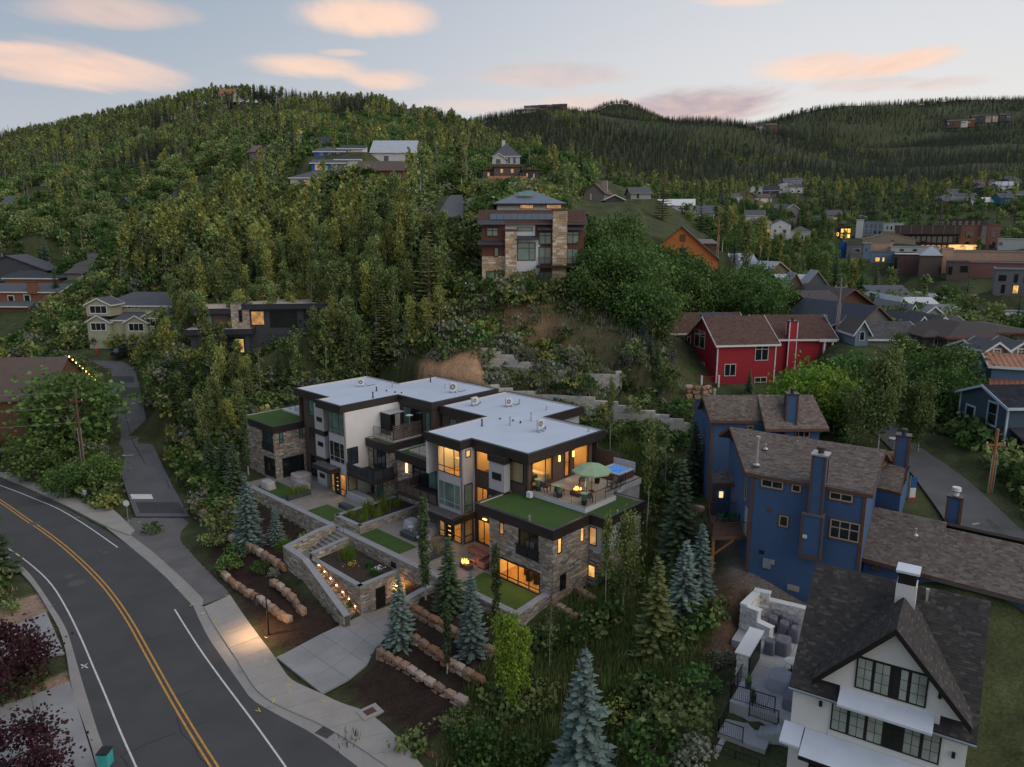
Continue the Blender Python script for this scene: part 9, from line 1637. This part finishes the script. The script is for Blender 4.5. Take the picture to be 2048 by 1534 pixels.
flowers(-9.8,12.6,2.4,.25,(.65,.42,.02),'yellow flowers in the stair planter'); flowers(-8.6,10.2,2.3,.25,(.7,.7,.72),'white flowers at the corner of the stair planter'); clump(-8.7,11.4,2.3,.6,leafmat('green_mound',(.03,.09,.025)),'small round green mound in the stair planter',n=200,sp=.22,w=.04); clump(-9.2,9.9,2.3,.4,MATS['green_mound'],'low green mound beside the white flowers',n=200,sp=.28,w=.04)
def lamp_post():
    x,y,_=P(537,1264,.2); z=gz(x,y); T=thing('street_lamp','black street lamp with bell shade between the gravel strip and mulch bed','street lamp',(x,y,z)); k=MB(); k.lathe((x,y,z),[(.12,0),(.07,.3),(.05,4.3)],10); k.build('post',DKF,T)
    f=Fr(x,y,R(195)); MB(f).box(0,.8,-.03,.03,z + 3.6,z + 3.66).build('arm',DKF,T); MB(f).lathe((.8,0,z + 2.8),[(.3,0),(.24,.2),(.08,.5),(.04,.85)],14).build('shade',DKF,T); MB(f).lathe((.8,0,z + 2.78),[(.02,0),(.14,.02),(.14,.1)],10).build('bulb',emitmat('street_bulb',(1,.6,.25),20),T)
    l=bpy.data.lights.new('lamp_light','SPOT'); l.energy=700; l.color=(1,.6,.28); l.spot_size=R(130); l.spot_blend=.8; l.shadow_soft_size=.15; o=bpy.data.objects.new('lamp_light',l); COL.objects.link(o); o.location=f.w(.8,0,z + 2.7)
lamp_post()
def pole(px,py,pt,lab,m,at=None):
    x,y,z=at or gp(px,py); zt=D(px,pt,y)[2]; T=thing('utility_pole',lab,'utility pole',(x,y,z)); MB().tube((x,y,z - .3),(x,y,zt),.17,.12,10).build('shaft',m,T); MB().box(x - .8,x + .8,y - .06,y + .06,zt - 1.4,zt - 1.25).build('crossarm',m,T)
    for s in (-.7,0,.7): MB().lathe((x + s,y,zt - 1.25),[(.05,0),(.08,.1),(.03,.2)],6).build('insulator',PIPE,T)
    for s in (-.2,.2): MB().tube((x + s,y - .12,z),(x + s,y - .12,z + (zt - z) * .6),.04,n=6).build('conduit',PIPE,T)
    return x,y,zt
a=pole(172,962,782,'brown utility pole with conduits beside the side street',BRT); pole(1978,985,858,'thick orange wooden pole beside the uphill road',MATS['cedar_post']); pole(1672,680,555,'tall pale utility pole behind the red house',BARKG); pole(103,672,595,'leaning brown pole on the sage bank',BRT); pole(1434,520,437,'orange utility pole beside the orange barn',MATS['cedar_post'])
for i,(dz,q) in enumerate([(-.2,(-110,90,12)),(-2,(-110,88,9)),(-4,(-110,86,7))]): b=MB(); p0=np.array([a[0],a[1],a[2] + dz]); p1=np.array(q,float); b.path([tuple(p0 + (p1 - p0) * t - np.array([0,0,2.4 * t * (1 - t)])) for t in np.linspace(0,1,9)],[.02] * 9,4); tag(b.build('overhead_wire',PIPE),['top','middle','lowest'][i] + ' overhead wire leaving the brown utility pole','wire')
def carproto(c):
    m=M('car_%d' % len(MATS),c,.25,.03,spec=.6); pr=proto('parked_car'); b=MB(); b.prism([(-2.3,-.9),(2.3,-.9),(2.35,.9),(-2.3,.9)],.35,[.95,.85,.85,.95]); n0=b.mesh('body',m)
    g=MB(); t=[(-1.9,-.8),(1.0,-.8),(1.0,.8),(-1.9,.8)]; u=[(-1.6,-.65),(.35,-.65),(.35,.65),(-1.6,.65)]
    for i in range(4): j=(i + 1) % 4; g.face([(*t[i],.9),(*t[j],.9),(*u[j],1.6),(*u[i],1.6)])
    r=MB(); r.prism(u,1.58,1.66); w=MB(); w.tube((0,-.12,0),(0,.12,0),.36,n=14); wm=w.mesh('wheel',DKF)
    pr['parts']=[('body',n0,[]),('windows',g.mesh('windows',GLD),[]),('car_roof',r.mesh('car_roof',m),[])]
    for x in (-1.4,1.4):
        for y in (-.85,.85): q=MB(); q.tube((x,y - .1,.36),(x,y + .1,.36),.36,n=14); pr['parts'].append(('wheel',q.mesh('wheel',DKF),[]))
    for y in (-.65,.65): q=MB(); q.box(-2.36,-2.3,y - .15,y + .15,.7,.85); pr['parts'].append(('tail_light',q.mesh('tail_light',M('tail_red',(.4,.01,.01),.4)),[]))
    return pr
K,WC=carproto((.012,.012,.014)),carproto((.6,.6,.6))
for (px,py,z,yw,pr,lab) in [(252,712,None,60,K,'black car parked below the cream house'),(22,915,None,20,K,'black car parked in front of the dark garage'),(*v1(1265,765),15.3,10,K,'black car next to the planter on the parking deck'),(*v1(1455,790),15.3,5,K,'dark grey car in the middle of the parking deck'),(*v1(1640,830),15.3,5,K,'black sports utility car near the deck rail'),(*v1(1950,880),15.3,5,WC,'white car at the right end of the parking deck'),(*v1(840,628),15.3,5,WC,'white pickup at the back of the parking deck'),(*v1(1040,635),15.3,5,WC,'silver car beside the white pickup'),(*v1(1350,630),15.3,15,K,'dark van by the back parapet'),(*v1(1980,755),15.3,5,WC,'white van behind the parapet wall')]:
    p=gp(px,py) if z is None else P(px,py,z); place(pr,lab,'car',(p[0],p[1],p[2] + .03),R(yw))
def person(px,py,lab,top,leg,hair):
    x,y,z=P(px,py,.12); T=thing('person',lab,'person',(x,y,z)); b=MB()
    sk,n=(.45,.28,.2),8
    for s in (-1,1): b.path([(x + s * .1,y + s * .12,z),(x + s * .1,y + s * .03,z + .45),(x + s * .09,y,z + .86)],[.05,.065,.09],n,leg); b.box(x + s * .1 - .05,x + s * .1 + .05,y + s * .12 - .05,y + s * .12 + .2,z,z + .08,(.03,.03,.03)); b.path([(x + s * .2,y,z + 1.4),(x + s * .26,y - s * .03,z + 1.12),(x + s * .25,y + s * .1,z + .86)],[.055,.045,.035],n,top); b.path([(x + s * .25,y + s * .1,z + .86),(x + s * .25,y + s * .12,z + .76)],[.035,.03],6,sk)
    b.lathe((x,y,z),[(.15,.82),(.17,.95),(.14,1.1),(.19,1.35),(.2,1.42),(.07,1.48)],12,top); b.lathe((x,y,z),[(.055,1.46),(.055,1.54),(.09,1.58),(.11,1.66),(.1,1.75),(.03,1.79)],12,sk); b.build('body',M('figure',attr=True,var=.05),T,True); MB().lathe((x,y - .015,z),[(.1,1.6),(.125,1.68),(.11,1.77),(.03,1.81)],12).build('hair',M('hair_%d' % len(MATS),hair,.8),T,True)
person(171,1003,'person in a pale blue shirt and jeans walking on the pavement',(.35,.4,.48),(.09,.11,.15),(.02,.015,.012)); person(184,998,'person with long brown hair in a pink top walking on the pavement',(.5,.22,.2),(.45,.3,.22),(.16,.07,.03))
x,y,z=P(257,1045,.2); T=thing('stop_sign','back of an octagonal stop sign at the side street corner','sign',(x,y,z)); MB().tube((x,y,z),(x,y,z + 2.6),.035,n=6).build('post',PIPE,T); b=MB(); b.face([(x + .38 * math.cos(t),y - .05,z + 2.3 + .38 * math.sin(t)) for t in [math.pi / 8 + i * math.pi / 4 for i in range(8)]]); b.build('sign_plate',ACW,T)
x,y,z=gp(193,706); T=thing('fire_hydrant','red fire hydrant below the cream house','hydrant',(x,y,z)); MB().lathe((x,y,z),[(.16,0),(.14,.6),(.18,.62),(.12,.8),(.03,.9)],10).build('body',M('hydrant_red',(.5,.01,.01),.4),T)
x,y,z=P(212,1530,.05); T=thing('wheeled_bin','teal bin with dark open lid at the road edge','bin',(x,y,z)); MB().prism([(x - .3,y - .35),(x + .3,y - .35),(x + .3,y + .35),(x - .3,y + .35)],z,z + .95).build('body',M('bin_teal',(.05,.35,.33),.5),T); MB().box(x - .34,x + .34,y - .38,y + .38,z + .95,z + 1.02).build('lid',DKF,T)
x,y,z=gp(480,1103); T=thing('utility_box','green utility box among the shrubs','utility box',(x,y,z)); MB().box(x - .7,x + .7,y - .5,y + .5,z,z + 1.0).build('cabinet',M('box_green',(.03,.08,.065),.5),T); MB().box(x - .75,x + .75,y - .55,y + .55,z + 1.0,z + 1.08).build('lid',MATS['box_green'],T)
x,y,z=P(1818,990,11.5); T=thing('flag','red, white and blue flag hanging from a pole on the blue house','flag',(x,y,z)); MB().tube((x,y,z - 1),(x,y,z + 1.6),.03,n=6).build('pole',PIPE,T); MB().box(x,x + .5,y - .02,y,z + .6,z + 1.5).build('blue_field',M('flag_blue',(.03,.08,.25),.8),T); MB().box(x + .05,x + .5,y - .02,y,z - .2,z + .6).build('white_field',WHT,T); MB().box(x + .1,x + .5,y - .02,y,z - .9,z - .2).build('red_field',M('flag_red',(.5,.02,.02),.8),T)
